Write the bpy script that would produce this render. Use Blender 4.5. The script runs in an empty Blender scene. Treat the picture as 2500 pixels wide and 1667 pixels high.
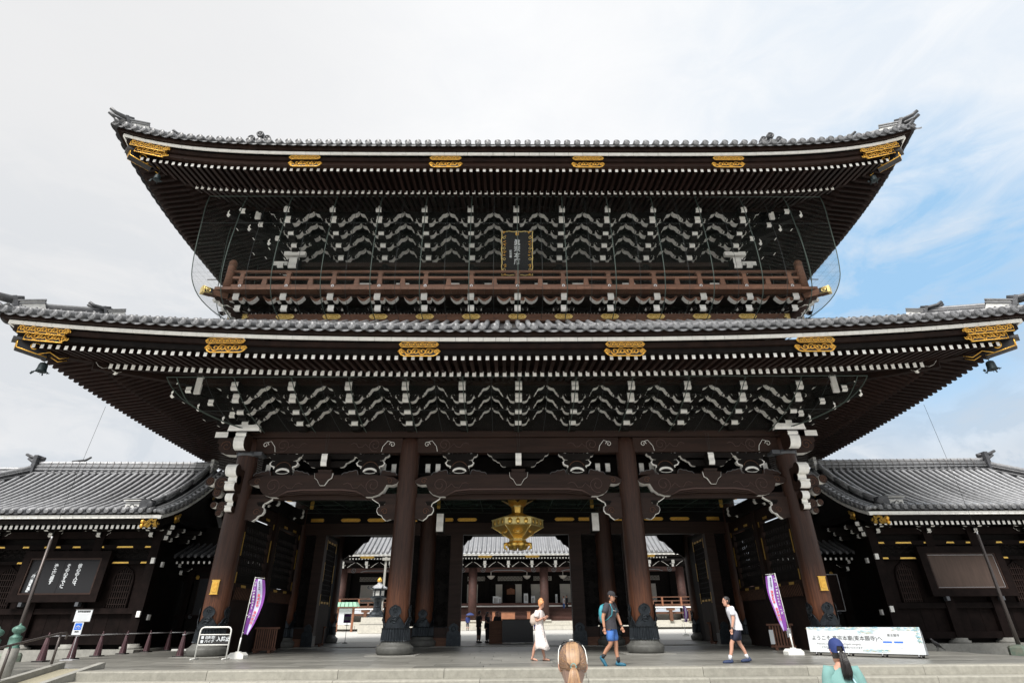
import bpy, math, random
from mathutils import Vector, Matrix, Euler
random.seed(7)
R = math.radians
PI = math.pi
scene = bpy.context.scene
COL = scene.collection
# ------------------------------------------------------------------ camera
cam = bpy.data.cameras.new('camera')
cam.sensor_width = 36.0
cam.lens = 1344.0 / 2500 * 36.0
cam.clip_start = 0.05
cam.clip_end = 3000
camo = bpy.data.objects.new('camera', cam)
COL.objects.link(camo)
camo.matrix_world = (Matrix.Translation((-0.5, -22.82, 1.0)) @ Matrix.Rotation(-R(0.694), 4, 'Z')
                     @ Matrix.Rotation(R(90 + 27.06), 4, 'X') @ Matrix.Rotation(-R(0.402), 4, 'Z'))
scene.camera = camo
# ------------------------------------------------------------------ world, sun, exposure
SUN_EL, SUN_AZ = 52.0, -25.0       # high, behind the camera and to its left
BLUE1, BLUE2 = (.58, .67, .46), (.60, .50, .62)   # where the cloud opens
world = bpy.data.worlds.new('World')
scene.world = world
world.use_nodes = True
wn, wl = world.node_tree.nodes, world.node_tree.links
wn.clear()
def N(nt, t, **k):
    n = nt.new(t)
    for a, v in k.items():
        setattr(n, a, v)
    return n
sky = N(wn, 'ShaderNodeTexSky', sky_type='NISHITA', sun_disc=False)
sky.sun_elevation = R(SUN_EL)
sky.sun_rotation = R(180 + SUN_AZ)
sky.air_density = 1.0
sky.dust_density = 1.5
bg1 = N(wn, 'ShaderNodeBackground')
bg1.inputs['Strength'].default_value = 0.15
wl.new(sky.outputs[0], bg1.inputs['Color'])
tc = N(wn, 'ShaderNodeTexCoord')
def wnoise(scale, detail, rough, sz=1.0, off=(0, 0, 0), dist=0.0):
    mp = N(wn, 'ShaderNodeMapping')
    mp.inputs['Scale'].default_value = (1, 1, sz)
    mp.inputs['Location'].default_value = off
    wl.new(tc.outputs['Generated'], mp.inputs['Vector'])
    n = N(wn, 'ShaderNodeTexNoise')
    n.inputs['Scale'].default_value = scale
    n.inputs['Detail'].default_value = detail
    n.inputs['Roughness'].default_value = rough
    n.inputs['Distortion'].default_value = dist
    wl.new(mp.outputs[0], n.inputs['Vector'])
    return n.outputs['Fac']
def wmath(op, a, b=None, c=None, clamp=False):
    n = N(wn, 'ShaderNodeMath', operation=op, use_clamp=clamp)
    for i, x in enumerate((a, b, c)):
        if x is None:
            continue
        if isinstance(x, (int, float)):
            n.inputs[i].default_value = x
        else:
            wl.new(x, n.inputs[i])
    return n.outputs[0]
def wdot(d, lo, hi):
    v = Vector(d).normalized()
    n = N(wn, 'ShaderNodeVectorMath', operation='DOT_PRODUCT')
    wl.new(tc.outputs['Generated'], n.inputs[0])
    n.inputs[1].default_value = v
    m = N(wn, 'ShaderNodeMapRange', interpolation_type='SMOOTHSTEP')
    m.inputs['From Min'].default_value = lo
    m.inputs['From Max'].default_value = hi
    wl.new(n.outputs['Value'], m.inputs['Value'])
    return m.outputs[0]
def mixc(f, a, b):
    n = N(wn, 'ShaderNodeMix', data_type='RGBA')
    wl.new(f, n.inputs[0])
    for s, x in ((6, a), (7, b)):
        if isinstance(x, tuple):
            n.inputs[s].default_value = x + (1,)
        else:
            wl.new(x, n.inputs[s])
    return n.outputs[2]
# cloud sheet: white, with soft grey undersides low down, and a rent of blue towards the right
n_big = wnoise(2.3, 6, .55, 1.6, (.3, .8, .1), .4)
n_fine = wnoise(6.5, 9, .62, 2.4, (1.7, .2, .9), .6)
sepn = N(wn, 'ShaderNodeSeparateXYZ')
wl.new(tc.outputs['Generated'], sepn.inputs[0])
low = N(wn, 'ShaderNodeMapRange', interpolation_type='SMOOTHSTEP')
low.inputs['From Min'].default_value = .55
low.inputs['From Max'].default_value = .28
wl.new(sepn.outputs['Z'], low.inputs['Value'])
greys = wmath('MULTIPLY', low.outputs[0], wmath('MULTIPLY_ADD', n_big, 4.5, -1.9, clamp=True))
white = mixc(n_fine, (.69, .705, .73), (.79, .79, .79))
blob = wmath('MAXIMUM', wdot((-.66, .70, .27), .91, .985), wdot((.69, .69, .17), .91, .985))
greys = wmath('MAXIMUM', greys, wmath('MULTIPLY', blob, wmath('MULTIPLY_ADD', n_fine, 4.5, -1.4, clamp=True)))
cloud = mixc(wmath('MULTIPLY', greys, .85), white, (.42, .49, .57))
# overhead towards the left the sheet is an even pale grey
left = wdot((-.75, .45, .60), .70, 1.0)
cloud = mixc(wmath('MULTIPLY', left, .75), cloud, (.62, .62, .625))
b1 = wdot(BLUE1, .958, .994)
b2 = wmath('MULTIPLY', wdot(BLUE2, .88, .985), .22)
blue = wmath('MAXIMUM', b1, b2)
wisps = wmath('MULTIPLY_ADD', n_fine, -2.6, 2.05, clamp=True)
blue = wmath('MULTIPLY', blue, wmath('MULTIPLY_ADD', wisps, .85, .12, clamp=True), clamp=True)
bg2 = N(wn, 'ShaderNodeBackground')
bg2.inputs['Strength'].default_value = 1.0
wl.new(cloud, bg2.inputs['Color'])
veil = N(wn, 'ShaderNodeBackground')
veil.inputs['Color'].default_value = (.30, .53, .76, 1)
veil.inputs['Strength'].default_value = 1.0
skymix = N(wn, 'ShaderNodeMixShader')
skymix.inputs[0].default_value = .75
wl.new(bg1.outputs[0], skymix.inputs[1])
wl.new(veil.outputs[0], skymix.inputs[2])
mx = N(wn, 'ShaderNodeMixShader')
wl.new(blue, mx.inputs[0])
wl.new(bg2.outputs[0], mx.inputs[1])
wl.new(skymix.outputs[0], mx.inputs[2])
wo = N(wn, 'ShaderNodeOutputWorld')
wl.new(mx.outputs[0], wo.inputs[0])

sl = bpy.data.lights.new('sun', 'SUN')
sl.energy = 4.3
sl.angle = R(20)
sl.color = (1.0, .965, .92)
so = bpy.data.objects.new('sun', sl)
COL.objects.link(so)
so.rotation_euler = (R(90 - SUN_EL), 0, R(SUN_AZ))
scene.view_settings.view_transform = 'Standard'
scene.view_settings.look = 'None'
scene.view_settings.exposure = 0.38
scene.view_settings.gamma = 1.0
scene.view_settings.use_curve_mapping = False
scene.cycles.max_bounces = 6
scene.cycles.transparent_max_bounces = 12

# ------------------------------------------------------------------ materials
MATS = {}
def mat(name, col, rough=.7, metal=0.0, var=.0, vscale=4.0, bump=.0, bscale=30.0, stretch=(1, 1, 1),
        col2=None, objrand=.0, spec=.5, streak=None, world_coords=False):
    """Principled material; var = brightness variation by noise, objrand = variation between objects."""
    m = bpy.data.materials.new(name)
    m.use_nodes = True
    nt = m.node_tree
    n, l = nt.nodes, nt.links
    b = n['Principled BSDF']
    b.inputs['Roughness'].default_value = rough
    b.inputs['Metallic'].default_value = metal
    b.inputs['Specular IOR Level'].default_value = spec
    b.inputs['Base Color'].default_value = tuple(col) + (1,)
    MATS[name] = m
    m.diffuse_color = tuple(col) + (1,)
    if not (var or bump or col2 or objrand):
        return m
    tcn = N(n, 'ShaderNodeTexCoord')
    src = tcn.outputs['Object']
    if world_coords:
        g = N(n, 'ShaderNodeNewGeometry')
        src = g.outputs['Position']
    mp = N(n, 'ShaderNodeMapping')
    mp.inputs['Scale'].default_value = stretch
    l.new(src, mp.inputs['Vector'])
    nz = N(n, 'ShaderNodeTexNoise')
    nz.inputs['Scale'].default_value = vscale
    nz.inputs['Detail'].default_value = 8
    nz.inputs['Roughness'].default_value = .62
    l.new(mp.outputs[0], nz.inputs['Vector'])
    c2 = col2 or tuple(min(1, c * (1 - var)) for c in col)
    c1 = col if col2 else tuple(min(1, c * (1 + var)) for c in col)
    mr = N(n, 'ShaderNodeMapRange')
    mr.inputs['From Min'].default_value = .32
    mr.inputs['From Max'].default_value = .68
    l.new(nz.outputs['Fac'], mr.inputs['Value'])
    mxn = N(n, 'ShaderNodeMix', data_type='RGBA')
    l.new(mr.outputs[0], mxn.inputs[0])
    mxn.inputs[6].default_value = tuple(c2) + (1,)
    mxn.inputs[7].default_value = tuple(c1) + (1,)
    out = mxn.outputs[2]
    if objrand:
        oi = N(n, 'ShaderNodeObjectInfo')
        hm = N(n, 'ShaderNodeMath', operation='MULTIPLY_ADD')
        hm.inputs[1].default_value = objrand * 2
        hm.inputs[2].default_value = 1 - objrand
        l.new(oi.outputs['Random'], hm.inputs[0])
        hs = N(n, 'ShaderNodeHueSaturation')
        l.new(hm.outputs[0], hs.inputs['Value'])
        l.new(out, hs.inputs['Color'])
        out = hs.outputs[0]
    l.new(out, b.inputs['Base Color'])
    if bump:
        n2 = N(n, 'ShaderNodeTexNoise')
        n2.inputs['Scale'].default_value = bscale
        n2.inputs['Detail'].default_value = 6
        l.new(mp.outputs[0], n2.inputs['Vector'])
        bp = N(n, 'ShaderNodeBump')
        bp.inputs['Strength'].default_value = bump
        bp.inputs['Distance'].default_value = .02
        l.new(n2.outputs['Fac'], bp.inputs['Height'])
        l.new(bp.outputs[0], b.inputs['Normal'])
    return m
mat('wood_dark', (.015, .0074, .0052), .65, spec=.15, var=.45, vscale=3, stretch=(1, 1, 1), bump=.25, bscale=20, objrand=.15)
mat('wood_black', (.009, .0072, .0066), .7, spec=.12, var=.35, vscale=3, objrand=.2)
mat('wood_beam', (.026, .0128, .0088), .55, spec=.25, var=.35, vscale=2.2, stretch=(.25, 3, 3), bump=.3, bscale=12, objrand=.08)
mat('wood_rafter', (.018, .0098, .0080), .6, spec=.15, var=.4, vscale=2, stretch=(3, .6, 3), objrand=.3)
mat('relief', (.075, .042, .035), .6)
mat('lantern_gold', (1.0, .58, .15), .30, .85, var=.25, vscale=22, bump=.35, bscale=70)
mat('lantern_pale', (1.0, .74, .32), .4, .5, var=.2, vscale=30, bump=.3, bscale=90)
mat('wood_rail', (.125, .060, .036), .65, spec=.3, var=.3, vscale=3, stretch=(.5, 4, 4), bump=.2, bscale=20, objrand=.12)
mat('wood_orange', (.27, .11, .055), .6, var=.25, vscale=4)
mat('wood_hall', (.060, .025, .019), .7, var=.3, vscale=3, objrand=.1)
mat('step_wood', (.12, .055, .042), .6, var=.25, vscale=2, stretch=(.2, 3, 3), objrand=.15)
mat('white_paint', (.88, .87, .83), .7, var=.09, vscale=5, objrand=.04)
mat('plaster', (.55, .53, .48), .85, var=.05, vscale=2)
mat('tile', (.28, .285, .295), .30, var=.28, vscale=7, bump=.15, bscale=40, objrand=.22)
mat('tile_dark', (.035, .036, .040), .45, var=.35, vscale=5, objrand=.25)
mat('tile_cap', (.14, .143, .15), .6, var=.2, vscale=9, bump=.25, bscale=60, objrand=.12)
mat('tile_hall', (.20, .205, .215), .35, var=.15, vscale=1.2, objrand=.15)
mat('onigawara', (.055, .057, .063), .45, var=.4, vscale=6, bump=.5, bscale=25)
mat('shikkui', (.62, .62, .60), .8, var=.2, vscale=10)
mat('gold', (.95, .50, .10), .36, .85, var=.22, vscale=14, bump=.3, bscale=60)
mat('gold_leaf', (.80, .52, .12), .5, .6, var=.2, vscale=20)
mat('gold_pale', (.98, .72, .30), .4, .8, var=.15, vscale=20, bump=.3, bscale=80)
mat('gold_dull', (.50, .31, .06), .5, .6, var=.3, vscale=16, bump=.4, bscale=50)
mat('lacquer', (.010, .010, .012), .35)
mat('bronze_dark', (.030, .036, .042), .38, .7, var=.3, vscale=8, bump=.4, bscale=40)
mat('verdigris', (.12, .25, .20), .5, .2, col2=(.035, .075, .062), vscale=5)
mat('bronze_bell', (.018, .030, .034), .55, .4, var=.3, vscale=10)
mat('stone', (.27, .265, .24), .75, var=.18, vscale=6, bump=.25, bscale=60, objrand=.06)
mat('stone_dark', (.115, .115, .105), .6, var=.25, vscale=5, bump=.15, bscale=50, objrand=.08)
mat('stone_light', (.50, .48, .42), .8, var=.12, vscale=5, bump=.2, bscale=60, objrand=.06)
mat('steel_dark', (.10, .085, .08), .45, .5)
mat('steel_light', (.62, .62, .64), .4, .4)
mat('iron_band', (.10, .105, .115), .5, .5, var=.2)
mat('plastic_white', (.80, .80, .76), .45)
mat('cone_brown', (.085, .038, .045), .5, var=.15, vscale=3)
mat('rubber', (.02, .018, .018), .8)
mat('rope_green', (.045, .065, .055), .8)
mat('rope_dark', (.03, .035, .035), .8)
mat('print_white', (.62, .65, .67), .5)
mat('print_black', (.02, .02, .02), .6)
mat('sign_black', (.013, .013, .015), .55, spec=.25)
mat('wood_wing', (.0075, .0045, .004), .7, var=.4, vscale=3, bump=.2, bscale=20, objrand=.25, spec=.08)
mat('tile_mid', (.10, .102, .108), .4, var=.3, vscale=7, objrand=.25)
mat('tile_gate', (.17, .173, .18), .42, var=.3, vscale=7, bump=.2, bscale=40, objrand=.25)
mat('anchor', (.24, .24, .19), .7, col2=(.09, .16, .125), vscale=4)
mat('print_blue', (.02, .14, .62), .5)
mat('print_cyan', (.30, .66, .78), .5)
mat('print_yellow', (.75, .66, .35), .5)
mat('print_red', (.70, .06, .08), .5)
mat('banner_purple', (.25, .07, .37), .8, var=.08)
mat('banner_lilac', (.66, .66, .86), .8)
mat('glass_lamp', (.75, .73, .68), .4)
mat('bird_black', (.012, .012, .014), .45)
mat('skin', (.50, .27, .19), .55, var=.05, vscale=6)
mat('skin_tan', (.42, .21, .13), .55, var=.05, vscale=6)
mat('hair_red', (.62, .27, .11), .5, var=.3, vscale=12, stretch=(6, 6, 1))
mat('hair_blonde', (.42, .24, .11), .5, col2=(.16, .075, .04), vscale=9, stretch=(7, 7, 1), bump=.6, bscale=12)
mat('hair_black', (.018, .015, .015), .4, var=.4, vscale=12, stretch=(8, 8, 1), bump=.5, bscale=10)
mat('cloth_black', (.022, .022, .026), .85, var=.15, vscale=8)
mat('cloth_navy', (.02, .022, .045), .85)
mat('cloth_char', (.035, .034, .042), .85, var=.2, vscale=6, bump=.3, bscale=12)
mat('cloth_white', (.66, .66, .70), .8, var=.05, vscale=5, bump=.3, bscale=8)
mat('denim', (.045, .14, .42), .8, var=.25, vscale=9, bump=.3, bscale=20)
mat('cloth_teal', (.15, .29, .275), .85, var=.08, vscale=4, bump=.4, bscale=6)
mat('cloth_sky', (.38, .62, .70), .8)
mat('cap_blue', (.015, .032, .14), .8, var=.1)
mat('shoe_teal', (.012, .10, .16), .6, var=.3, vscale=25)
mat('shoe_navy', (.02, .035, .09), .7)
mat('bag_teal', (.04, .26, .32), .7, var=.2, vscale=14)
mat('sheen_dark', (.008, .008, .010), .22, spec=.3)
mat('umbrella', (.03, .05, .16), .6)

mat('wood_slat', (.13, .062, .04), .7, var=.3, vscale=4, objrand=.15, spec=.3)
mat('roof_green', (.36, .62, .46), .6, var=.1)
mat('lip', (.42, .14, .11), .5)
mat('eye', (.05, .04, .04), .3)
mat('phone', (.02, .02, .025), .25)
mat('leather', (.03, .02, .02), .5)
mat('bag_beige', (.50, .42, .36), .8)
mat('hair_under', (.21, .135, .10), .5, var=.25, vscale=8, stretch=(6, 6, 1))
mat('hair_light', (.38, .235, .125), .45, var=.2, vscale=20)
mat('hair_mid', (.25, .155, .10), .5, var=.2, vscale=20)
# dress: off-white with small dark spots
m = mat('dress', (.78, .70, .66), .8)
n, l = m.node_tree.nodes, m.node_tree.links
v = N(n, 'ShaderNodeTexVoronoi')
v.inputs['Scale'].default_value = 26
tcn = N(n, 'ShaderNodeTexCoord')
l.new(tcn.outputs['Object'], v.inputs['Vector'])
cr = N(n, 'ShaderNodeValToRGB')
cr.color_ramp.elements[0].position = .20
cr.color_ramp.elements[0].color = (.07, .04, .05, 1)
cr.color_ramp.elements[1].position = .26
cr.color_ramp.elements[1].color = (.78, .71, .68, 1)
l.new(v.outputs['Distance'], cr.inputs[0])
l.new(cr.outputs[0], n['Principled BSDF'].inputs['Base Color'])

# column wood: long vertical grain, redder low down, with the light on the foot painted in paler
m = mat('wood_column', (.06, .025, .019), .5, spec=.3)
n, l = m.node_tree.nodes, m.node_tree.links
tcn = N(n, 'ShaderNodeTexCoord')
mp = N(n, 'ShaderNodeMapping')
mp.inputs['Scale'].default_value = (8, 8, .45)
l.new(tcn.outputs['Object'], mp.inputs['Vector'])
oi = N(n, 'ShaderNodeObjectInfo')
l.new(oi.outputs['Random'], mp.inputs['Location'])
nz = N(n, 'ShaderNodeTexNoise')
nz.inputs['Scale'].default_value = 2.2
nz.inputs['Detail'].default_value = 10
nz.inputs['Roughness'].default_value = .68
nz.inputs['Distortion'].default_value = .6
l.new(mp.outputs[0], nz.inputs['Vector'])
cr = N(n, 'ShaderNodeValToRGB')
e = cr.color_ramp.elements
e[0].position = .30; e[0].color = (.017, .0080, .0058, 1)
e[1].position = .72; e[1].color = (.064, .029, .019, 1)
l.new(nz.outputs['Fac'], cr.inputs[0])
cr2 = N(n, 'ShaderNodeValToRGB')
e = cr2.color_ramp.elements
e[0].position = .30; e[0].color = (.045, .017, .011, 1)
e[1].position = .70; e[1].color = (.25, .095, .045, 1)
l.new(nz.outputs['Fac'], cr2.inputs[0])
sp = N(n, 'ShaderNodeSeparateXYZ')
l.new(tcn.outputs['Object'], sp.inputs[0])
mr = N(n, 'ShaderNodeMapRange', interpolation_type='SMOOTHSTEP')
mr.inputs['From Min'].default_value = 3.3
mr.inputs['From Max'].default_value = 1.2
l.new(sp.outputs['Z'], mr.inputs['Value'])
mm = N(n, 'ShaderNodeMath', operation='MULTIPLY')
l.new(mr.outputs[0], mm.inputs[0])
mm.inputs[1].default_value = .75
mxn = N(n, 'ShaderNodeMix', data_type='RGBA')
l.new(mm.outputs[0], mxn.inputs[0])
l.new(cr.outputs[0], mxn.inputs[6])
l.new(cr2.outputs[0], mxn.inputs[7])
l.new(mxn.outputs[2], n['Principled BSDF'].inputs['Base Color'])
bp = N(n, 'ShaderNodeBump')
bp.inputs['Strength'].default_value = .25
bp.inputs['Distance'].default_value = .01
l.new(nz.outputs['Fac'], bp.inputs['Height'])
l.new(bp.outputs[0], n['Principled BSDF'].inputs['Normal'])

# fine bird net: mostly holes
def netmat(name, col, cover):
    m = bpy.data.materials.new(name)
    m.use_nodes = True
    n, l = m.node_tree.nodes, m.node_tree.links
    n.clear()
    d = N(n, 'ShaderNodeBsdfDiffuse')
    d.inputs['Color'].default_value = tuple(col) + (1,)
    t = N(n, 'ShaderNodeBsdfTransparent')
    mx = N(n, 'ShaderNodeMixShader')
    tcn = N(n, 'ShaderNodeTexCoord')
    v = N(n, 'ShaderNodeTexVoronoi', feature='DISTANCE_TO_EDGE')
    v.inputs['Scale'].default_value = 30
    v.inputs['Randomness'].default_value = .25
    l.new(tcn.outputs['Object'], v.inputs['Vector'])
    mr = N(n, 'ShaderNodeMapRange')
    mr.inputs['From Min'].default_value = .0
    mr.inputs['From Max'].default_value = .16
    mr.inputs['To Min'].default_value = min(1, cover * 2.0)
    mr.inputs['To Max'].default_value = cover * .35
    l.new(v.outputs['Distance'], mr.inputs['Value'])
    l.new(mr.outputs[0], mx.inputs[0])
    l.new(t.outputs[0], mx.inputs[1])
    l.new(d.outputs[0], mx.inputs[2])
    o = N(n, 'ShaderNodeOutputMaterial')
    l.new(mx.outputs[0], o.inputs[0])
    MATS[name] = m
netmat('net', (.028, .034, .031), .12)
netmat('net_ceiling', (.045, .075, .06), .35)

# gravel yard
m = mat('gravel', (.50, .49, .46), .95, var=.14, vscale=30, bump=.8, bscale=90, world_coords=True)
# paving of the platform: long granite slabs, slight sheen, streaky reflections painted into the tone
# wood grain sheet for the big blank board
mat('board_brown', (.065, .041, .031), .75, var=.18, vscale=3, stretch=(4, 4, .4))
mat('pave', (.20, .196, .176), .36, var=.42, vscale=1.6, stretch=(.45, 1.5, 1), bump=.06, bscale=60, objrand=.22)
mat('pave_rough', (.30, .275, .20), .85, var=.12, vscale=30, bump=.3, bscale=120)
mat('step_stone', (.29, .28, .24), .85, var=.16, vscale=9, bump=.5, bscale=110, objrand=.08)

# ------------------------------------------------------------------ mesh helpers
class MB:
    def __init__(s):
        s.v, s.f, s.m, s.mats = [], [], [], []
        s.smooth = []
    def mi(s, name):
        if name not in s.mats:
            s.mats.append(name)
        return s.mats.index(name)
    def add(s, vs, fs, m, smooth=False, M=None):
        o = len(s.v)
        if M is not None:
            vs = [M @ Vector(v) for v in vs]
        s.v.extend([tuple(v) for v in vs])
        if isinstance(m, str):
            k = s.mi(m)
            ms = [k] * len(fs)
        else:
            ms = [s.mi(x) for x in m]
        s.f.extend([tuple(i + o for i in f) for f in fs])
        s.m.extend(ms)
        s.smooth.extend([smooth] * len(fs))
    def box(s, c, d, m, M=None, front=None, back=None, bottom=None, top=None, side=None, sidem=None, taper=None):
        x, y, z = c
        a, b, h = d[0] / 2, d[1] / 2, d[2] / 2
        t = taper or (1, 1)
        vs = [(x - a, y - b, z - h), (x + a, y - b, z - h), (x + a, y + b, z - h), (x - a, y + b, z - h),
              (x - a * t[0], y - b * t[1], z + h), (x + a * t[0], y - b * t[1], z + h), (x + a * t[0], y + b * t[1], z + h), (x - a * t[0], y + b * t[1], z + h)]
        fs = [(3, 2, 1, 0), (4, 5, 6, 7), (0, 1, 5, 4), (2, 3, 7, 6), (1, 2, 6, 5), (3, 0, 4, 7)]
        ms = [bottom or m, top or m, front or m, back or m, side or m, sidem or side or m]
        s.add(vs, fs, ms, M=M)
    def prism(s, prof, y0, y1, m, edge=None, edges=None, M=None, axis='Y', back=None):
        """2-D outline in XZ (counter-clockwise seen from -Y) extruded from y0 to y1. edges: per-edge material."""
        n = len(prof)
        if axis == 'Y':
            vs = [(p[0], y0, p[1]) for p in prof] + [(p[0], y1, p[1]) for p in prof]
        elif axis == 'X':
            vs = [(y0, p[0], p[1]) for p in prof] + [(y1, p[0], p[1]) for p in prof]
        else:
            vs = [(p[0], p[1], y0) for p in prof] + [(p[0], p[1], y1) for p in prof]
        fs = [tuple(range(n)), tuple(range(2 * n - 1, n - 1, -1))]
        ms = [m, back or m]
        for i in range(n):
            j = (i + 1) % n
            fs.append((j, i, i + n, j + n))
            ms.append(edges[i] if edges else (edge or m))
        s.add(vs, fs, ms, M=M)
    def lathe(s, prof, n, m, M=None, smooth=True, caps=True, a0=0, a1=2 * PI, sx=1, sy=1):
        full = abs(a1 - a0 - 2 * PI) < 1e-6
        k = n if full else n + 1
        vs, fs, ms = [], [], []
        for r, z in prof:
            for i in range(k):
                a = a0 + (a1 - a0) * i / n
                vs.append((r * math.cos(a) * sx, r * math.sin(a) * sy, z))
        for j in range(len(prof) - 1):
            for i in range(n):
                i2 = (i + 1) % k
                fs.append((j * k + i, j * k + i2, (j + 1) * k + i2, (j + 1) * k + i))
                ms.append(m if isinstance(m, str) else m[j])
        if caps and full:
            if prof[0][0] > 1e-4:
                fs.append(tuple(range(k - 1, -1, -1))); ms.append(m if isinstance(m, str) else m[0])
            if prof[-1][0] > 1e-4:
                fs.append(tuple((len(prof) - 1) * k + i for i in range(k))); ms.append(m if isinstance(m, str) else m[-1])
        s.add(vs, fs, ms, smooth=smooth, M=M)
    def tube(s, pts, r, m, n=6, M=None, caps=True, smooth=True, flat=1.0):
        pts = [Vector(p) for p in pts]
        rs = r if isinstance(r, (list, tuple)) else [r] * len(pts)
        vs, fs = [], []
        up = None
        for i, p in enumerate(pts):
            t = (pts[min(i + 1, len(pts) - 1)] - pts[max(i - 1, 0)])
            if t.length < 1e-9:
                t = Vector((0, 0, 1))
            t.normalize()
            if up is None:
                a = Vector((0, 0, 1)) if abs(t.z) < .9 else Vector((0, 1, 0))
                u = t.cross(a).normalized()
            else:
                u = up - t * up.dot(t)
                u = u.normalized() if u.length > 1e-6 else t.orthogonal().normalized()
            up = u
            w = t.cross(u)
            for k in range(n):
                a = 2 * PI * k / n
                vs.append(p + (u * math.cos(a) + w * math.sin(a) * flat) * rs[i])
        for i in range(len(pts) - 1):
            for k in range(n):
                k2 = (k + 1) % n
                fs.append((i * n + k, i * n + k2, (i + 1) * n + k2, (i + 1) * n + k))
        if caps:
            fs.append(tuple(range(n - 1, -1, -1)))
            fs.append(tuple((len(pts) - 1) * n + k for k in range(n)))
        s.add(vs, fs, m, smooth=smooth, M=M)
    def grid(s, P, m, smooth=True, M=None, closed=False):
        nu, nv = len(P), len(P[0])
        vs = [p for row in P for p in row]
        fs = []
        for i in range(nu - 1):
            for j in range(nv if closed else nv - 1):
                j2 = (j + 1) % nv
                fs.append((i * nv + j, i * nv + j2, (i + 1) * nv + j2, (i + 1) * nv + j))
        s.add(vs, fs, m, smooth=smooth, M=M)
    def mesh(s, name):
        me = bpy.data.meshes.new(name)
        me.from_pydata(s.v, [], s.f)
        for x in s.mats:
            me.materials.append(MATS[x])
        me.polygons.foreach_set('material_index', s.m)
        me.polygons.foreach_set('use_smooth', s.smooth)
        me.update()
        return me
    def build(s, name, parent=None, M=None, **tags):
        return put(name, s.mesh(name), parent, M, **tags)
WORLD = {}
def put(name, me, parent=None, M=None, label=None, cat=None, group=None, kind=None):
    """Link one object at world matrix M, parented (if asked) without moving it."""
    o = bpy.data.objects.new(name, me)
    COL.objects.link(o)
    M = M or Matrix.Identity(4)
    if parent is not None:
        o.parent = parent
        o.matrix_parent_inverse = WORLD[parent.name].inverted()
    o.matrix_basis = M
    WORLD[o.name] = M.copy()
    if label: o['label'] = label
    if cat: o['category'] = cat
    if group: o['group'] = group
    if kind: o['kind'] = kind
    return o
def thing(name, loc, label, cat, group=None, rz=0.0):
    return put(name, None, None, Matrix.Translation(loc) @ Matrix.Rotation(rz, 4, 'Z'), label, cat, group)
def T(x, y, z): return Matrix.Translation((x, y, z))
def RX(a): return Matrix.Rotation(a, 4, 'X')
def RY(a): return Matrix.Rotation(a, 4, 'Y')
def RZ(a): return Matrix.Rotation(a, 4, 'Z')
def S(x, y, z): return Matrix.Diagonal((x, y, z, 1))
MX = S(-1, 1, 1)
def text(s, size, m, name, parent, M, extrude=.004, align='CENTER', line=1.0, bold=0.0, **tags):
    cu = bpy.data.curves.new(name, 'FONT')
    cu.body = s
    cu.size = size
    cu.align_x = align
    cu.align_y = 'TOP'
    cu.space_line = line
    cu.extrude = extrude
    cu.offset = bold
    cu.resolution_u = 3
    to = bpy.data.objects.new('t', cu)
    COL.objects.link(to)
    dg = bpy.context.evaluated_depsgraph_get()
    me = bpy.data.meshes.new_from_object(to.evaluated_get(dg))
    bpy.data.objects.remove(to)
    me.materials.clear()
    me.materials.append(MATS[m])
    return put(name, me, parent, M, **tags)
def vert(s): return '\n'.join(s)
# ------------------------------------------------------------------ the two-storey gate
gate = thing('temple_gate', (0, 7.35, 0),
             'huge two-storey dark timber temple gate with sweeping grey tiled roofs and white bracket ends', 'gate')
YC = 7.35
COLX = (-11.3, -4.55, 4.55, 11.3)

def arc(cx, cz, r, a0, a1, n=8, sx=1.0):
    return [(cx + r * sx * math.cos(a0 + (a1 - a0) * i / n), cz + r * math.sin(a0 + (a1 - a0) * i / n)) for i in range(n + 1)]
def spiral(cx, cz, r0, r1, a0, turns, n=20):
    return [(cx + (r0 + (r1 - r0) * i / n) * math.cos(a0 + turns * 2 * PI * i / n),
             cz + (r0 + (r1 - r0) * i / n) * math.sin(a0 + turns * 2 * PI * i / n)) for i in range(n + 1)]

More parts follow.
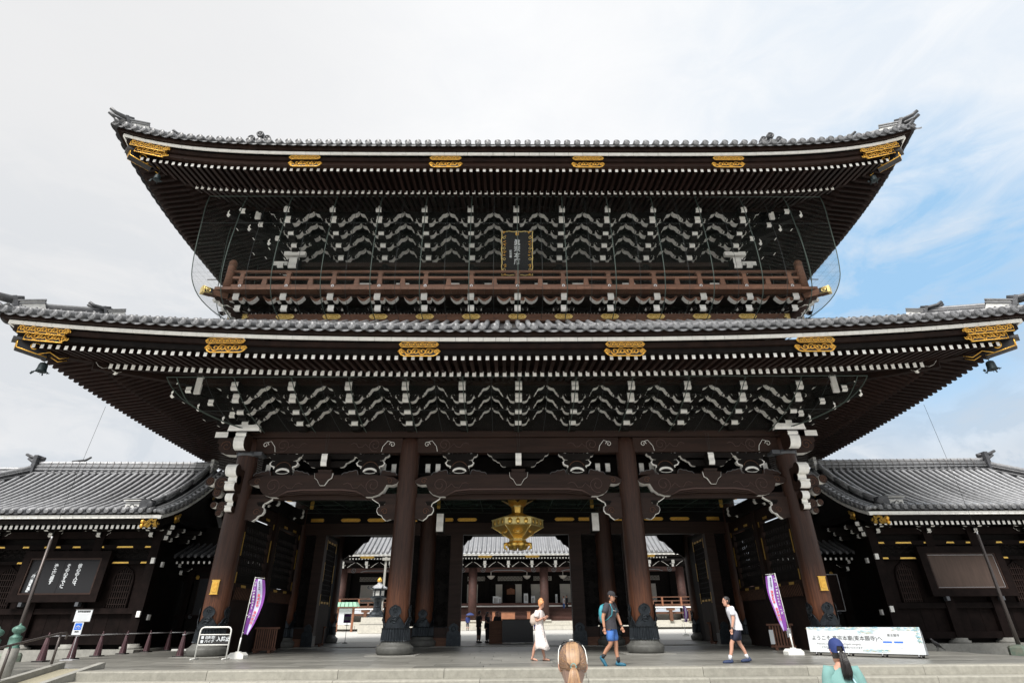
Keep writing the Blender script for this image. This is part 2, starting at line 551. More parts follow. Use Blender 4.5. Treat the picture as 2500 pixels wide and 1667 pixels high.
# ---- columns
def shoe_mesh(r, z0, z1, z2, n=64):
    """fluted bronze sheath z0..z1 and four pointed cloud-edged leaves up to z2, as a shell round a post of radius r"""
    mb = MB()
    P = []
    for z, dr in ((z0, .10), (z0 + .03, .07), (z1 - .05, .045), (z1, .065)):
        row = []
        for i in range(n * 2):
            a = PI * i / n
            f = .018 * (1 if i % 4 < 2 else -1) if z0 < z < z1 else .012 * (1 if i % 4 < 2 else -1)
            row.append(((r + dr + f) * math.cos(a), (r + dr + f) * math.sin(a), z))
        P.append(row)
    mb.grid(P, 'bronze_dark', smooth=False, closed=True)
    H = z2 - z1
    # leaf half-width (as a share of an eighth turn) against height: broad foot, cusps, neck, round head, point
    LW = [(0, 1.0), (.08, 1.0), (.13, .93), (.19, .92), (.25, .80), (.32, .70), (.40, .60), (.46, .46), (.50, .38), (.55, .38), (.60, .47), (.68, .56), (.78, .56), (.86, .46), (.92, .34), (.96, .16), (1.0, .02)]
    for q_ in range(4):
        a0 = q_ * PI / 2
        P = []
        for hz, w_ in LW:
            row = []
            for j in range(-6, 7):
                a = a0 + PI / 4 * w_ * j / 6
                bp_ = .012 * math.sin(j * 2.1 + hz * 23) * math.sin(hz * 31) if abs(j) < 5 else .014
                rr_ = r + .035 + bp_
                row.append((rr_ * math.cos(a), rr_ * math.sin(a), z1 + H * hz))
            P.append(row)
        mb.grid(P, 'bronze_dark', smooth=True)
        for s_ in (0, -1):
            mb.tube([row[s_] for row in P], .014, 'bronze_dark', 5)
    # crest and a raised beast on each leaf
    for q in range(4):
        a = q * PI / 2
        M = RZ(a + PI / 2) @ T(0, -(r + .045), 0)
        mb.tube([(x, 0, z1 + H * .78 + z) for x, z in arc(0, 0, .075, 0, 2 * PI, 12)], .014, 'bronze_dark', 5, M)
        mb.tube([(x, 0, z1 + H * .78 + z) for x, z in arc(0, 0, .03, 0, 2 * PI, 8)], .014, 'bronze_dark', 5, M)
        mb.tube([(x, 0, z1 + H * .33 + z) for x, z in spiral(0, 0, .13, .03, .4, 1.4)], .02, 'bronze_dark', 5, M)
        mb.tube([(-.16, .01, z1 + H * .25), (-.05, -.02, z1 + H * .38), (.06, -.02, z1 + H * .33), (.17, .01, z1 + H * .45)], [.015, .03, .03, .012], 'bronze_dark', 5, M)
    return mb.mesh('metal_shoe')
def column(x, y, rb=.44, rt=.40, ztop=8.0, zt0=.46):
    mb = MB()
    k = [(rb, .40), (rb, 1.5), (rb * .985, 3.5), (rt * 1.02, 6.0), (rt, ztop - .55), (rt * .97, ztop - .3), (rt * .86, ztop - .08), (rt * .6, ztop)]
    mb.lathe(k, 28, 'wood_column')
    c = put('column', mb.mesh('column'), gate, T(x, y, 0))
    pl = MB()
    pl.lathe([(.60, .02), (.655, .08), (.675, .20), (.665, .27), (.62, .29), (.56, .34), (.52, .40), (.51, .46)], 32, 'stone_dark')
    put('plinth', pl.mesh('plinth'), c, T(x, y, 0))
    put('metal_shoe', SHOE, c, T(x, y, 0))
    pad = MB()
    pad.box((0, 0, .004), (1.75, 1.75, .02), 'stone')
    put('base_slab', pad.mesh('base_slab'), c, T(x, y, 0))
    return c
SHOE = shoe_mesh(.45, .45, .87, 1.62)
cols = {}
for yy in (0.0, YC, 2 * YC):
    for xx in COLX:
        cols[(xx, yy)] = column(xx, yy)

# iron bands on the outer front columns and gold notice plates
for sx in (-1, 1):
    c = cols[(11.3 * sx, 0.0)]
    mb = MB()
    mb.lathe([(.425, 7.20), (.445, 7.21), (.445, 7.39), (.425, 7.40)], 28, 'iron_band', caps=False)
    mb.box((-sx * .52, -.1, 7.30), (.34, .5, .16), 'iron_band')
    mb.build('iron_band', c, T(11.3 * sx, 0, 0))
    mb = MB()
    mb.box((0, 0, 0), (.26, .05, .46), 'gold_leaf')
    mb.box((0, -.03, 0), (.18, .03, .34), 'gold')
    mb.box((0, 0, .235), (.30, .07, .025), 'gold')
    mb.box((0, 0, -.235), (.30, .07, .025), 'gold')
    mb.build('gold_plate', c, T(11.3 * sx + .03, -.48, 2.25))

# ---- fittings: pierced gilt plate made of a dark ground, a cusped border and scroll work
def gilt_mesh(w, h, m='gold', tip=True, ground='lacquer', half=0):
    mb = MB()
    a, b = w / 2, h / 2
    if half == 0:
        pr = [(-a, 0), (-a + b * .7, b * .75), (-a + b * 1.3, b), (a - b * 1.3, b), (a - b * .7, b * .75), (a, 0),
              (a - b * .7, -b * .75), (a - b * 1.3, -b), (-a + b * 1.3, -b), (-a + b * .7, -b * .75)]
    else:
        pr = [(-a, b), (a, b), (a - b * .6, b * .55), (a - b * .35, .15 * b), (a - b * 1.0, -.15 * b), (a - b * .5, -b), (-a, -b)]
        if half < 0:
            pr = [(-x, z) for x, z in pr]
    ccw = list(reversed(pr))
    s_ = sum(ccw[i][0] * ccw[(i + 1) % len(ccw)][1] - ccw[(i + 1) % len(ccw)][0] * ccw[i][1] for i in range(len(ccw)))
    if s_ < 0: ccw = pr
    mb.prism(ccw, -.012, .012, ground)
    t = h * .068
    mb.tube([(x, -.018, z) for x, z in pr + [pr[0]]], t, m, 5)
    n = max(2, int(w / (h * .62)))
    for i in range(n):
        cx = -a + w * (i + .5) / n
        if half == 0 and (i == 0 or i == n - 1):
            mb.tube([(cx + x, -.018, z) for x, z in arc(0, 0, b * .42, 0, 2 * PI, 8)], t * 1.1, m, 4)
            mb.box((cx, -.018, 0), (b * .35, .02, b * .35), m)
            continue
        s = 1 if i % 2 else -1
        mb.tube([(cx + x, -.018, s * z) for x, z in spiral(0, 0, b * .82, b * .12, PI * .9, 1.35, 12)], t * 1.2, m, 4)
        mb.tube([(cx + x, -.018, s * z) for x, z in spiral(w / n * .5, -b * .1, b * .45, b * .1, PI * .2, -1.0, 8)], t, m, 4)
    return mb.mesh('gilt_plate')
G_BIG = gilt_mesh(1.42, .34)
G_MID = gilt_mesh(1.34, .19)
G_SML = gilt_mesh(.80, .22, 'gold_pale', ground='gold_dull')
G_SMLE = gilt_mesh(.82, .22, 'gold_pale', ground='gold_dull', half=1)
G_CORN = gilt_mesh(1.75, .30, half=1)
G_CORN2 = gilt_mesh(1.45, .34, half=1)

# ---- roofs -------------------------------------------------------------
def eaves(o, Xc, zb, liftf, tag, gilt_x, cfg):
    """o: overhang line Y=-o at the white board; zb: z of board centre at mid; liftf(distance from corner)."""
    roof = MB()
    Hf, Hs = Xc, YC + o
    frames = {'front': (Matrix.Identity(4), Hf), 'left': (T(o - Xc, YC, 0) @ RZ(-PI / 2), Hs),
              'right': (T(Xc - o, YC, 0) @ RZ(PI / 2), Hs), 'back': (T(0, 2 * YC, 0) @ RZ(PI), Hf)}
    def L(H, a): return liftf(max(0.0, H - abs(a)))
    def hgt(d): return cfg['s1'] * d + cfg['s2'] * d * d
    # roof surface under the tiles, one sheet per side
    for nm, (M, H) in frames.items():
        P = []
        NA = 40
        for k in range(9):
            d = cfg['deep'] * k / 8
            row = []
            for i in range(NA + 1):
                a = (H + .35 - d) * (2 * i / NA - 1)
                row.append((a, -o - .35 + d, zb + .22 + hgt(d) + liftf(max(0, (H + .35 - abs(a)) - 0)) * max(0, 1 - d / 6.5)))
            P.append(row)
        roof.grid(P, 'tile_dark', M=M)
    rf = roof.build(tag, gate)
    # top hip-and-gable block of the upper roof (hidden from below, but it closes the building)
    if cfg.get('gable'):
        mb = MB()
        d = cfg['deep']
        z0 = zb + .22 + hgt(d)
        xi, y0, y1 = Xc + .35 - d, -o - .35 + d, 2 * YC + o + .35 - d
        ym = YC
        zt = z0 + (ym - y0) * .82
        mb.add([(-xi, y0, z0), (xi, y0, z0), (xi, y1, z0), (-xi, y1, z0), (-xi, ym, zt), (xi, ym, zt)],
               [(0, 1, 5, 4), (2, 3, 4, 5), (0, 4, 3), (1, 2, 5)], ['tile_dark', 'tile_dark', 'wood_dark', 'wood_dark'])
        mb.box((0, ym, zt + .5), (2 * xi + .5, .7, 1.2), 'tile_dark')
        mb.build('roof_top', rf)
    # soffit boards over the rafters
    for nm, (M, H) in frames.items():
        mb = MB()
        P = []
        for (b, dz, inner) in cfg['soffit']:
            row = []
            for i in range(33):
                a = (H - (b + o)) * (2 * i / 32 - 1)
                row.append((a, b, zb + dz + .8 * liftf(H - abs((H) * (2 * i / 32 - 1)))))
            P.append(row)
        mb.grid(P, 'wood_dark', M=M)
        mb.build('soffit', rf)
    # strips: (material, y front, y back, z low, z high, lift factor) as continuous mitred beams
    def strip(mb, M, H, y0, y1, z0, z1, m, lf=1.0, front=None, ins=0.0, n=36):
        P = []
        for i in range(n + 1):
            t = 2 * i / n - 1
            l = lf * liftf(H * (1 - abs(t)))
            a0 = (H - (y0 + o)) * t
            a1 = (H - (y1 + o)) * t
            P.append([(a0, y0, z1 + l), (a0, y0, z0 + l), (a1, y1, z0 + l), (a1, y1, z1 + l)])
        o_ = len(mb.v)
        vs = [p for r_ in P for p in r_]
        fs, ms = [], []
        for i in range(n):
            for k in range(4):
                k2 = (k + 1) % 4
                fs.append((i * 4 + k, i * 4 + k2, (i + 1) * 4 + k2, (i + 1) * 4 + k))
                ms.append((front or m) if k == 0 else m)
        mb.add(vs, fs, ms, M=M)
    for nm, (M, H) in frames.items():
        for pn, (y0, y1, z0, z1, m, lf) in cfg['strips'].items():
            mb = MB()
            strip(mb, M, H, y0, y1, zb + z0, zb + z1, m, lf)
            mb.build(pn, rf)
    # white eave boards
    random.seed(int(Xc * 10))
    for nm, (M, H) in frames.items():
        cuts = [-H]
        while cuts[-1] < H - .75:
            cuts.append(cuts[-1] + random.uniform(.42, .66))
        cuts.append(H)
        acc = MB()
        for c0, c1 in zip(cuts, cuts[1:]):
            mb = MB() if nm == 'front' else acc
            cm = (c0 + c1) / 2
            g = .006
            zz = [zb + L(H, c) for c in (c0, c1)]
            vs = []
            for (c, z) in ((c0 + g, zz[0]), (c1 - g, zz[1])):
                for (y, dz) in ((-o - .03, -.055), (-o - .03, .068), (-o + .03, .068), (-o + .03, -.055)):
                    vs.append((c, y, z + dz))
            fs = [(0, 1, 2, 3), (7, 6, 5, 4), (0, 4, 5, 1), (1, 5, 6, 2), (2, 6, 7, 3), (3, 7, 4, 0)]
            mb.add(vs, fs, 'white_paint', M=M)
            if nm == 'front':
                mb.build('eave_board', rf)
        if nm != 'front':
            acc.build('side_eave_boards', rf, kind='stuff')
    # rafters
    for kind, (ye, yi, ze, sl, w, h, lf, sp) in cfg['rafters'].items():
        RM = {}
        for nm, (M, H) in frames.items():
            acc = MB()
            lim = H - (ye + o) - .25
            n = int(lim / sp)
            for i in range(-n, n + 1):
                a = i * sp
                yin = min(yi, -o + (H - abs(a)) - .05)
                if yin - ye < .3:
                    continue
                zz = zb + ze + lf * L(H, a)
                Ln = yin - ye
                key = round(Ln, 2)
                def make():
                    mb = MB()
                    dz = sl * Ln
                    vs = [(-w / 2, 0, -h / 2), (w / 2, 0, -h / 2), (w / 2, 0, h / 2), (-w / 2, 0, h / 2),
                          (-w / 2, Ln, -h / 2 + dz), (w / 2, Ln, -h / 2 + dz), (w / 2, Ln, h / 2 + dz), (-w / 2, Ln, h / 2 + dz)]
                    fs = [(0, 1, 2, 3), (7, 6, 5, 4), (0, 4, 5, 1), (1, 5, 6, 2), (2, 6, 7, 3), (3, 7, 4, 0)]
                    mb.add(vs, fs, ['white_paint'] + ['wood_rafter'] * 5)
                    return mb
                if nm == 'front':
                    if key not in RM:
                        RM[key] = make().mesh(kind)
                    jit = random.uniform(-.008, .008)
                    put(kind, RM[key], rf, M @ T(a + jit, ye + random.uniform(-.012, .012), zz))
                else:
                    mb = make()
                    acc.add([(x + a, y + ye, z + zz) for x, y, z in mb.v], mb.f, [mb.mats[k] for k in mb.m], M=M)
            if nm != 'front':
                acc.build('side_' + kind + 's', rf, kind='stuff')
    # hip rafters with gilt nose
    for sx in (-1, 1):
        for yy in (0, 1):
            mb = MB()
            d = Vector((-sx, 1)).normalized()
            c = Vector((sx * (Xc - .05), -o + .05)) + d * .95
            e = c + d * 8.5
            zc = zb + liftf(0) * .78 - .52
            Mm = Matrix.Identity(4) if yy == 0 else T(0, 2 * YC, 0) @ S(1, -1, 1)
            ang = math.atan2(d.y, d.x)
            Mh = Mm @ T(c.x, c.y, zc) @ RZ(ang) @ RY(-math.atan(.10))
            mb.box((4.1, 0, .0), (8.6, .30, .38), 'wood_dark', M=Mh)
            mb.box((4.9, 0, -.30), (6.6, .26, .26), 'wood_dark', M=Mh)
            mb.build('hip_rafter', rf)
            nb = MB()
            nb.prism([(-.62, -.15), (.25, -.34), (.25, .10), (-.62, .17)], -.17, .17, 'lacquer', M=Mh)
            for s2 in (-1, 1):
                nb.tube([(-.60, s2 * .18, -.13), (.25, s2 * .18, -.32)], .022, 'gold', 5, Mh)
                nb.tube([(-.60, s2 * .18, .14), (-.60, s2 * .18, -.13)], .022, 'gold', 5, Mh)
                nb.tube([(x - .12, s2 * .18, z - .02) for x, z in spiral(0, 0, .17, .05, 0, s2 * .1 + 1.1, 16)], .03, 'gold', 5, Mh)
                nb.tube([(.0, s2 * .18, -.26), (.3, s2 * .175, -.12), (.6, s2 * .17, -.30), (.85, s2 * .17, -.2)], .02, 'gold', 5, Mh)
            nb.box((-.625, 0, .0), (.012, .25, .24), 'gold', M=Mh)
            nb.box((-.22, 0, .19), (1.05, .44, .09), 'onigawara', M=Mh)
            nb.build('gilt_nose', rf)
            # white cloud-shaped nose where the lower hip rafter ends
            wv = MB()
            pr = [(0, .12), (.12, -.02), (.28, -.06), (.40, .0), (.46, .08), (.56, -.05), (.72, -.10), (.86, -.02), (.90, .13)]
            pr = [(x - .1, z) for x, z in pr]
            base = T(c.x + d.x * 1.75, c.y + d.y * 1.75, zc - .12) @ RZ(ang)
            wv.prism([(x, z) for x, z in pr], -.16, .16, 'wood_dark', edges=['white_paint'] * 8 + ['wood_dark'], M=Mm @ base if yy == 0 else Mm @ base)
            wv.build('white_nose', rf)
    # gilt plates on the fascia
    for gx in gilt_x:
        l = L(Hf, gx)
        put('gilt_plate', G_BIG, rf, T(gx, cfg['gy'][0], zb + cfg['gz'][0] + l))
        put('gilt_plate', G_MID, rf, T(gx, cfg['gy'][1], zb + cfg['gz'][1] + l))
    for sx in (-1, 1):
        xx = sx * (Xc - 1.25)
        l0, l1 = L(Hf, xx - .5), L(Hf, xx + .5)
        tilt = math.atan((l1 - l0))
        Mf = Matrix.Identity(4) if sx < 0 else MX
        put('gilt_plate', G_CORN2, rf, T(xx + sx * -.05, cfg['gy'][0], zb + cfg['gz'][0] + L(Hf, xx)) @ RY(-tilt) @ Mf)
        put('gilt_plate', G_CORN, rf, T(xx, cfg['gy'][1], zb + cfg['gz'][1] + L(Hf, xx)) @ RY(-tilt) @ Mf)
    # round tile ends and pan tile ends along the eaves
    sp = cfg['tsp']
    mb = MB()
    r = .135
    mb.lathe([(.001, -.035), (.035, -.035), (.04, -.022), (.085, -.022), (.09, -.04), (.10, -.04), (.105, -.022), (r - .018, -.022), (r - .012, -.045), (r, -.045), (r, 0)], 20, 'tile_cap', M=RX(PI / 2) @ S(1, 1, -1), caps=False, smooth=False)
    mb.tube([(0, 0, 0), (0, .55, .26), (0, .60, .29)], [r * .93, r * .9, r * .9], 'tile_gate', 12)
    mb.box((0, .20, .235), (.05, .05, .05), 'tile_gate')
    ET = mb.mesh('eave_tile')
    mb = MB()
    P = []
    for k, (dy, dz) in enumerate(((0, -.085), (0, 0), (.5, .25))):
        P.append([(sp * (.5 * t), dy, dz - .035 - .07 * (1 - t * t)) for t in [i / 6 - 1 + i / 6 for i in range(7)]])
    mb.grid(P, 'tile_cap', smooth=False)
    PT_ = mb.mesh('pan_tile')
    for nm, (M, H) in frames.items():
        n = int((H + .25) / sp)
        acc = MB()
        for i in range(-n, n + 1):
            a = i * sp
            z = zb + .30 + L(H, a)
            if nm == 'front':
                put('eave_tile', ET, rf, M @ T(a + random.uniform(-.01, .01), -o - .36, z + random.uniform(-.006, .006)) @ RZ(random.uniform(-.03, .03)))
                put('pan_tile', PT_, rf, M @ T(a + sp / 2, -o - .33, zb + .30 + L(H, a + sp / 2)))
            elif nm != 'back':
                for me in (ET, PT_):
                    off = sp / 2 if me is PT_ else 0
                    acc.add([(v.co.x + a + off, v.co.y - o - .36, v.co.z + z) for v in me.vertices], [tuple(p.vertices) for p in me.polygons],
                            ['tile_gate'] * len(me.polygons), M=M)
        if acc.v:
            acc.build('side_eave_tiles', rf, kind='stuff')
    # tile rows running up the slope
    for nm, (M, H) in frames.items():
        if nm == 'back':
            continue
        n = int((H + .25) / sp)
        acc = MB()
        for i in range(-n, n + 1):
            a = i * sp
            dmax = min(cfg['deep'] - .05, H + .2 - abs(a))
            if dmax < .8:
                continue
            mb = MB() if (nm == 'front' and cfg.get('rows')) else acc
            pts, rs = [], []
            d = .5
            j = 0
            while d < dmax:
                z = zb + .30 + hgt(d) + L(H, a) * max(0, 1 - d / 6.5)
                for dd, rr in ((0, .118), (.02, .106), (.40, .100)):
                    if d + dd <= dmax:
                        zz = zb + .30 + hgt(d + dd) + L(H, a) * max(0, 1 - (d + dd) / 6.5)
                        pts.append((a, -o - .36 + d + dd, zz)); rs.append(rr)
                d += .42
            mb.tube(pts, rs, 'tile_gate', 8, M=M)
            if mb is not acc:
                mb.build('tile_row', rf)
        if acc.v:
            acc.build('side_tile_rows', rf, kind='stuff')
    # hip ridges with stacked courses, white plaster and nested tusk tiles
    for sx in (-1, 1):
        c = Vector((sx * (Xc + .10), -o - .12))
        d = Vector((-sx, 1)).normalized()
        ang = math.atan2(d.y, d.x)
        hm = MB()
        pts = []
        for k in range(0, 15):
            t = k / 14 * (cfg['deep'] * 1.35)
            dd = t / 1.414
            z = zb + .42 + hgt(dd) + liftf(0) * max(0, 1 - dd / 6.5) ** 1.0 * (1 - .0 * t)
            lf_ = liftf(dd * 0)
            pts.append((c.x + d.x * t, c.y + d.y * t, z))
        kc = next(i for i in range(15) if i / 14 * (cfg['deep'] * 1.35) >= cfg['orn2'])
        for (w, dz, m) in ((.17, -.02, 'tile_dark'), (.13, .12, 'tile_dark'), (.10, .24, 'tile_gate')):
            hm.tube([(x, y, z + dz) for x, y, z in pts[1:kc + 1]], w, m, 8)
        for (w, dz, m) in ((.13, -.22, 'tile_dark'), (.10, -.10, 'tile_gate')):
            hm.tube([(x, y, z + dz) for x, y, z in pts[kc:]], w, m, 8)
        hm.build('hip_ridge', rf)
        for (t0, sc) in ((.15, 1.0), (cfg['orn2'], .8)):
            k = t0
            dd = k / 1.414
            z = zb + .26 + hgt(dd) + liftf(0) * max(0, 1 - dd / 6.5)
            Mo = T(c.x + d.x * k, c.y + d.y * k, z) @ RZ(ang) @ RY(-.42) @ S(sc, sc, sc)
            om = MB()
            # plaster block with dark courses
            om.box((.55, 0, .16), (.66, .34, .26), 'shikkui', M=Mo)
            om.box((.55, 0, .32), (.74, .42, .05), 'tile_gate', M=Mo)
            om.box((.55, 0, .37), (.66, .34, .05), 'shikkui', M=Mo)
            om.box((.55, 0, .42), (.78, .46, .05), 'tile_gate', M=Mo)
            om.box((.10, 0, .30), (.12, .46, .60), 'onigawara', M=Mo)
            om.build('ridge_end', rf)
            tk = MB()
            for (yy, x0, z0, ln) in ((.14, .35, .50, .80), (-.14, .35, .50, .80), (.15, .25, .02, .62), (-.15, .25, .02, .62)):
                tk.tube([(x0, yy, z0), (x0 - ln * .4, yy, z0 + .03), (x0 - ln * .8, yy, z0 + .16), (x0 - ln, yy, z0 + .34)],
                        [.095, .095, .085, .075], 'onigawara', 10, Mo)
            tk.build('tusk_tile', rf)
    return rf, frames

def lift_low(t):
    return .72 * max(0.0, (17.8 - t) / 17.8) ** 2.7
def lift_up(t):
    return 1.08 * max(0.0, (16.9 - t) / 16.9) ** 6

low_cfg = dict(s1=.50, s2=.020, deep=4.8, tsp=.437, rows=True, orn2=2.6,
    soffit=((-5.9, -.38, 0), (-4.1, -.02, 0), (-4.0, -.14, 0), (-.2, 1.25, 0)),
    strips={'tile_board': (-6.40, -6.1, .10, .235, 'wood_dark', 1.0), 'fascia_beam': (-6.08, -5.9, -.26, -.085, 'wood_dark', 1.0),
            'lower_fascia': (-5.96, -5.72, -.42, -.26, 'wood_black', .92), 'rafter_beam': (-4.12, -3.95, -.27, -.10, 'wood_dark', .8)},
    rafters={'flying_rafter': (-5.80, -3.9, -.50, .14, .118, .15, .80, .283), 'rafter': (-4.22, 0.0, -.40, .33, .135, .20, .72, .279)},
    gy=(-6.0, -6.13), gz=(-.36, -.165))
up_cfg = dict(s1=.55, s2=.030, deep=4.2, tsp=.418, rows=False, orn2=2.3, gable=True,
    soffit=((-5.3, -.38, 0), (-3.5, -.02, 0), (-3.4, -.14, 0), (.9, 1.35, 0)),
    strips={'tile_board': (-5.80, -5.5, .10, .25, 'wood_dark', 1.0), 'fascia_beam': (-5.48, -5.3, -.28, -.085, 'wood_dark', 1.0),
            'lower_fascia': (-5.38, -5.12, -.44, -.28, 'wood_beam', .92), 'rafter_beam': (-3.52, -3.35, -.22, -.06, 'wood_dark', .8)},
    rafters={'flying_rafter': (-5.20, -3.3, -.52, .15, .118, .15, .80, .283), 'rafter': (-3.64, .9, -.34, .33, .135, .20, .72, .279)},
    gy=(-5.40, -5.53), gz=(-.37, -.17))
low_roof, _ = eaves(6.2, 17.5, 9.56, lift_low, 'lower_roof', (-10.0, -3.45, 3.55, 10.1), low_cfg)
up_roof, _ = eaves(5.6, 16.95, 18.72, lift_up, 'upper_roof', (-9.0, -3.05, 3.0, 9.0), up_cfg)
# descending ridge ornaments showing above the upper eave: three curled tiles
for sx in (-1, 1):
    om = MB()
    Mo = T(sx * 11.75, -4.55, 19.75)
    om.box((0, .12, .55), (.75, .2, .9), 'onigawara', M=Mo)
    for dx, zz, rr in ((-.36, 1.02, .15), (0, 1.26, .16), (.36, 1.02, .15)):
        om.lathe([(.001, -.06), (.05, -.06), (.06, -.02), (.10, -.02), (.11, -.06), (rr, -.06), (rr, .2)], 14, 'onigawara', M=Mo @ T(dx, 0, zz) @ RX(PI / 2) @ S(1, 1, -1), caps=False)
        om.tube([(dx, .05, zz - .1), (dx * .8, .08, zz - .4), (dx * .5, .1, zz - .7)], [.08, .11, .16], 'onigawara', 8, Mo)
    om.build('ridge_ornament', up_roof)
# ------------------------------------------------------------------ brackets
def arm_mesh(L_, h, w, curve=.40, up=.0):
    """boat-shaped bracket arm, centred, ends curved up with painted white undersides"""
    mb = MB()
    left, right, eL, eR = [], [], [], []
    bot = [(-L_ + curve, 0), (L_ - curve, 0)]
    endR = [(L_ - curve * .80, .02 * h), (L_ - curve * .63, .10 * h), (L_ - curve * .52, .25 * h), (L_ - curve * .46, .44 * h), (L_ - curve * .38, .55 * h),
            (L_ - curve * .24, .58 * h), (L_ - curve * .11, .68 * h), (L_ - curve * .03, .84 * h), (L_, h)]
    prof = [bot[0], bot[1]] + endR + [(-x, z) for x, z in reversed(endR)]
    ne = len(endR)
    edges = ['wood_black'] + ['white_paint'] * ne + ['wood_black'] + ['white_paint'] * ne
    mb.prism(prof, -w / 2, w / 2, 'wood_black', edges=edges)
    return mb
def block_into(mb, x, y, z, s=.20):
    h = s * .62
    k = s / 2
    q = k * .62
    n = 4
    P = []
    prof = [(q, 0), (q * 1.02, h * .18), (q * 1.18, h * .36), (k, h * .52), (k, h)]
    vs = []
    for r, zz in prof:
        vs += [(x - r, y - r, z + zz), (x + r, y - r, z + zz), (x + r, y + r, z + zz), (x - r, y + r, z + zz)]
    fs, ms = [(3, 2, 1, 0)], ['wood_black']
    for i in range(len(prof) - 1):
        for j in range(4):
            j2 = (j + 1) % 4
            fs.append((i * 4 + j, i * 4 + j2, i * 4 + 4 + j2, i * 4 + 4 + j))
            ms.append('white_paint' if (i < 3 and j in (1, 3)) else 'wood_black')
    fs.append((16, 17, 18, 19)); ms.append('wood_black')
    mb.add(vs, fs, ms)
ARM_S = arm_mesh(.62, .42, .28, .46).mesh('cross_arm')
ARM_L = arm_mesh(1.09, .52, .28, .68).mesh('cross_arm')
ARM_F = arm_mesh(.60, .22, .16, .34).mesh('cross_arm')
def nose(mb, x, y0, y1, z, w=.22, h=.27, M=None):
    """projecting arm whose front is a curved white face"""
    pr = [(y1, z), (y1, z + h), (y0 - .0, z + h), (y0 - .035, z + h * .8), (y0 - .01, z + h * .55), (y0 - .045, z + h * .3), (y0, z + .02), (y0 + .06, z)]
    mb.prism(pr, x - w / 2, x + w / 2, 'wood_black', axis='X',
             edges=['wood_black', 'wood_black', 'white_paint', 'white_paint', 'white_paint', 'white_paint', 'white_paint', 'wood_black'], M=M)
def cluster_mesh(planes, tail=True):
    mb = MB()
    for k, (y, z) in enumerate(planes):
        nose(mb, 0, y - .34, y + 1.1, z - .10, .27, .38)
        for xx in (-.98, -.50, .50, .98):
            block_into(mb, xx, y - .06, z + .66, .22)
        for xx in (-.55, .55, -.24, .24):
            block_into(mb, xx, y - .08, z + .20, .24)
        mb.box((0, y + .02, z - .16), (.30, .30, .14), 'wood_black', taper=(1.2, 1.2))
        # slanting tail arms
        if tail:
            mb.box((0, y + .5, z + .35), (.13, 1.2, .16), 'wood_black', front='white_paint')
    yl, zl = planes[-1]
    nose(mb, 0, yl - .66, yl + .6, zl + .30, .27, .36)
    return mb.mesh('bracket_set')
def side_cluster(planes): return cluster_mesh(planes)
low_planes = ((-.55, 8.42), (-1.15, 8.70), (-1.75, 8.98))
up_planes = ((.35, 17.38), (-.25, 17.72), (-.85, 18.02), (-1.45, 18.28))
def brackets(parent, xs, planes, ystart, beamz, frames_sides, sp):
    CM = cluster_mesh(planes)
    for x in xs:
        b = put('bracket_set', CM, parent, T(x, 0, 0))
        for k, (y, z) in enumerate(planes):
            put('cross_arm', ARM_S, b, T(x, y, z))
            put('cross_arm', ARM_L, b, T(x, y, z + .28))
    # back walls and purlins between clusters
    mb = MB()
    x0, x1 = xs[0] - .2, xs[-1] + .2
    for k, (y, z) in enumerate(planes):
        mb.box(((x0 + x1) / 2, y + .1, z + .85), (x1 - x0 + .9 + k * 1.1, .10, .10), 'wood_black')
        # dark sloping lattice between the steps
        y2 = y + .60
        mb.box(((x0 + x1) / 2, y + .30, z + .91), (x1 - x0 + .5, .60, .03), 'wood_black')
    mb.box(((x0 + x1) / 2, planes[0][0] + .45, planes[0][1] + .55), (x1 - x0, .12, 1.6), 'wood_black')
    mb.box(((x0 + x1) / 2, planes[-1][0] - .34, planes[-1][1] + .76), (x1 - x0 + 4.0, .24, .22), 'wood_dark')
    mb.build('bracket_wall', parent)
storey1 = gate
brackets(gate, [-11.3 + 2.26 * i for i in range(11)], low_planes, -.1, 8.3, None, 2.26)
brackets(gate, [-11.0 + 2.20 * i for i in range(11)], up_planes, .9, 17.3, None, 2.2)
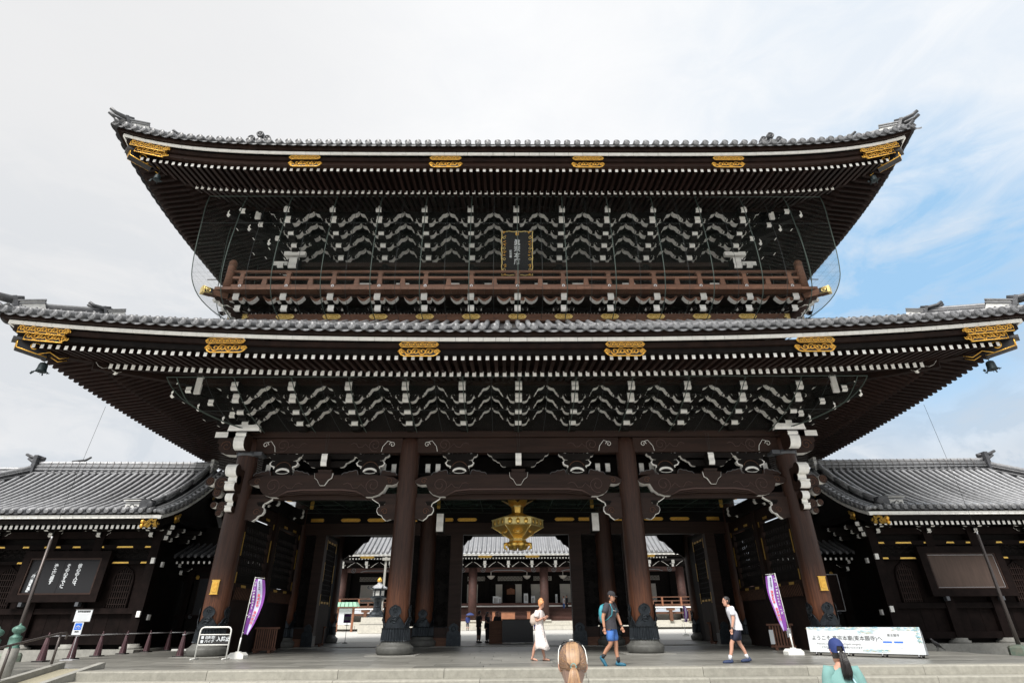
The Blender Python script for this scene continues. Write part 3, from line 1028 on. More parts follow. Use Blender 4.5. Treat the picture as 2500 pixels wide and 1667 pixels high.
# the same brackets on the two flanks, as two joined masses (seen edge-on through the nets)
for sx in (-1, 1):
    for nm, planes, xw, Y0, Y1 in (('flank_brackets', low_planes, 11.3, 0, 2 * YC), ('flank_brackets', up_planes, 11.0, .3, 2 * YC - .3)):
        acc = MB()
        n = 6
        for i in range(1, n):
            yy = Y0 + (Y1 - Y0) * i / n
            cmv = CMV = None
            M = T(sx * xw, yy, 0) @ RZ(sx * PI / 2)
            for k, (y, z) in enumerate(planes):
                y = y if planes is low_planes else y - .3
                nose(acc, 0, y - .28, y + .9, z - .02, .22, .27, M)
                for A, dz in ((ARM_S, 0), (ARM_L, .24)):
                    acc.add([(v.co.x, v.co.y + y, v.co.z + z + dz) for v in A.vertices], [tuple(p.vertices) for p in A.polygons],
                            [('wood_black', 'white_paint')[p.material_index] for p in A.polygons], M=M)
        for k, (y, z) in enumerate(planes):
            acc.box((sx * (xw - y), YC, z + .62), (.14, Y1 - Y0 + 2 * k, .12), 'wood_black')
            acc.box((sx * (xw - y - .3), YC, z + .70), (.6, Y1 - Y0 + 2, .03), 'wood_black')
        acc.box((sx * (xw - .25), YC, planes[0][1] + .3), (.14, Y1 - Y0, 1.7), 'wood_black')
        acc.build(nm, gate, kind='stuff')
    # corner sets: diagonal arms fanning out with long white noses
    for planes, xw, yw, nm in ((low_planes, 11.3, 0, 'corner_bracket'), (up_planes, 11.0, .55, 'corner_bracket')):
        mb = MB()
        for k, (y, z) in enumerate(planes):
            dd = (-y if planes is low_planes else .35 - y + .2) * 1.15
            M = T(sx * xw, yw, 0) @ RZ(-sx * PI / 4 * -1)
            Ld = dd * 1.5 + .35
            nose(mb, 0, -Ld, .3, z + .02, .26, .30, M)
            for off in (.45, -.45):
                M2 = T(sx * (xw + (off if off > 0 else 0) * .0), yw, 0)
            nose(mb, sx * (xw + dd * .9), yw - dd - .35, yw + .2, z + .22, .22, .26)
            # returns pointing sideways
            Mr = T(sx * xw, yw - dd * .6, 0) @ RZ(sx * PI / 2)
            nose(mb, 0, -dd - .6, .2, z + .22, .2, .26, Mr)
            Mr = T(sx * xw, yw + .35, 0) @ RZ(sx * PI / 2)
            nose(mb, 0, -dd - .45, .2, z, .22, .28, Mr)
        zt = planes[-1][1] + .45
        # stacked white tail tips on the diagonal under the hip
        M = T(sx * xw, yw, 0) @ RZ(sx * PI / 4)
        for j, (ln, dz) in enumerate(((2.9, .18), (3.35, .42), (3.7, .62))):
            nose(mb, 0, -ln, .2, zt + dz - .25, .24, .22, M)
        mb.box((sx * (xw + 1.55), yw - 3.1 + .9, zt + .15), (.24, .10, .75), 'white_paint')
        mb.build(nm, gate)

# ------------------------------------------------------------------ beams at the column heads
def scroll_relief(mb, x, z, s, y, m='wood_rail', flip=1, r=.014):
    """engraved spiral with a trailing tendril"""
    mb.tube([(x + flip * px, y, z + pz) for px, pz in spiral(0, 0, .33 * s, .08 * s, -.6 * PI, 1.45, 22)], r, m, 5)
    mb.tube([(x + flip * px, y, z + pz) for px, pz in ((.30 * s, -.12 * s), (.48 * s, .05 * s), (.62 * s, -.10 * s), (.80 * s, -.12 * s), (.92 * s, .06 * s), (1.05 * s, .10 * s), (1.2 * s, .04 * s))], r, m, 5)
bays = ((-11.3, -4.55), (-4.55, 4.55), (4.55, 11.3))
for yy, cut in ((0.0, True),):
    mb = MB()
    mb.box((0, yy, 8.12), (24.4, .62, .26), 'wood_beam')
    mb.build('plate_beam', gate)
    for a, b in bays:
        mb = MB()
        mb.box(((a + b) / 2, yy, 7.66), (b - a - .62, .40, .62), 'wood_beam')
        for f, x in ((1, a + 1.45), (-1, b - 1.45)):
            scroll_relief(mb, x, 7.68, .85, yy - .215, 'relief', f)
            mb.tube([(x - f * .28, yy - .22, 7.40), (x - f * .33, yy - .22, 7.62), (x - f * .52, yy - .22, 7.86), (x - f * .68, yy - .22, 7.80)], .012, 'white_paint', 4)
            mb.tube([(x - f * .72 + f * px, yy - .22, 7.70 + pz) for px, pz in spiral(0, 0, .13, .03, 0, 1.2, 10)], .013, 'white_paint', 4)
        mb.build('tie_beam', gate)
def rainbow(a, b, yy, zt=6.42, h=.80, th=.42, parent=gate):
    """curved tie beam with scroll ends, moulded belly and white-edged tips"""
    L_ = b - a
    c = (a + b) / 2
    A = L_ / 2 - .30
    top = [(-A, zt - .24), (-A + .25, zt - .10), (-A + .7, zt - .02), (-A + 1.4, zt), (A - 1.4, zt), (A - .7, zt - .02), (A - .25, zt - .10), (A, zt - .24)]
    bl = [(-A, zt - .24), (-A + .10, zt - .36), (-A + .28, zt - .42), (-A + .50, zt - .40), (-A + .55, zt - .50), (-A + .62, zt - .64), (-A + .80, zt - .80), (-A + 1.05, zt - .88), (-A + 1.30, zt - .88)]
    br = [(-x, z) for x, z in reversed(bl)]
    mid = [(-A + 1.6, zt - .80), (-A + 2.2, zt - .76), (A - 2.2, zt - .76), (A - 1.6, zt - .80)]
    low = bl[1:] + mid + br[:-1]
    outline = low + list(reversed(top))
    # ccw seen from -Y: low goes left to right, top right to left
    ed = []
    nb = len(low)
    for i in range(len(outline)):
        p = outline[i]
        q = outline[(i + 1) % len(outline)]
        white = (i < 7) or (nb - 8 <= i < nb) or i == len(outline) - 1
        ed.append('white_paint' if white else 'wood_beam')
    mb = MB()
    mb.prism([(c + x, z) for x, z in outline], yy - th / 2 - .06, yy + th / 2, 'wood_beam', edges=ed)
    # moulded belly: three long ribs
    for k, (dz, rr) in enumerate(((-.60, .05), (-.68, .045), (-.745, .04))):
        e = A - 1.35 - .06 * k
        mb.tube([(c - e, yy - .28, zt - .84 + .02 * k), (c - e + .35, yy - .29, zt + dz - .06), (c - e + .9, yy - .30, zt + dz), (c + e - .9, yy - .30, zt + dz), (c + e - .35, yy - .29, zt + dz - .06), (c + e, yy - .28, zt - .84 + .02 * k)],
                [rr * .3, rr * .8, rr, rr, rr * .8, rr * .3], 'relief' if k == 0 else 'wood_beam', 6)
    for f in (1, -1):
        x = c - f * (A - 1.05)
        scroll_relief(mb, x, zt - .42, 1.0, yy - .275, 'relief', f, .016)
        mb.tube([(c - f * (A - .40) + f * px, yy - .275, zt - .25 + pz) for px, pz in spiral(0, 0, .13, .03, .4, 1.2, 10)], .012, 'wood_rail', 4)
    mb.build('rainbow_beam', parent)
for a, b in bays:
    rainbow(a, b, 0.0)
    # thin under-beam linking the columns below the rainbow beam
    mb = MB()
    mb.box(((a + b) / 2, .12, 5.60), (b - a - .7, .22, .22), 'wood_beam')
    mb.build('under_beam', gate)
# frog-leg struts and brackets in the band between the two beams
def board(pr, y0, y1, parent, name, face='wood_black', edge='white_paint', M=None, edges=None):
    mb = MB()
    s_ = sum(pr[i][0] * pr[(i + 1) % len(pr)][1] - pr[(i + 1) % len(pr)][0] * pr[i][1] for i in range(len(pr)))
    if s_ < 0: pr = list(reversed(pr))
    mb.prism(pr, y0, y1, face, edge=edge, edges=edges, M=M)
    return mb.build(name, parent)
FROG_ARM = arm_mesh(.74, .28, .24, .36).mesh('cross_arm')
def frog_leg(x, z, yy):
    # swelling bear-like silhouette with pierced mouth, and cloud feet spreading left and right
    half = [(0, .02), (.30, .02), (.42, .14), (.40, .30), (.36, .38), (.52, .42), (.58, .52), (.50, .62), (.36, .62), (.28, .66), (.34, .74), (.52, .88)]
    pr = half + [(.44, .92), (.26, .80), (.18, .70), (0, .70)]
    out = pr + [(-x_, z_) for x_, z_ in reversed(pr[1:-1])]
    mb = MB()
    n = len(out)
    edges = []
    for i in range(n):
        edges.append('white_paint' if 2 <= i <= 12 or n - 13 <= i <= n - 2 else 'wood_black')
    mb.prism([(x + px, z + pz) for px, pz in out], yy - .10, yy + .14, 'wood_black', edges=edges)
    mb.tube([(x + px, yy - .12, z + .14 + pz) for px, pz in arc(0, 0, .15, PI * .02, PI * .98, 12, 1.8)], [.02, .035, .045, .05, .05, .05, .05, .05, .05, .05, .045, .035, .02], 'white_paint', 6, flat=.6)
    mb.tube([(x + px, yy - .12, z + .15 + pz) for px, pz in arc(0, 0, .06, PI * 1.1, PI * 1.9, 6, 4)], .014, 'white_paint', 4)
    for f in (-1, 1):
        mb.tube([(x + f * a_, yy - .10, z + b_) for a_, b_ in ((.40, .30), (.36, .38), (.52, .42), (.58, .52), (.50, .62))], [.03, .02, .035, .035, .012], 'white_paint', 5)
        mb.tube([(x + f * a_, yy - .10, z + b_) for a_, b_ in ((.24, .72), (.34, .80), (.42, .88), (.50, .94))], [.012, .03, .03, .02], 'white_paint', 5)
    mb.tube([(x + px, yy - .115, z + .25 + pz) for px, pz in arc(0, 0, .33, PI * .12, PI * .88, 10)], .012, 'wood_rail', 4)
    o = mb.build('frog_leg_strut', gate)
    put('cross_arm', FROG_ARM, o, T(x, yy - .02, z + .62))
    for xx_ in (-.42, 0, .42):
        bq = MB()
        block_into(bq, x + xx_, yy - .02, z + .86, .20)
        bq.build('bearing_block', o)
    for f in (-1, 1):
        cl = MB()
        p = [(.44, 0)] + [(.58 + .13 * math.cos(t), .10 + .13 * math.sin(t)) for t in (2.2, 1.5, .8)] + [(.80 + .12 * math.cos(t), .06 + .13 * math.sin(t)) for t in (2.0, 1.3, .6)] \
            + [(1.02 + .10 * math.cos(t), .02 + .11 * math.sin(t)) for t in (1.9, 1.2, .4)] + [(1.15, 0)]
        p = [(x + f * a_, z + b_) for a_, b_ in p]
        if f > 0: p = list(reversed(p))
        cl.prism(p, yy - .14, yy + .05, 'wood_beam', edge='wood_rail')
        cl.tube([(px, yy - .145, pz) for px, pz in p], .013, 'tile_cap', 4)
        cl.build('cloud_foot', o)
def band_bracket(x, z, yy):
    mb = MB()
    nose(mb, x, yy - .55, yy + .3, z + .30, .24, .50)
    mb.box((x, yy - .05, z + .12), (.46, .36, .18), 'wood_beam', taper=(1.25, 1.25))
    o = mb.build('strut_bracket', gate)
    put('cross_arm', arm_mesh(.95, .34, .18, .42).mesh('cross_arm'), o, T(x, yy + .02, z + .36))
    put('cross_arm', arm_mesh(1.30, .36, .18, .44).mesh('cross_arm'), o, T(x, yy + .02, z + .62))
    # pointed keystone hanging over the beam
    kp = [(-.37, .06), (-.34, -.14), (-.22, -.22), (-.15, -.34), (-.09, -.44), (.09, -.44), (.15, -.34), (.22, -.22), (.34, -.14), (.37, .06)]
    km = MB()
    km.prism([(x + a_, z + b_) for a_, b_ in kp], yy - .36, yy - .25, 'wood_beam', edges=['white_paint'] * 9 + ['wood_beam'])
    km.tube([(x + a_, yy - .34, z + b_) for a_, b_ in kp], .014, 'white_paint', 4)
    km.build('keystone', o)
    for d in (-1, 1):
        tb = MB()
        tb.tube([(x + d * .02, yy - .5, z + .85), (x + d * .06, yy - .5, z + 1.65)], .006, 'rope_dark', 4)
        tb.build('hanging_wire', o)
for (a, b), fl in zip(bays, (1.95, 2.65, 1.95)):
    c = (a + b) / 2
    band_bracket(c, 6.42, -.02)
    frog_leg(c - fl * .92, 6.42, 0)
    frog_leg(c + fl * .92, 6.42, 0)
    # dark timber wall behind, a metre and a half inside
    mb = MB()
    mb.box((c, 1.55, 6.9), (b - a, .1, 1.4), 'wood_black')
    mb.build('inner_wall', gate)
    for f, x in ((1, a), (-1, b)):
        for dx in (.72, 1.15):
            nm = MB()
            nose(nm, x + f * dx, .5, 1.5, 6.70, .20, .36)
            block_into(nm, x + f * dx, 1.28, 6.58)
            nm.build('inner_bracket', gate)
# scrolled brackets springing from each column under the rainbow beam
def spring(x, f, yy, z=5.52, s=1.0):
    pr = [(0, 0), (1.28, 0), (1.20, -.07), (1.02, -.18), (.90, -.24), (.86, -.40), (.96, -.46), (.98, -.60), (.90, -.74), (.74, -.80), (.66, -.92), (.50, -1.04), (.30, -.98), (0, -.98)]
    n = len(pr)
    ed = ['wood_beam'] + ['white_paint'] * 11 + ['wood_beam'] * 2
    pr2 = [(x + f * (.30 + a_ * s), z + b_ * s) for a_, b_ in pr]
    if f > 0:
        pr2 = list(reversed(pr2))
        ed = [ed[(n - 2 - i) % n] for i in range(n)]
    mb = MB()
    mb.prism(pr2, yy - .10, yy + .12, 'wood_beam', edges=ed)
    mb.tube([(x + f * (.30 + .62 * s + px), yy - .11, z - .62 * s + pz) for px, pz in spiral(0, 0, .16 * s, .04, 0, 1.2, 12)], .012, 'wood_rail', 4)
    wpts = [(x + f * (.30 + a_ * s), yy - .06, z + b_ * s) for a_, b_ in pr[1:12]]
    mb.tube(wpts, .034 * s, 'white_paint', 5)
    o = mb.build('spring_bracket', gate)
    b2 = MB()
    block_into(b2, x + f * (.34 + .72 * s), yy - .02, z - .36 * s, .26)
    b2.build('bearing_block', o)
for (a, b) in bays:
    spring(a, 1, 0, s=.84)
    spring(b, -1, 0, s=.84)
# bracket noses of the inner columns pointing forward under the beam (white hanging plates)
for x in (-4.55, 4.55):
    mb = MB()
    f = -1 if x < 0 else 1
    nose(mb, x - f * 1.15, 2.2, 3.0, 4.55, .30, .75)
    mb.build('forward_nose', gate)
# outer column heads: big white-faced noses and curled scroll noses
for sx in (-1, 1):
    x = sx * 11.3
    par = cols[(x, 0.0)]
    mb = MB()
    # capital slab ends in white, forward and sideways
    mb.box((x - sx * .02, -.86, 8.20), (1.30, .22, .26), 'wood_black', front='white_paint', top='white_paint', bottom='wood_black', side='white_paint', taper=(.92, 1))
    mb.box((x, -.40, 8.16), (.80, .80, .20), 'wood_beam')
    mb.box((x + sx * 1.0, .0, 8.12), (.86, .62, .24), 'wood_black', front='white_paint', side='white_paint')
    mb.build('capital_slab', par)
    nm = MB()
    pr = [(-.35, 7.35), (-.35, 8.0), (-1.02, 8.0), (-1.06, 7.92), (-1.02, 7.86), (-1.10, 7.75), (-1.12, 7.60), (-1.08, 7.45), (-.98, 7.34), (-.82, 7.30)]
    nm.prism(pr, x - .21, x + .21, 'wood_beam', axis='X', edges=['wood_beam', 'wood_beam'] + ['white_paint'] * 7 + ['wood_beam'])
    nm.build('beam_nose', par)
    nm = MB()
    pr = [(.42, 8.0), (1.30, 8.0), (1.32, 7.80), (1.22, 7.74), (1.24, 7.58), (1.10, 7.40), (.86, 7.30), (.42, 7.28)]
    if sx > 0:
        pr = list(reversed(pr))
        ed = ['wood_beam', 'white_paint', 'white_paint', 'white_paint', 'white_paint', 'white_paint', 'wood_beam', 'wood_beam']
    else:
        ed = ['wood_beam', 'white_paint', 'white_paint', 'white_paint', 'white_paint', 'white_paint', 'wood_beam', 'wood_beam']
    nm.prism([(x + sx * a_, b_) for a_, b_ in pr], -.2, .2, 'wood_beam', edge='white_paint')
    nm.tube([(x + sx * (.90 + px), -.21, 7.66 + pz) for px, pz in spiral(0, 0, .24, .05, 0, 1.4, 14)], .014, 'wood_rail', 4)
    nm.build('beam_nose', par)
    for (zc, s) in ((6.12, .95), (5.22, .66)):
        # forward curl: a drum with white rim, side curl: scroll faces brown, rims white
        cm = MB()
        def drum(M, r, w, m='white_paint', face='wood_beam'):
            n = 16
            vs = [(w / 2 * sgn, r * math.cos(2 * PI * i / n), r * math.sin(2 * PI * i / n)) for sgn in (-1, 1) for i in range(n)]
            fs = [tuple(range(n - 1, -1, -1)), tuple(range(n, 2 * n))] + [(i, (i + 1) % n, n + (i + 1) % n, n + i) for i in range(n)]
            cm.add(vs, fs, [face, face] + [m] * n, M=M)
        w = .40 * s
        drum(T(x, -.90 * s - .15, zc + .34 * s), .25 * s, w * 1.1)
        drum(T(x, -.62 * s - .15, zc + .02 * s), .20 * s, w * .9)
        drum(T(x, -.80 * s - .15, zc - .30 * s), .17 * s, w)
        cm.tube([(x - w * .5, -.98 * s - .15, zc - .16 * s), (x + w * .5, -.98 * s - .15, zc - .16 * s)], .035 * s, 'white_paint', 6)
        cm.box((x, -.42 * s - .1, zc), (w * .9, .75 * s, .95 * s), 'wood_beam')
        cm.build('scroll_nose', par)
        cm = MB()
        for (dx, dz, r) in ((.62, .0, .30), (1.12, .10, .19), (.72, -.38, .19)):
            drum(T(x + sx * (.2 + dx * s), 0, zc + dz * s) @ RZ(PI / 2), r * s, .30 * s, 'white_paint', 'wood_beam')
            cm.tube([(x + sx * (.2 + dx * s) + px, -.155 * s, zc + dz * s + pz) for px, pz in spiral(0, 0, r * s * .75, .03, 0, 1.6, 14)], .012 * s, 'wood_rail', 4)
        cm.box((x + sx * (.2 + .3 * s), 0, zc - .05 * s), (.7 * s, .26 * s, .5 * s), 'wood_beam')
        cm.build('scroll_nose', par)

# ------------------------------------------------------------------ upper wall, deck and railing
mb = MB()
mb.box((0, YC, 15.6), (22.0, 2 * YC - 1.1, 3.9), 'wood_black')
mb.box((0, YC, 18.6), (21.6, 2 * YC - 1.8, 2.4), 'wood_black')
mb.build('upper_wall', gate)
for x in [-11.0 + 22.0 * i / 5 for i in range(6)]:
    mb = MB()
    mb.lathe([(.30, 14.0), (.30, 17.1), (.22, 17.2)], 16, 'wood_black')
    mb.build('upper_column', gate, T(x, .45, 0))
mb = MB()
mb.box((0, .35, 17.12), (22.8, .3, .26), 'wood_beam')
mb.build('upper_plate_beam', gate)
for sx in (-1, 1):
    mb = MB()
    nose(mb, sx * 11.0, -.35, .4, 16.55, .40, .62)
    mb.box((sx * 11.0, -.25, 17.42), (1.05, .20, .22), 'wood_black', front='white_paint', bottom='white_paint', side='white_paint')
    mb.box((sx * 11.75, .15, 17.02), (.7, .40, .24), 'wood_black', front='white_paint', side='white_paint')
    nose(mb, sx * 11.7, -.1, .4, 16.75, .30, .25)
    mb.build('capital_nose', gate)
# cusped white-topped openings glimpsed over the rail
for i in range(5):
    x = -8.8 + 4.4 * i
    for dx in ((-1.25, 1.25) if i in (1, 2, 3) else (1.25,)):
        mb = MB()
        mb.prism([(x + dx - .32, 15.95), (x + dx - .22, 15.95), (x + dx - .14, 16.04), (x + dx + .14, 16.04), (x + dx + .22, 15.95), (x + dx + .32, 15.95), (x + dx + .32, 16.12), (x + dx - .32, 16.12)], .36, .5, 'white_paint')
        mb.build('window_head', gate)
DX, DY = 12.95, -2.8
deck = MB()
for y0, y1 in ((DY + .5, .6), (2 * YC - .6, 2 * YC - DY - .5)):
    deck.box((0, (y0 + y1) / 2, 13.72), (2 * DX - .5, y1 - y0, .10), 'wood_dark')
for sx in (-1, 1):
    deck.box((sx * (DX + 10.9) / 2, YC, 13.72), (DX - 10.9, 2 * YC - 1.3, .10), 'wood_dark')
dk = deck.build('balcony', gate)
xx = -DX
k = 0
while xx < DX - .1:
    w = .36
    mb = MB()
    mb.box((xx + w / 2, DY + .25, 13.80), (w - .012, .55, .13), 'wood_rail')
    if -5 <= 0:
        mb.build('deck_plank', dk)
    xx += w
for sx in (-1, 1):
    mb = MB()
    for j in range(40):
        mb.box((sx * (DX - .25), DY + .5 + .27 + j * .465, 13.80), (.5, .45, .13), 'wood_rail')
    mb.build('side_deck_planks', dk, kind='stuff')
mb = MB()
mb.box((0, DY + .55, 13.68), (2 * DX - .8, .30, .15), 'wood_dark')
for sx in (-1, 1):
    mb.box((sx * (DX - .4), YC, 13.60), (.3, 2 * YC + 5, .24), 'wood_dark')
mb.build('deck_beam', dk)
rail = put('railing', None, gate, Matrix.Identity(4)) if False else None
RLX, RLY = 12.52, -2.55
for nm, z, h, w in (('handrail', 14.80, .13, .17), ('middle_rail', 14.47, .12, .13), ('bottom_rail', 14.02, .17, .15)):
    mb = MB()
    if nm == 'handrail':
        mb.tube([(-RLX, RLY, z), (RLX, RLY, z)], .075, 'wood_rail', 10)
    else:
        mb.box((0, RLY, z), (2 * RLX, w, h), 'wood_rail')
    for sx in (-1, 1):
        mb.box((sx * RLX, YC, z), (w, 2 * YC + 5.1, h), 'wood_rail')
    mb.build(nm, dk)
for i in range(25):
    x = -12.0 + i * 1.0
    mb = MB()
    if i % 2 == 0:
        mb.box((x, RLY, 14.43), (.22, .2, .66), 'wood_rail', taper=(.7, .8))
        mb.box((x, RLY, 14.70), (.26, .18, .07), 'wood_rail')
        mb.build('rail_post', dk)
        rb = MB()
        rb.tube([(x + px, RLY - .1, 14.02 + pz) for px, pz in arc(0, 0, .055, 0, 2 * PI, 10)], .018, 'steel_light', 5)
        rb.box((x, RLY - .085, 14.02), (.05, .03, .05), 'steel_dark')
        rb.build('iron_ring', dk)
    else:
        mb.box((x, RLY, 14.24), (.24, .16, .36), 'wood_rail', taper=(.72, .8))
        mb.build('rail_strut', dk)
for sx in (-1, 1):
    mb = MB()
    mb.lathe([(.19, 13.85), (.17, 14.95), (.175, 15.0), (.175, 15.06), (.15, 15.07), (.15, 15.12), (.175, 15.14), (.17, 15.28), (.11, 15.38), (.02, 15.42)], 18, 'wood_rail')
    mb.build('corner_post', dk, T(sx * (RLX + .05), RLY, 0))
    # gilded diagonal beam end below the corner
    mb = MB()
    Mh = T(sx * DX, DY, 13.55) @ RZ(math.atan2(-1, sx)) @ RY(.06)
    mb.box((-.3, 0, 0), (1.5, .26, .26), 'wood_rail', M=Mh)
    mb.build('beam_end', dk)
    gm = MB()
    gm.box((.42, 0, 0), (.10, .30, .30), 'gold_pale', M=Mh)
    for s2 in (-1, 1):
        gm.box((.25, s2 * .14, 0), (.36, .012, .28), 'lacquer', M=Mh)
        gm.tube([(.25 + px, s2 * .155, pz) for px, pz in spiral(0, 0, .12, .03, 0, 1.6, 14)], .02, 'gold_pale', 5, Mh)
        gm.tube([(.08, s2 * .155, -.12), (.40, s2 * .155, -.13), (.40, s2 * .155, .13), (.08, s2 * .155, .12)], .016, 'gold_pale', 5, Mh)
    gm.build('gilt_cap', dk)
    # carved cloud brackets under the corner, white lower edges
    for j, (z, ln) in enumerate(((13.30, 1.45), (13.02, 1.05), (12.80, .7))):
        pr = [(-.6, .12), (ln - .1, .12), (ln, .02), (ln - .08, -.08), (ln - .22, -.06), (ln - .28, -.14), (ln - .42, -.17), (ln - .55, -.10), (ln - .7, -.15), (-.6, -.12)]
        cm = MB()
        Mc = T(sx * 11.9, -1.7, z) @ RZ(math.atan2(-1, sx))
        cm.prism(list(reversed(pr)), -.13, .13, 'wood_dark', edge='white_paint', M=Mc)
        cm.build('corner_cloud', dk)

# base beam on the lower roof with gilt plates
mb = MB()
mb.box((0, -1.75, 12.88), (25.2, .28, .34), 'wood_rail')
for sx in (-1, 1):
    mb.box((sx * 12.4, YC, 12.88), (.28, 2 * YC + 3.2, .34), 'wood_rail')
bb = mb.build('base_beam', gate)
for i in range(1, 12):
    put('gilt_plate', G_SML, bb, T(-12.12 + 2.02 * i, -1.91, 12.90))
for sx in (-1, 1):
    put('gilt_plate', G_SMLE, bb, T(sx * 12.15, -1.91, 12.90) @ (Matrix.Identity(4) if sx < 0 else MX))
# deck brackets
def deck_bracket():
    mb = MB()
    nose(mb, 0, -2.50, -1.5, 13.42, .27, .32)
    nose(mb, 0, -2.20, -1.5, 13.02, .27, .30)
    mb.box((0, -1.75, 12.98), (.34, .3, .14), 'wood_rail', taper=(1.3, 1.2))
    block_into(mb, .34, -2.0, 13.14, .24)
    block_into(mb, -.34, -2.0, 13.14, .24)
    for x in (-.85, .85, -.55, .55):
        block_into(mb, x, -1.72, 13.10, .20)
    return mb.mesh('deck_bracket')
DB = deck_bracket()
def wing_arm():
    mb = MB()
    for f in (-1, 1):
        pr = [(.12, .14), (.12, .02), (.24, .0), (.30, .07), (.26, .11), (.31, .13), (.38, .06), (.46, .0), (.58, -.02), (.70, .04), (.80, .15), (.82, .20), (.76, .20), (.66, .12), (.54, .08), (.42, .12), (.34, .18)]
        ed = ['wood_rail'] + ['white_paint'] * 11 + ['wood_rail'] * 5
        n = len(pr)
        q = [(f * a_, b_) for a_, b_ in pr]
        if f < 0:
            q = list(reversed(q)); ed = [ed[(n - 2 - i) % n] for i in range(n)]
        mb.prism(q, -.08, .08, 'wood_rail', edges=ed)
    return mb.mesh('wing_arm')
WA = wing_arm()
WA2 = arm_mesh(.5, .18, .12, .3).mesh('cross_arm')
random.seed(11)
def carving(w, h, seed, m='wood_black', dens=26, r=.035):
    """openwork foliage panel: overlapping curls of real relief"""
    rnd = random.Random(seed)
    mb = MB()
    for k in range(dens):
        cx, cz = rnd.uniform(-w / 2, w / 2), rnd.uniform(-h / 2, h / 2)
        rr = rnd.uniform(.06, .14)
        a0 = rnd.uniform(0, 2 * PI)
        mb.tube([(cx + px, rnd.uniform(-.01, .01) - .02, cz + pz) for px, pz in spiral(0, 0, rr, rr * .3, a0, rnd.choice((-1, 1)) * rnd.uniform(.7, 1.2), 7)],
                [r * .5, r, r * 1.1, r * 1.1, r, r * .9, r * .7, r * .4], m, 5)
    return mb.mesh('carved_panel')
CARV = [carving(1.3, .5, i) for i in range(3)]
for i in range(13):
    x = -12.12 + 2.02 * i
    d = put('deck_bracket', DB, dk, T(x, 0, 0))
    put('wing_arm', WA, d, T(x, -2.34, 13.36) @ S(1.08, 1.6, 1.25))
    put('cross_arm', WA2, d, T(x, -1.80, 12.94))
    if i < 12:
        put('carved_panel', CARV[i % 3], dk, T(x + 1.01, -1.60, 13.06))
        for f in (-1, 1):
            bl = MB()
            bl.tube([(x + 1.01 + f * .78, -1.68, 12.92), (x + 1.01 + f * .66, -1.72, 13.0), (x + 1.01 + f * .52, -1.74, 13.10), (x + 1.01 + f * .50, -1.74, 13.16)], [.03, .04, .03, .01], 'white_paint', 5)
            bl.build('white_leaf', dk)
mb = MB()
mb.box((0, -1.35, 13.2), (24.6, .1, 1.0), 'wood_black')
mb.build('deck_wall', dk)

# ------------------------------------------------------------------ hanging bells under the four visible corners
def bell(x, y, z, s, label):
    t = thing('wind_bell', (x, y, z), label, 'bell', 'bronze bells under the roof corners')
    mb = MB()
    mb.lathe([(.02, 0), (.10, -.01), (.16, -.05), (.185, -.14), (.19, -.3), (.215, -.42), (.23, -.46), (.20, -.47)], 18, 'bronze_bell', M=T(x, y, z) @ S(s, s, s))
    mb.build('body', t)
    c = MB()
    for i in range(4):
        a = i * PI / 2 + .4
        M = T(x, y, z) @ S(s, s, s) @ RZ(a)
        c.tube([(.2, 0, -.46), (.27, 0, -.47), (.33, 0, -.52), (.36, 0, -.48)], [.03, .03, .02, .01], 'bronze_bell', 5, M)
        c.tube([(.26, 0, -.47), (.27, 0, -.56)], .02, 'bronze_bell', 4, M)
    c.tube([(0, 0, -.3), (0, 0, -.6)], .012, 'bronze_bell', 4, T(x, y, z) @ S(s, s, s))
    c.box((0, 0, -.66), (.12, .01, .14), 'bronze_bell', M=T(x, y, z) @ S(s, s, s) @ RY(.7))
    c.build('clapper', t)
    h = MB()
    h.tube([(x, y, z), (x, y, z + .35)], .012, 'bronze_bell', 5)
    h.build('hook', t)
bell(-16.5, -5.35, 9.12, .72, 'dark bronze wind bell hanging under the left corner of the lower roof')
bell(16.55, -5.35, 9.12, .72, 'dark bronze wind bell hanging under the right corner of the lower roof')
bell(-15.45, -4.85, 18.25, .62, 'greenish bronze wind bell hanging under the left corner of the upper roof')
bell(15.5, -4.85, 18.25, .62, 'greenish bronze wind bell hanging under the right corner of the upper roof')

# ------------------------------------------------------------------ name plaque
pq = thing('name_plaque', (.02, -1.4, 15.4), 'black vertical name plaque with ornate gilt frame hanging above the balcony rail', 'plaque')
PM = T(.02, -1.25, 15.48) @ RX(R(31))
H_ = 2.05; W_ = 1.46
mb = MB()
mb.box((0, 0, H_ / 2), (W_ - .1, .10, H_ - .1), 'sign_black', M=PM)
mb.build('panel', pq)
fr_ = MB()
pts = []
def wavy(p0, p1, n, amp):
    out = []
    v = Vector(p1) - Vector(p0)
    nrm = Vector((-v.y, v.x)).normalized()
    for i in range(n):
        t = i / n
        q = Vector(p0) + v * t + nrm * amp * abs(math.sin(t * PI * n / 3))
        out.append((q.x, -.07, q.y))
    return out
a = W_ / 2
pts = wavy((-a, 0), (a, 0), 12, .03) + wavy((a, 0), (a, H_), 15, .03) + wavy((a, H_), (-a, H_), 12, .03) + wavy((-a, H_), (-a, 0), 15, .03)
fr_.tube(pts + [pts[0]], .022, 'gold_pale', 5, PM)
for z in [.28 + .49 * i for i in range(4)]:
    for sx in (-1, 1):
        fr_.tube([(sx * (a - .13) + px, -.08, z + pz) for px, pz in arc(0, 0, .055, 0, 2 * PI, 8)], .014, 'gold_pale', 4, PM)
        fr_.tube([(sx * a, -.08, z - .05), (sx * (a - .07), -.08, z), (sx * a, -.08, z + .05)], .013, 'gold_pale', 4, PM)
fr_.tube([(px, -.09, H_ - .13 + pz) for px, pz in arc(0, 0, .05, 0, 2 * PI, 10)], .04, 'gold', 6, PM)
fr_.build('gilt_frame', pq)
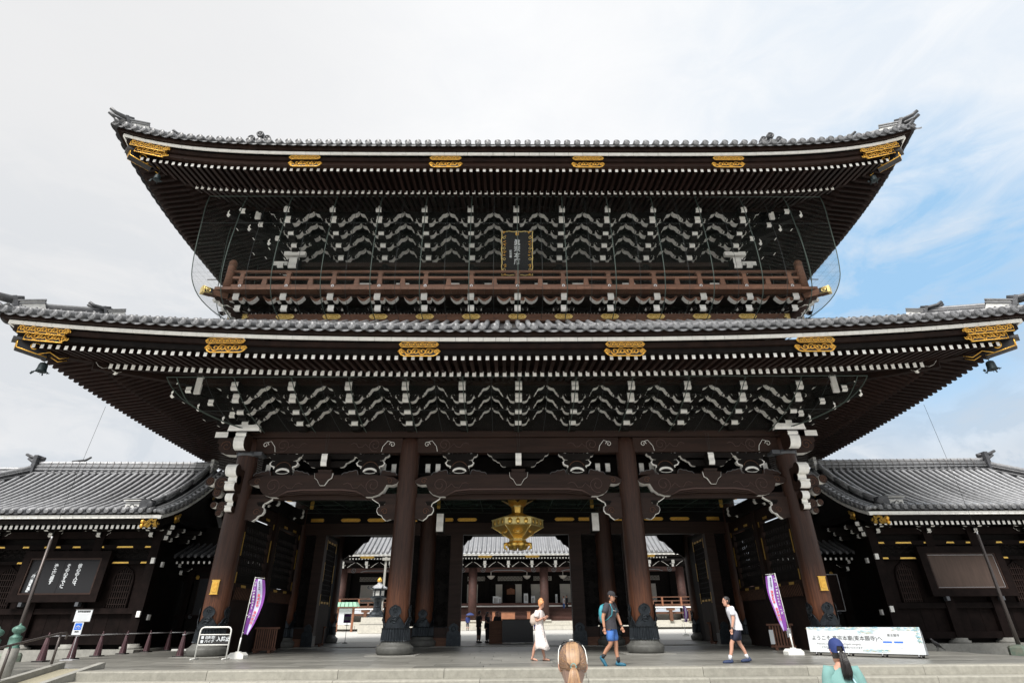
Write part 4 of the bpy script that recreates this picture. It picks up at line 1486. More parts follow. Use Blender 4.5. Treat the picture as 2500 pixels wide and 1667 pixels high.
for z in (.08, .52, 1.01, 1.50, 1.90):
    for sx in (-1, 1):
        g = MB()
        rr = random.Random(int(z * 100))
        for k in range(7):
            g.lathe([(.001, -.03), (.03, -.015), (.035, 0), (.03, .015), (.001, .03)], 6, 'gold', M=PM @ T(sx * (a - .15) + rr.uniform(-.05, .05), -.09, z + rr.uniform(-.12, .12)))
        g.build('gilt_flower', pq)
text(vert('眞宗本廟'), .30, 'print_white', 'lettering', pq, PM @ T(0, -.065, 1.66) @ RX(PI / 2), line=.98, bold=.006)
text(vert('彰如書'), .12, 'print_white', 'lettering', pq, PM @ T(-.30, -.06, 1.18) @ RX(PI / 2), line=1.0, bold=.003)

# ------------------------------------------------------------------ bird nets
def net_profile(kind):
    if kind == 'up':
        return [(-3.35, 18.40), (-3.55, 17.6), (-3.65, 16.6), (-3.75, 15.4), (-3.75, 14.4), (-3.65, 13.7), (-3.35, 13.1), (-2.8, 12.75), (-2.15, 12.62)]
    return [(-3.9, 9.20), (-3.55, 8.95), (-3.0, 8.68), (-2.3, 8.45), (-1.5, 8.28), (-.8, 8.18), (-.45, 8.14)]
for kind, HX in (('up', 13.6), ('low', 13.1)):
    pf = net_profile(kind)
    def cat(P, n=3):
        out = []
        for i in range(len(P) - 1):
            p0, p1, p2, p3 = P[max(0, i - 1)], P[i], P[i + 1], P[min(len(P) - 1, i + 2)]
            for j in range(n):
                u = j / n
                out.append(tuple(.5 * (2 * b + (c - a) * u + (2 * a - 5 * b + 4 * c - d) * u * u + (3 * b - a - 3 * c + d) * u ** 3) for a, b, c, d in zip(p0, p1, p2, p3)))
        out.append(P[-1])
        return out
    if kind == 'up':
        bxs = [14.0, 13.9, 13.78, 13.65, 13.55, 13.45, 13.2, 12.85, 12.5]
        pf3 = cat([(y, z, b) for (y, z), b in zip(pf, bxs)])
    else:
        pf3 = cat([(y, z, 13.1 - max(0, (y + 3.9)) ** 1.6 * .30) for (y, z) in pf])
    pf = [(y, z) for y, z, b in pf3]
    BX = [b for y, z, b in pf3]
    t = thing('bird_net', (0, pf[0][0], pf[0][1]),
              'fine dark bird net hung in front of the upper brackets and balcony' if kind == 'up' else 'fine dark bird net stretched under the lower eaves over the brackets',
              'net', 'bird nets over the brackets')
    mb = MB()
    P = []
    yt = pf[-1][0] if kind == 'up' else -.45
    for (y, z) in pf:
        bx = BX[len(P)]
        row = [(-bx + 2 * bx * i / 26, y, z) for i in range(27)]
        P.append(row)
    mb.grid(P, 'net')
    # returns along the flanks
    for sx in (-1, 1):
        Q = []
        for j, (y, z) in enumerate(pf):
            bx = abs(P[j][0][0])
            Q.append([(sx * bx, y + 18.0 * i / 8, z) for i in range(9)])
        if kind == 'up':
            mb.grid(Q, 'net')
    mb.build('mesh_sheet', t)
    # ropes
    spx = 2.04 if kind == 'up' else 2.12
    n = 6
    for i in range(-2 * n, 2 * n + 1):
        xb = i * spx / 2
        big = i % 2 == 0
        r = .019 if big else .008
        rb = MB()
        pts = []
        for j, (y, z) in enumerate(pf):
            lim_ = abs(P[j][0][0]) - .05
            pts.append((max(-lim_, min(lim_, xb)), y - .03, z))
        rb.tube(pts, r, 'rope_green' if big else 'rope_dark', 5)
        rb.build('rope' if big else 'thin_rope', t)
    for sx in (-1, 1):
        rb = MB()
        rb.tube([(P[j][0 if sx < 0 else -1][0], pf[j][0], pf[j][1]) for j in range(len(pf))], .020 if kind == 'up' else .016, 'rope_green', 6)
        rb.build('rope', t)
        if kind == 'up':
            for yy in (2.2, 5.5):
                rb = MB()
                rb.tube([(P[j][0 if sx < 0 else -1][0], pf[j][0] + yy, pf[j][1]) for j in range(len(pf))], .018, 'rope_green', 5)
                rb.build('rope', t)
    rb = MB()
    rb.tube([P[0][0], P[0][-1]], .018, 'rope_green', 5)
    kk = 6 if kind == 'up' else 9
    rb.tube([(P[kk][0][0], pf[kk][0] - .02, pf[kk][1]), (P[kk][-1][0], pf[kk][0] - .02, pf[kk][1])], .008, 'rope_dark', 4)
    rb.build('edge_rope', t)

# ------------------------------------------------------------------ inside the passage
mb = MB()
mb.box((0, YC / 2 + .3, 6.62), (22.4, YC - .3, .08), 'wood_black')
mb.box((0, YC * 1.5 + .2, 6.62), (22.4, YC - .3, .08), 'wood_black')
mb.build('ceiling', gate)
for i in range(10):
    mb = MB()
    mb.box((-10.2 + i * 2.26, YC / 2 + .4, 6.50), (.16, YC - .6, .16), 'wood_black')
    mb.build('ceiling_joist', gate)
t = thing('ceiling_net', (0, 3.6, 6.25), 'dark green net sagging on thin cords under the passage ceiling', 'net')
mb = MB()
P = []
for j in range(9):
    P.append([(-11 + i * 1.0, .7 + j * .78, 6.22 - .04 * math.sin(i * 1.3) * math.sin(j * .9) - .05 * math.sin(j * PI / 8)) for i in range(23)])
mb.grid(P, 'net_ceiling')
mb.build('mesh_sheet', t)
for i in range(13):
    rb = MB()
    x = -10.4 + i * 1.73
    rb.tube([(x, .7, 6.20), (x * .99, 3.6, 6.14), (x * .98, 6.9, 6.20)], .016, 'rope_green', 5)
    rb.build('cord', t)
for j in range(6):
    rb = MB()
    y = 1.2 + j * 1.15
    rb.tube([(-11 + i * 2.0, y, 6.19 - .035 * (i % 2) - .02 * (j % 2)) for i in range(12)], .010, 'rope_green', 4)
    rb.build('cord', t)
# middle frame: lintel beams with gilt plates, carved panels, door posts
G_LONG = MB()
G_LONG.prism([(-.52, 0), (-.46, -.07), (-.38, -.085), (.38, -.085), (.46, -.07), (.52, 0), (.46, .07), (.38, .085), (-.38, .085), (-.46, .07)], -.012, .012, 'gold')
G_LONG = G_LONG.mesh('gilt_plate')
G_SHORT = MB()
G_SHORT.prism([(-.34, -.085), (.28, -.085), (.34, -.03), (.28, 0), (.34, .03), (.28, .085), (-.34, .085)], -.012, .012, 'gold')
G_SHORT = G_SHORT.mesh('gilt_plate')
mb = MB()
mb.box((0, YC, 6.10), (22.6, .42, .86), 'wood_black')
mb.build('lintel_beam', gate)
for (a, b), n in zip(bays, (3, 3, 3)):
    c = (a + b) / 2
    mb = MB()
    mb.box((c, YC - .05, 5.38), (b - a - .8, .34, .58), 'wood_beam')
    lt = mb.build('lintel', gate)
    wd = b - a
    xs = [c + (wd / 4.6) * k for k in (-1, 0, 1)]
    if wd < 8: xs = [c - 2.05, c - .7 , c + .68, c + 2.02][0:4]
    else: xs = [c - 2.55, c, c + 2.55]
    ends = (a + .95, b - .95)
    for x in xs:
        if wd > 8 or abs(x - c) < 1.9:
            put('gilt_plate', G_LONG, lt, T(x * (1 if wd > 8 else 1), YC - .24, 5.83))
    put('gilt_plate', G_SHORT, lt, T(ends[0], YC - .24, 5.83))
    put('gilt_plate', G_SHORT, lt, T(ends[1], YC - .24, 5.83) @ MX)
# wooden frames: door openings centre +-2.75, sides 5.55..9.95
CP = {}
def cpanel(w, h, seed):
    rnd = random.Random(seed)
    mb = MB()
    mb.box((0, .05, 0), (w, .05, h), 'wood_black')
    rows = int(h / .30)
    for j in range(rows):
        for q in range(max(2, int(w / .28))):
            cx = -w / 2 + w * (q + .5) / max(2, int(w / .28)) + rnd.uniform(-.05, .05)
            cz = -h / 2 + h * (j + .5) / rows + rnd.uniform(-.05, .05)
            rr = rnd.uniform(.09, .14)
            mb.tube([(cx + px, -.01 + rnd.uniform(-.015, .015), cz + pz) for px, pz in spiral(0, 0, rr, rr * .3, rnd.uniform(0, 6.28), rnd.choice((-1, 1)) * 1.05, 7)],
                    [.012, .028, .036, .036, .034, .03, .022, .01], 'wood_black', 5)
        if j % 5 == 2:
            for rr in (.08, .16, .22):
                mb.tube([(px, -.02, -h / 2 + h * (j + .5) / rows + pz) for px, pz in arc(0, 0, rr, 0, 2 * PI, 12)], .022, 'wood_black', 5)
    return mb.mesh('carved_panel')
def post(x, y, w=.62, z1=5.1, shoe=True):
    mb = MB()
    mb.box((x, y, z1 / 2), (w, .42, z1), 'wood_beam')
    p = mb.build('door_post', gate)
    if shoe:
        sm = MB()
        for k in range(int(w / .06)):
            sm.box((x - w / 2 + .03 + k * .06, y - .235, .27), (.035, .05, .44), 'bronze_dark')
        sm.box((x, y, .26), (w + .05, .46, .50), 'bronze_dark')
        sm.prism([(x - w / 2 - .02, .5), (x + w / 2 + .02, .5), (x + w / 2, .62), (x + w * .32, .70), (x + w * .40, .84), (x + w * .22, .96), (x, 1.02), (x - w * .22, .96), (x - w * .40, .84), (x - w * .32, .70), (x - w / 2, .62)], y - .245, y - .21, 'bronze_dark')
        sm.tube([(x + px, y - .25, .78 + pz) for px, pz in arc(0, 0, .10, 0, 2 * PI, 10)], .02, 'bronze_dark', 5)
        sm.build('post_shoe', p)
def fillpanel(xa, xb, y=YC):
    w = xb - xa
    mb = MB()
    mb.box(((xa + xb) / 2, y + .05, .42), (w, .20, .82), 'wood_beam')
    mb.box(((xa + xb) / 2, y + .02, .20), (w, .24, .36), 'wood_rail')
    o = mb.build('dado', gate)
    key = round(w, 1)
    if key not in CP:
        CP[key] = cpanel(w, 4.2, int(w * 100))
    put('carved_panel', CP[key], gate, T((xa + xb) / 2, y, .86 + 2.12))
for sx in (-1, 1):
    post(sx * 3.05, YC)
    fillpanel(*sorted((sx * 3.38, sx * 4.14)))
    post(sx * 10.05, YC, .5)
    fillpanel(*sorted((sx * 10.32, sx * 10.90)))
    post(sx * 5.75, YC, .5, shoe=True)
    fillpanel(*sorted((sx * 4.96, sx * 5.48)))
mb = MB()
mb.box((0, YC, .012), (22.4, .8, .04), 'stone')
mb.build('sill', gate)
mb = MB()
for sx in (-1, 1):
    # rear cusped corner pieces around the openings
    mb.prism([(sx * 3.6, 6.1), (sx * 3.6, 5.2), (sx * 3.3, 5.45), (sx * 3.15, 5.5), (sx * 3.0, 5.75), (sx * 2.8, 5.8), (sx * 2.6, 6.1)][::sx], 2 * YC - .1, 2 * YC + .1, 'wood_black')
mb.build('cusped_corner', gate)
mb = MB()
mb.box((0, 2 * YC, 6.32), (22.4, .5, .62), 'wood_black')
mb.build('rear_beam', gate)
for sx in (-1, 1):
    # fringe of carved ends hanging at the rear opening
    mb = MB()
    mb.prism([(sx * 10.9, 6.1), (sx * 10.9, 4.6), (sx * 10.5, 4.9), (sx * 10.35, 4.85), (sx * 10.1, 5.2), (sx * 9.95, 5.3), (sx * 9.7, 5.6), (sx * 9.4, 5.7), (sx * 9.2, 6.1)][::sx], 2 * YC - .08, 2 * YC + .08, 'wood_black', edge='wood_dark')
    mb.build('cusped_corner', gate)

# side walls between front and middle columns: framed lattice bays with gilt fittings
for sx in (-1, 1):
    X = sx * 11.2
    fx = -sx
    for (y0, y1) in ((.45, 3.5), (3.85, 6.95)):
        ym = (y0 + y1) / 2
        mb = MB()
        mb.box((X, ym, 1.1), (.22, y1 - y0, 2.2), 'wood_dark')
        mb.box((X, ym, 2.32), (.30, y1 - y0, .28), 'wood_dark')
        mb.box((X, ym, 5.30), (.30, y1 - y0, .5), 'wood_dark')
        mb.box((X, y0 + .12, 3.8), (.26, .24, 2.8), 'wood_dark')
        mb.box((X, y1 - .12, 3.8), (.26, .24, 2.8), 'wood_dark')
        w = mb.build('side_wall', gate)
        # pierced panels: rows of turned uprights on rails
        lat = MB()
        for k in range(9):
            lat.box((X, ym, 2.52 + k * .30), (.08, y1 - y0 - .5, .05), 'wood_black')
        nn = int((y1 - y0 - .5) / .115)
        for q in range(nn):
            yy = y0 + .28 + q * .115
            for k in range(8):
                if (q + k) % 2 == 0 or k in (0, 7):
                    lat.box((X, yy, 2.67 + k * .30), (.06, .075, .26), 'wood_black')
                else:
                    lat.box((X, yy, 2.60 + k * .30), (.05, .06, .10), 'wood_black')
        lat.build('lattice', w, kind='stuff')
        lm = MB()
        lm.box((X + fx * .14, ym, 2.10), (.05, y1 - y0 - .3, .5), 'wood_dark')
        for q in range(int((y1 - y0) / .14)):
            lm.tube([(X + fx * .17, y0 + .2 + q * .14, 1.88), (X + fx * .17, y0 + .34 + q * .14, 2.32)], .012, 'wood_rail', 4)
        lm.build('fretwork_band', w)
        g = MB()
        for (dz, yy) in ((2.36, ym - .6), (2.36, ym + .6), (5.12, ym - .6), (5.12, ym + .6)):
            g.box((X + fx * .16, yy, dz), (.012, .42, .10), 'gold_dull')
        for (yy) in (y0 + .14, y1 - .14):
            for dz, hh in ((5.0, .35), (3.9, .9), (2.6, .5)):
                g.box((X + fx * .142, yy, dz), (.012, .07, hh), 'gold_dull')
        g.build('gilt_fitting', w, kind='stuff')
    mb = MB()
    mb.box((X, 3.68, 2.8), (.42, .36, 5.6), 'wood_dark')
    mb.box((X, 3.68, 5.9), (.4, 7.0, .6), 'wood_black')
    mb.build('side_post', gate)
    # rear half of the flank, closed boarding
    mb = MB()
    mb.box((X, 1.5 * YC, 2.9), (.2, YC - .9, 5.8), 'wood_black')
    mb.build('side_wall', gate)
    # white-ended brackets over the side wall
    for yy in (2.0, 5.2):
        nm = MB()
        Mr = T(X + fx * .2, yy, 0) @ RZ(-sx * PI / 2)
        nose(nm, 0, -.5, .1, 5.62, .26, .42, Mr)
        block_into(nm, X + fx * .35, yy - .35, 5.5, .3)
        nm.build('side_bracket', gate)
    # opened door leaves in the side bays with gilt fittings
    for (hx, sw) in ((sx * 9.9, 1),):
        L0 = Vector((hx, YC + .25))
        ang = R(90 - sx * 2)
        Md = T(L0.x, L0.y, 0) @ RZ(ang)
        d = MB()
        wd = 2.1
        d.box((wd / 2, 0, 1.1), (wd, .10, 1.9), 'wood_dark', M=Md)
        d.box((wd / 2, 0, 4.95), (wd, .10, .28), 'wood_dark', M=Md)
        d.box((.08, 0, 3.4), (.16, .12, 3.1), 'wood_dark', M=Md)
        d.box((wd - .08, 0, 3.4), (.16, .12, 3.1), 'wood_dark', M=Md)
        do = d.build('door_leaf', gate)
        la = MB()
        for k in range(12):
            la.box((wd / 2, 0, 2.1 + k * .24), (wd - .3, .05, .035), 'wood_black', M=Md)
        for k in range(14):
            la.box((.2 + k * (wd - .4) / 13, 0, 3.45), (.04, .05, 2.8), 'wood_black', M=Md)
        la.build('lattice', do, kind='stuff')
        gg = MB()
        for s2 in (-1, 1):
            for xx_ in (.10, wd - .10):
                for zz, hh in ((4.7, .5), (3.4, .9), (2.1, .5)):
                    gg.box((xx_, s2 * .065, zz), (.06, .012, hh), 'gold_dull', M=Md)
            for xx_ in (.5, 1.05, 1.6):
                for zz in (4.86, 1.98):
                    gg.box((xx_, s2 * .062, zz), (.34, .012, .09), 'gold_dull', M=Md)
        gg.build('gilt_fitting', do, kind='stuff')
# carved notches on the stone plinth of the middle column (maker's characters)
# ------------------------------------------------------------------ great hanging lantern
lt = thing('hanging_lantern', (.02, 3.7, 3.9), 'large golden hexagonal lantern with lotus petals hanging in the middle bay', 'lantern')
LX, LY = .02, 3.7
def hexring(r, z, rot=0.0):
    return [(LX + r * math.cos(R(60 * k + 0) + rot), LY + r * math.sin(R(60 * k + 0) + rot), z) for k in range(6)]
def hexband(mb, r0, z0, r1, z1, m):
    P = [hexring(r0, z0), hexring(r1, z1)]
    mb.grid(P, m, smooth=False, closed=True)
mb = MB()
hexband(mb, 1.18, 5.02, 1.18, 4.80 - .02, 'lantern_pale')
mb.grid([hexring(1.20, 4.80), hexring(1.22, 4.77), hexring(1.16, 4.76)], 'lantern_pale', smooth=False, closed=True)
mb.grid([hexring(1.20, 5.05), hexring(1.22, 5.02), hexring(1.18, 5.0)], 'lantern_pale', smooth=False, closed=True)
b = mb.build('rim_band', lt)
mb = MB()
for k in range(6):
    a = R(60 * k + 30)
    for j in (-1, 0, 1):
        px = LX + 1.025 * math.cos(a) - j * .36 * math.sin(a)
        py = LY + 1.025 * math.sin(a) + j * .36 * math.cos(a)
        mb.lathe([(.001, .03), (.06, .02), (.10, .0)], 10, 'lantern_gold', M=T(px, py, 4.90) @ RZ(a) @ RY(PI / 2))
mb.build('crest', b)
mb = MB()
hexband(mb, .28, 5.52, .52, 5.38, 'lantern_gold')
hexband(mb, .52, 5.38, .82, 5.22, 'lantern_gold')
hexband(mb, .82, 5.22, 1.18, 5.04, 'lantern_gold')
mb.build('roof', lt)
mb = MB()
P = [hexring(1.17, 4.78), hexring(.86, 4.60), hexring(.60, 4.42), hexring(.36, 4.28)]
mb.grid(P, 'lantern_gold', smooth=False, closed=True)
for k in range(6):
    a = R(60 * k)
    mb.tube([(LX + r * math.cos(a), LY + r * math.sin(a), z) for r, z in ((1.18, 4.78), (.86, 4.60), (.60, 4.42), (.36, 4.28))], .02, 'lantern_pale', 5)
    a = R(60 * k + 30)
    Mx = T(LX + .62 * math.cos(a), LY + .62 * math.sin(a), 4.53) @ RZ(a) @ RY(R(55))
    for rr, m_ in ((.20, 'lantern_gold'), (.13, 'lantern_gold'), (.06, 'lantern_pale')):
        mb.tube([(0, rr * math.cos(t_ * PI / 6), rr * .6 * math.sin(t_ * PI / 6)) for t_ in range(13)], .018, m_, 5, T(LX + .70 * math.cos(a), LY + .70 * math.sin(a), 4.54) @ RZ(a) @ RY(-R(35)))
mb.build('body', lt)
mb = MB()
hexband(mb, .36, 4.28, .40, 4.12, 'lantern_pale')
hexband(mb, .40, 4.12, .30, 4.06, 'lantern_gold')
mb.build('neck', lt)
for k in range(6):
    a = R(60 * k)
    mb = MB()
    Mk = T(LX + .29 * math.cos(a), LY + .29 * math.sin(a), 4.0)
    mb.lathe([(.05, .12), (.16, .09), (.215, .02), (.20, -.05), (.16, -.10), (.13, -.11), (.12, -.17), (.03, -.19)], 14, 'lantern_gold', M=Mk)
    if k % 3 == 0:
        mb.tube([(LX + .45 * math.cos(a), LY, 4.02), (LX + .6 * math.cos(a), LY, 4.0), (LX + .60 * math.cos(a), LY, 3.88), (LX + .50 * math.cos(a), LY, 3.84), (LX + .52 * math.cos(a), LY, 3.76)], [.07, .08, .06, .03, .015], 'lantern_gold', 6)
    mb.build('foot', lt)
mb = MB()
hexband(mb, .24, 5.48, .28, 5.74, 'lantern_gold')
hexband(mb, .31, 5.74, .31, 5.80, 'lantern_pale')
mb.build('neck', lt)
for k in range(6):
    a = R(60 * k)
    mb = MB()
    P = []
    for j in range(7):
        t_ = j / 6
        wv = .24 * math.sin(PI * min(1, .25 + t_ * .75)) ** .7 if j < 6 else .01
        rr = .24 + .52 * t_ ** 1.2
        z = 5.76 + .44 * t_ - .06 * t_ * t_
        P.append([(LX + rr * math.cos(a) - q * wv * math.sin(a), LY + rr * math.sin(a) + q * wv * math.cos(a), z + .0) for q in (-1, -.5, 0, .5, 1)])
    mb.grid(P, 'lantern_gold')
    Q = [[(x * .985 + LX * .015, y * .985 + LY * .015, z) for x, y, z in row] for row in P]
    mb.grid(Q, 'lantern_gold')
    mb.build('petal', lt)
mb = MB()
mb.tube([(LX, LY, 5.4), (LX, LY, 6.6)], .02, 'steel_dark', 6)
mb.build('chain', lt)
ZO = [3.70, 4.06, 4.28, 4.78, 5.03, 5.50, 5.76, 6.20, 7.0]
ZN = [3.80, 4.26, 4.42, 4.92, 5.24, 5.52, 5.84, 6.18, 7.0]
def zmap(z):
    for a_, b_, c_, d_ in zip(ZO, ZO[1:], ZN, ZN[1:]):
        if z <= b_:
            return c_ + (d_ - c_) * (z - a_) / (b_ - a_)
    return z
for o in list(COL.objects):
    if o.type == 'MESH' and o.parent and (o.parent.name == lt.name or (o.parent.parent and o.parent.parent.name == lt.name)):
        for v_ in o.data.vertices:
            v_.co.z = zmap(v_.co.z)
# small gilt votive plates hanging near the ceiling
for x in (-10.1, -3.85, 3.75, 10.2):
    t = thing('hanging_plate', (x, 5.2, 5.7), 'small oval gilt plate hanging in front of the lintel, ' +
              {-10.1: 'in the left bay', -3.85: 'left of the golden lantern', 3.75: 'right of the golden lantern', 10.2: 'in the right bay'}[x], 'ornament', 'oval gilt plates under the ceiling')
    mb = MB()
    mb.prism([(x - .06, 6.05), (x + .06, 6.05), (x + .085, 6.12), (x + .085, 6.42), (x + .06, 6.49), (x - .06, 6.49), (x - .085, 6.42), (x - .085, 6.12)], 5.18, 5.22, 'gold_dull')
    mb.build('plate', t)
    mb = MB()
    mb.tube([(x, 5.2, 6.47), (x, 5.2, 6.6)], .008, 'steel_dark', 4)
    mb.build('cord', t)
# ------------------------------------------------------------------ ground, platform, steps
def sheet(name, x0, x1, y0, y1, z, m, z2=None):
    mb = MB()
    mb.add([(x0, y0, z), (x1, y0, z), (x1, y1, z2 if z2 is not None else z), (x0, y1, z2 if z2 is not None else z)], [(0, 1, 2, 3)], m)
    return mb.build(name, kind='structure')
GZ = -.78
mb = MB()
for (x0, x1, y0, y1, za, zb_) in ((-900, 900, -900, 17.3, GZ, GZ), (-900, 900, 48, 900, .26, .26)):
    mb.add([(x0, y0, za), (x1, y0, za), (x1, y1, zb_), (x0, y1, zb_)], [(0, 1, 2, 3)], 'gravel')
mb.add([(-900, 17.3, GZ), (900, 17.3, GZ), (900, 17.3, -.09), (-900, 17.3, -.09)], [(0, 1, 2, 3)], 'gravel')
mb.add([(-900, 17.3, -.09), (900, 17.3, -.09), (900, 48, .26), (-900, 48, .26)], [(0, 1, 2, 3)], 'gravel')
mb.build('ground', kind='structure')
PLX0, PLX1, PLY0 = -15.95, 15.35, -7.05
mb = MB()
mb.box(((-11.05 + PLX1) / 2, (PLY0 + .45 + 17.2) / 2, -.41), (PLX1 + 11.05 - .02, 17.2 - PLY0 - .45, .78), 'stone_dark')
mb.box(((PLX0 - 12.36) / 2, (-5.9 + 17.2) / 2, -.412), (-12.36 - PLX0, 23.1, .77), 'stone_dark')
mb.box((-11.70, (-5.85 + 17.2) / 2, -.411), (1.36, 23.05, .775), 'stone_dark')
plat = mb.build('platform', kind='structure')
# paving slabs: individually cut stones near the front, long courses behind
SL = {}
random.seed(21)
def slab(w, d, m='pave'):
    k = (w, d, m)
    if k not in SL:
        b_ = MB()
        a_, c_ = w / 2 - .007, d / 2 - .007
        b_.add([(-a_, -c_, -.03), (a_, -c_, -.03), (a_, c_, -.03), (-a_, c_, -.03), (-a_, -c_, -.004), (a_, -c_, -.004), (a_, c_, -.004), (-a_, c_, -.004),
                (-a_ + .004, -c_ + .004, 0), (a_ - .004, -c_ + .004, 0), (a_ - .004, c_ - .004, 0), (-a_ + .004, c_ - .004, 0)],
               [(0, 1, 5, 4), (1, 2, 6, 5), (2, 3, 7, 6), (3, 0, 4, 7), (4, 5, 9, 8), (5, 6, 10, 9), (6, 7, 11, 10), (7, 4, 8, 11), (8, 9, 10, 11)], m)
        SL[k] = b_.mesh('paving_slab')
    return SL[k]
y = PLY0 + .46
row = 0
cnt = 0
rest = MB()
while y < 17.0:
    d = .82
    if y + d > 17.2: d = 17.2 - y
    xl = -11.0 if y < -5.9 else PLX0
    x = xl
    off = random.choice((.9, 1.2, 1.5))
    while x < PLX1 - .01:
        w = off if x == xl else random.choice((1.5, 1.8, 2.1, 2.4))
        if x + w > PLX1 - .4: w = PLX1 - x
        w = round(w, 2)
        if cnt < 295:
            put('paving_slab', slab(w, round(d, 2)), plat, T(x + w / 2, y + d / 2, random.uniform(-.001, .002)))
            cnt += 1
        else:
            me = slab(w, round(d, 2))
            rest.add([(v.co.x + x + w / 2, v.co.y + y + d / 2, v.co.z) for v in me.vertices], [tuple(p.vertices) for p in me.polygons], 'pave')
        x += w
    y += d
    row += 1
rest.build('rear_paving', plat, kind='stuff')
# front kerb stones and steps below them
random.seed(5)
st = MB()
st.box((2.2, -8.0, -.60), (26.4, .9, .34), 'stone_dark')
steps = st.build('steps', kind='structure')
for k, (yf, zt) in enumerate(((PLY0, 0.0), (PLY0 - .42, -.20), (PLY0 - .84, -.40), (PLY0 - 1.26, -.59))):
    x = -11.04
    while x < 15.4:
        w = random.choice((2.6, 2.9, 3.2, 3.5))
        if x + w > 14.3: w = 15.42 - x
        b_ = MB()
        dp = .45 if k == 0 else .43
        xa, xb, ya, yb_, z0, z1 = x + .006, x + w - .006, yf, yf + dp - .004, zt - .195, zt
        if k == 3: z0 = GZ - .02
        # bevelled, slightly uneven nose
        vs = [(xa, ya, z0), (xb, ya, z0), (xb, yb_, z0), (xa, yb_, z0), (xa, ya, z1 - .025), (xb, ya, z1 - .025), (xb, yb_, z1 + .002), (xa, yb_, z1 + .002),
              (xa, ya + .02, z1 + .002), (xb, ya + .02, z1 + .002)]
        b_.add(vs, [(0, 1, 5, 4), (1, 2, 6, 9, 5), (2, 3, 7, 6), (3, 0, 4, 8, 7), (4, 5, 9, 8), (8, 9, 6, 7), (3, 2, 1, 0)], 'step_stone')
        put('step_stone', b_.mesh('step_stone'), steps)
        x += w
# lower pavement either side of the platform and stone bases of the wings
for sx in (-1, 1):
    xe = PLX0 if sx < 0 else PLX1
    a_, b2 = sorted((xe + sx * .03, sx * 40))
    lp = MB()
    lp.box(((a_ + b2) / 2, (-5.9 + 3.4) / 2, -.55), (b2 - a_, 9.3, .44), 'stone_dark')
    lpo = lp.build('side_pavement', kind='structure')
    random.seed(9)
    y = -5.85
    while y < 3.3:
        x = abs(xe) + .03
        while x < 29:
            w = 1.6
            put('paving_slab', slab(w, 1.1, 'stone'), lpo, T(sx * (x + w / 2), y + .55, -.30))
            x += w
        y += 1.1
    wb = MB()
    a_, b2 = sorted((xe + sx * .04, sx * 40))
    wb.box(((a_ + b2) / 2, 8.1, -.25), (b2 - a_, 9.2, .72), 'stone')
    for k in range(14):
        pass
    wb.build('wing_terrace', kind='structure')
# ramp with kerbs on the left, closed off to wheels by the hand rail
rp = MB()
rx0, rx1 = -12.25, -11.20
rp.add([(rx0, -11.2, GZ + .01), (rx1, -11.2, GZ + .01), (rx1, -5.9, 0.0), (rx0, -5.9, 0.0)], [(0, 1, 2, 3)], 'pave_rough')
rp.add([(rx0, -11.2, GZ), (rx0, -5.9, GZ), (rx0, -5.9, 0)], [(0, 1, 2)], 'stone')
ramp = rp.build('ramp', kind='structure')
for (x0, x1, y1) in ((-12.42, -12.25, -5.75), (-11.20, -11.03, -6.0)):
    k_ = MB()
    k_.prism([(-11.3, GZ - .02), (y1, GZ - .02), (y1, .13), (y1 - .02, .15), (-11.3, GZ + .14)], x0, x1, 'stone', axis='X')
    k_.build('ramp_kerb', ramp)

# ------------------------------------------------------------------ wings
TS = .377
def seg_tile_row(mb, pts, r=.085, m='tile', step=.33):
    """a line of overlapping half-round tiles along a polyline"""
    P = [Vector(p) for p in pts]
    out, rs = [], []
    acc = 0
    for a_, b_ in zip(P, P[1:]):
        L_ = (b_ - a_).length
        n_ = max(1, int(round(L_ / step)))
        for k in range(n_):
            q0 = a_.lerp(b_, k / n_)
            q1 = a_.lerp(b_, (k + .93) / n_)
            out += [q0, q1]
            rs += [r * 1.10, r * .97]
    mb.tube(out, rs, m, 8)
def ridge_round(mb, p0, p1, r, m='tile', courses=3, w=.26):
    p0, p1 = Vector(p0), Vector(p1)
    L_ = (p1 - p0).length
    n_ = int(L_ / .34)
    pts, rs = [], []
    for k in range(n_):
        pts += [p0.lerp(p1, k / n_), p0.lerp(p1, (k + .9) / n_)]
        rs += [r * 1.18, r * .95]
    mb.tube(pts, rs, m, 10)
    for c in range(courses):
        dz = -r - .05 - .10 * c
        mb.tube([p0 + Vector((0, 0, dz)), p1 + Vector((0, 0, dz))], [w * .5 + .02 * c] * 2, 'tile_dark' if c % 2 else 'tile', 6, flat=.35)
KATO = [(-.46, 0), (-.44, .95), (-.40, 1.15), (-.30, 1.32), (-.14, 1.40), (-.04, 1.47), (0, 1.56), (.04, 1.47), (.14, 1.40), (.30, 1.32), (.40, 1.15), (.44, .95), (.46, 0)]
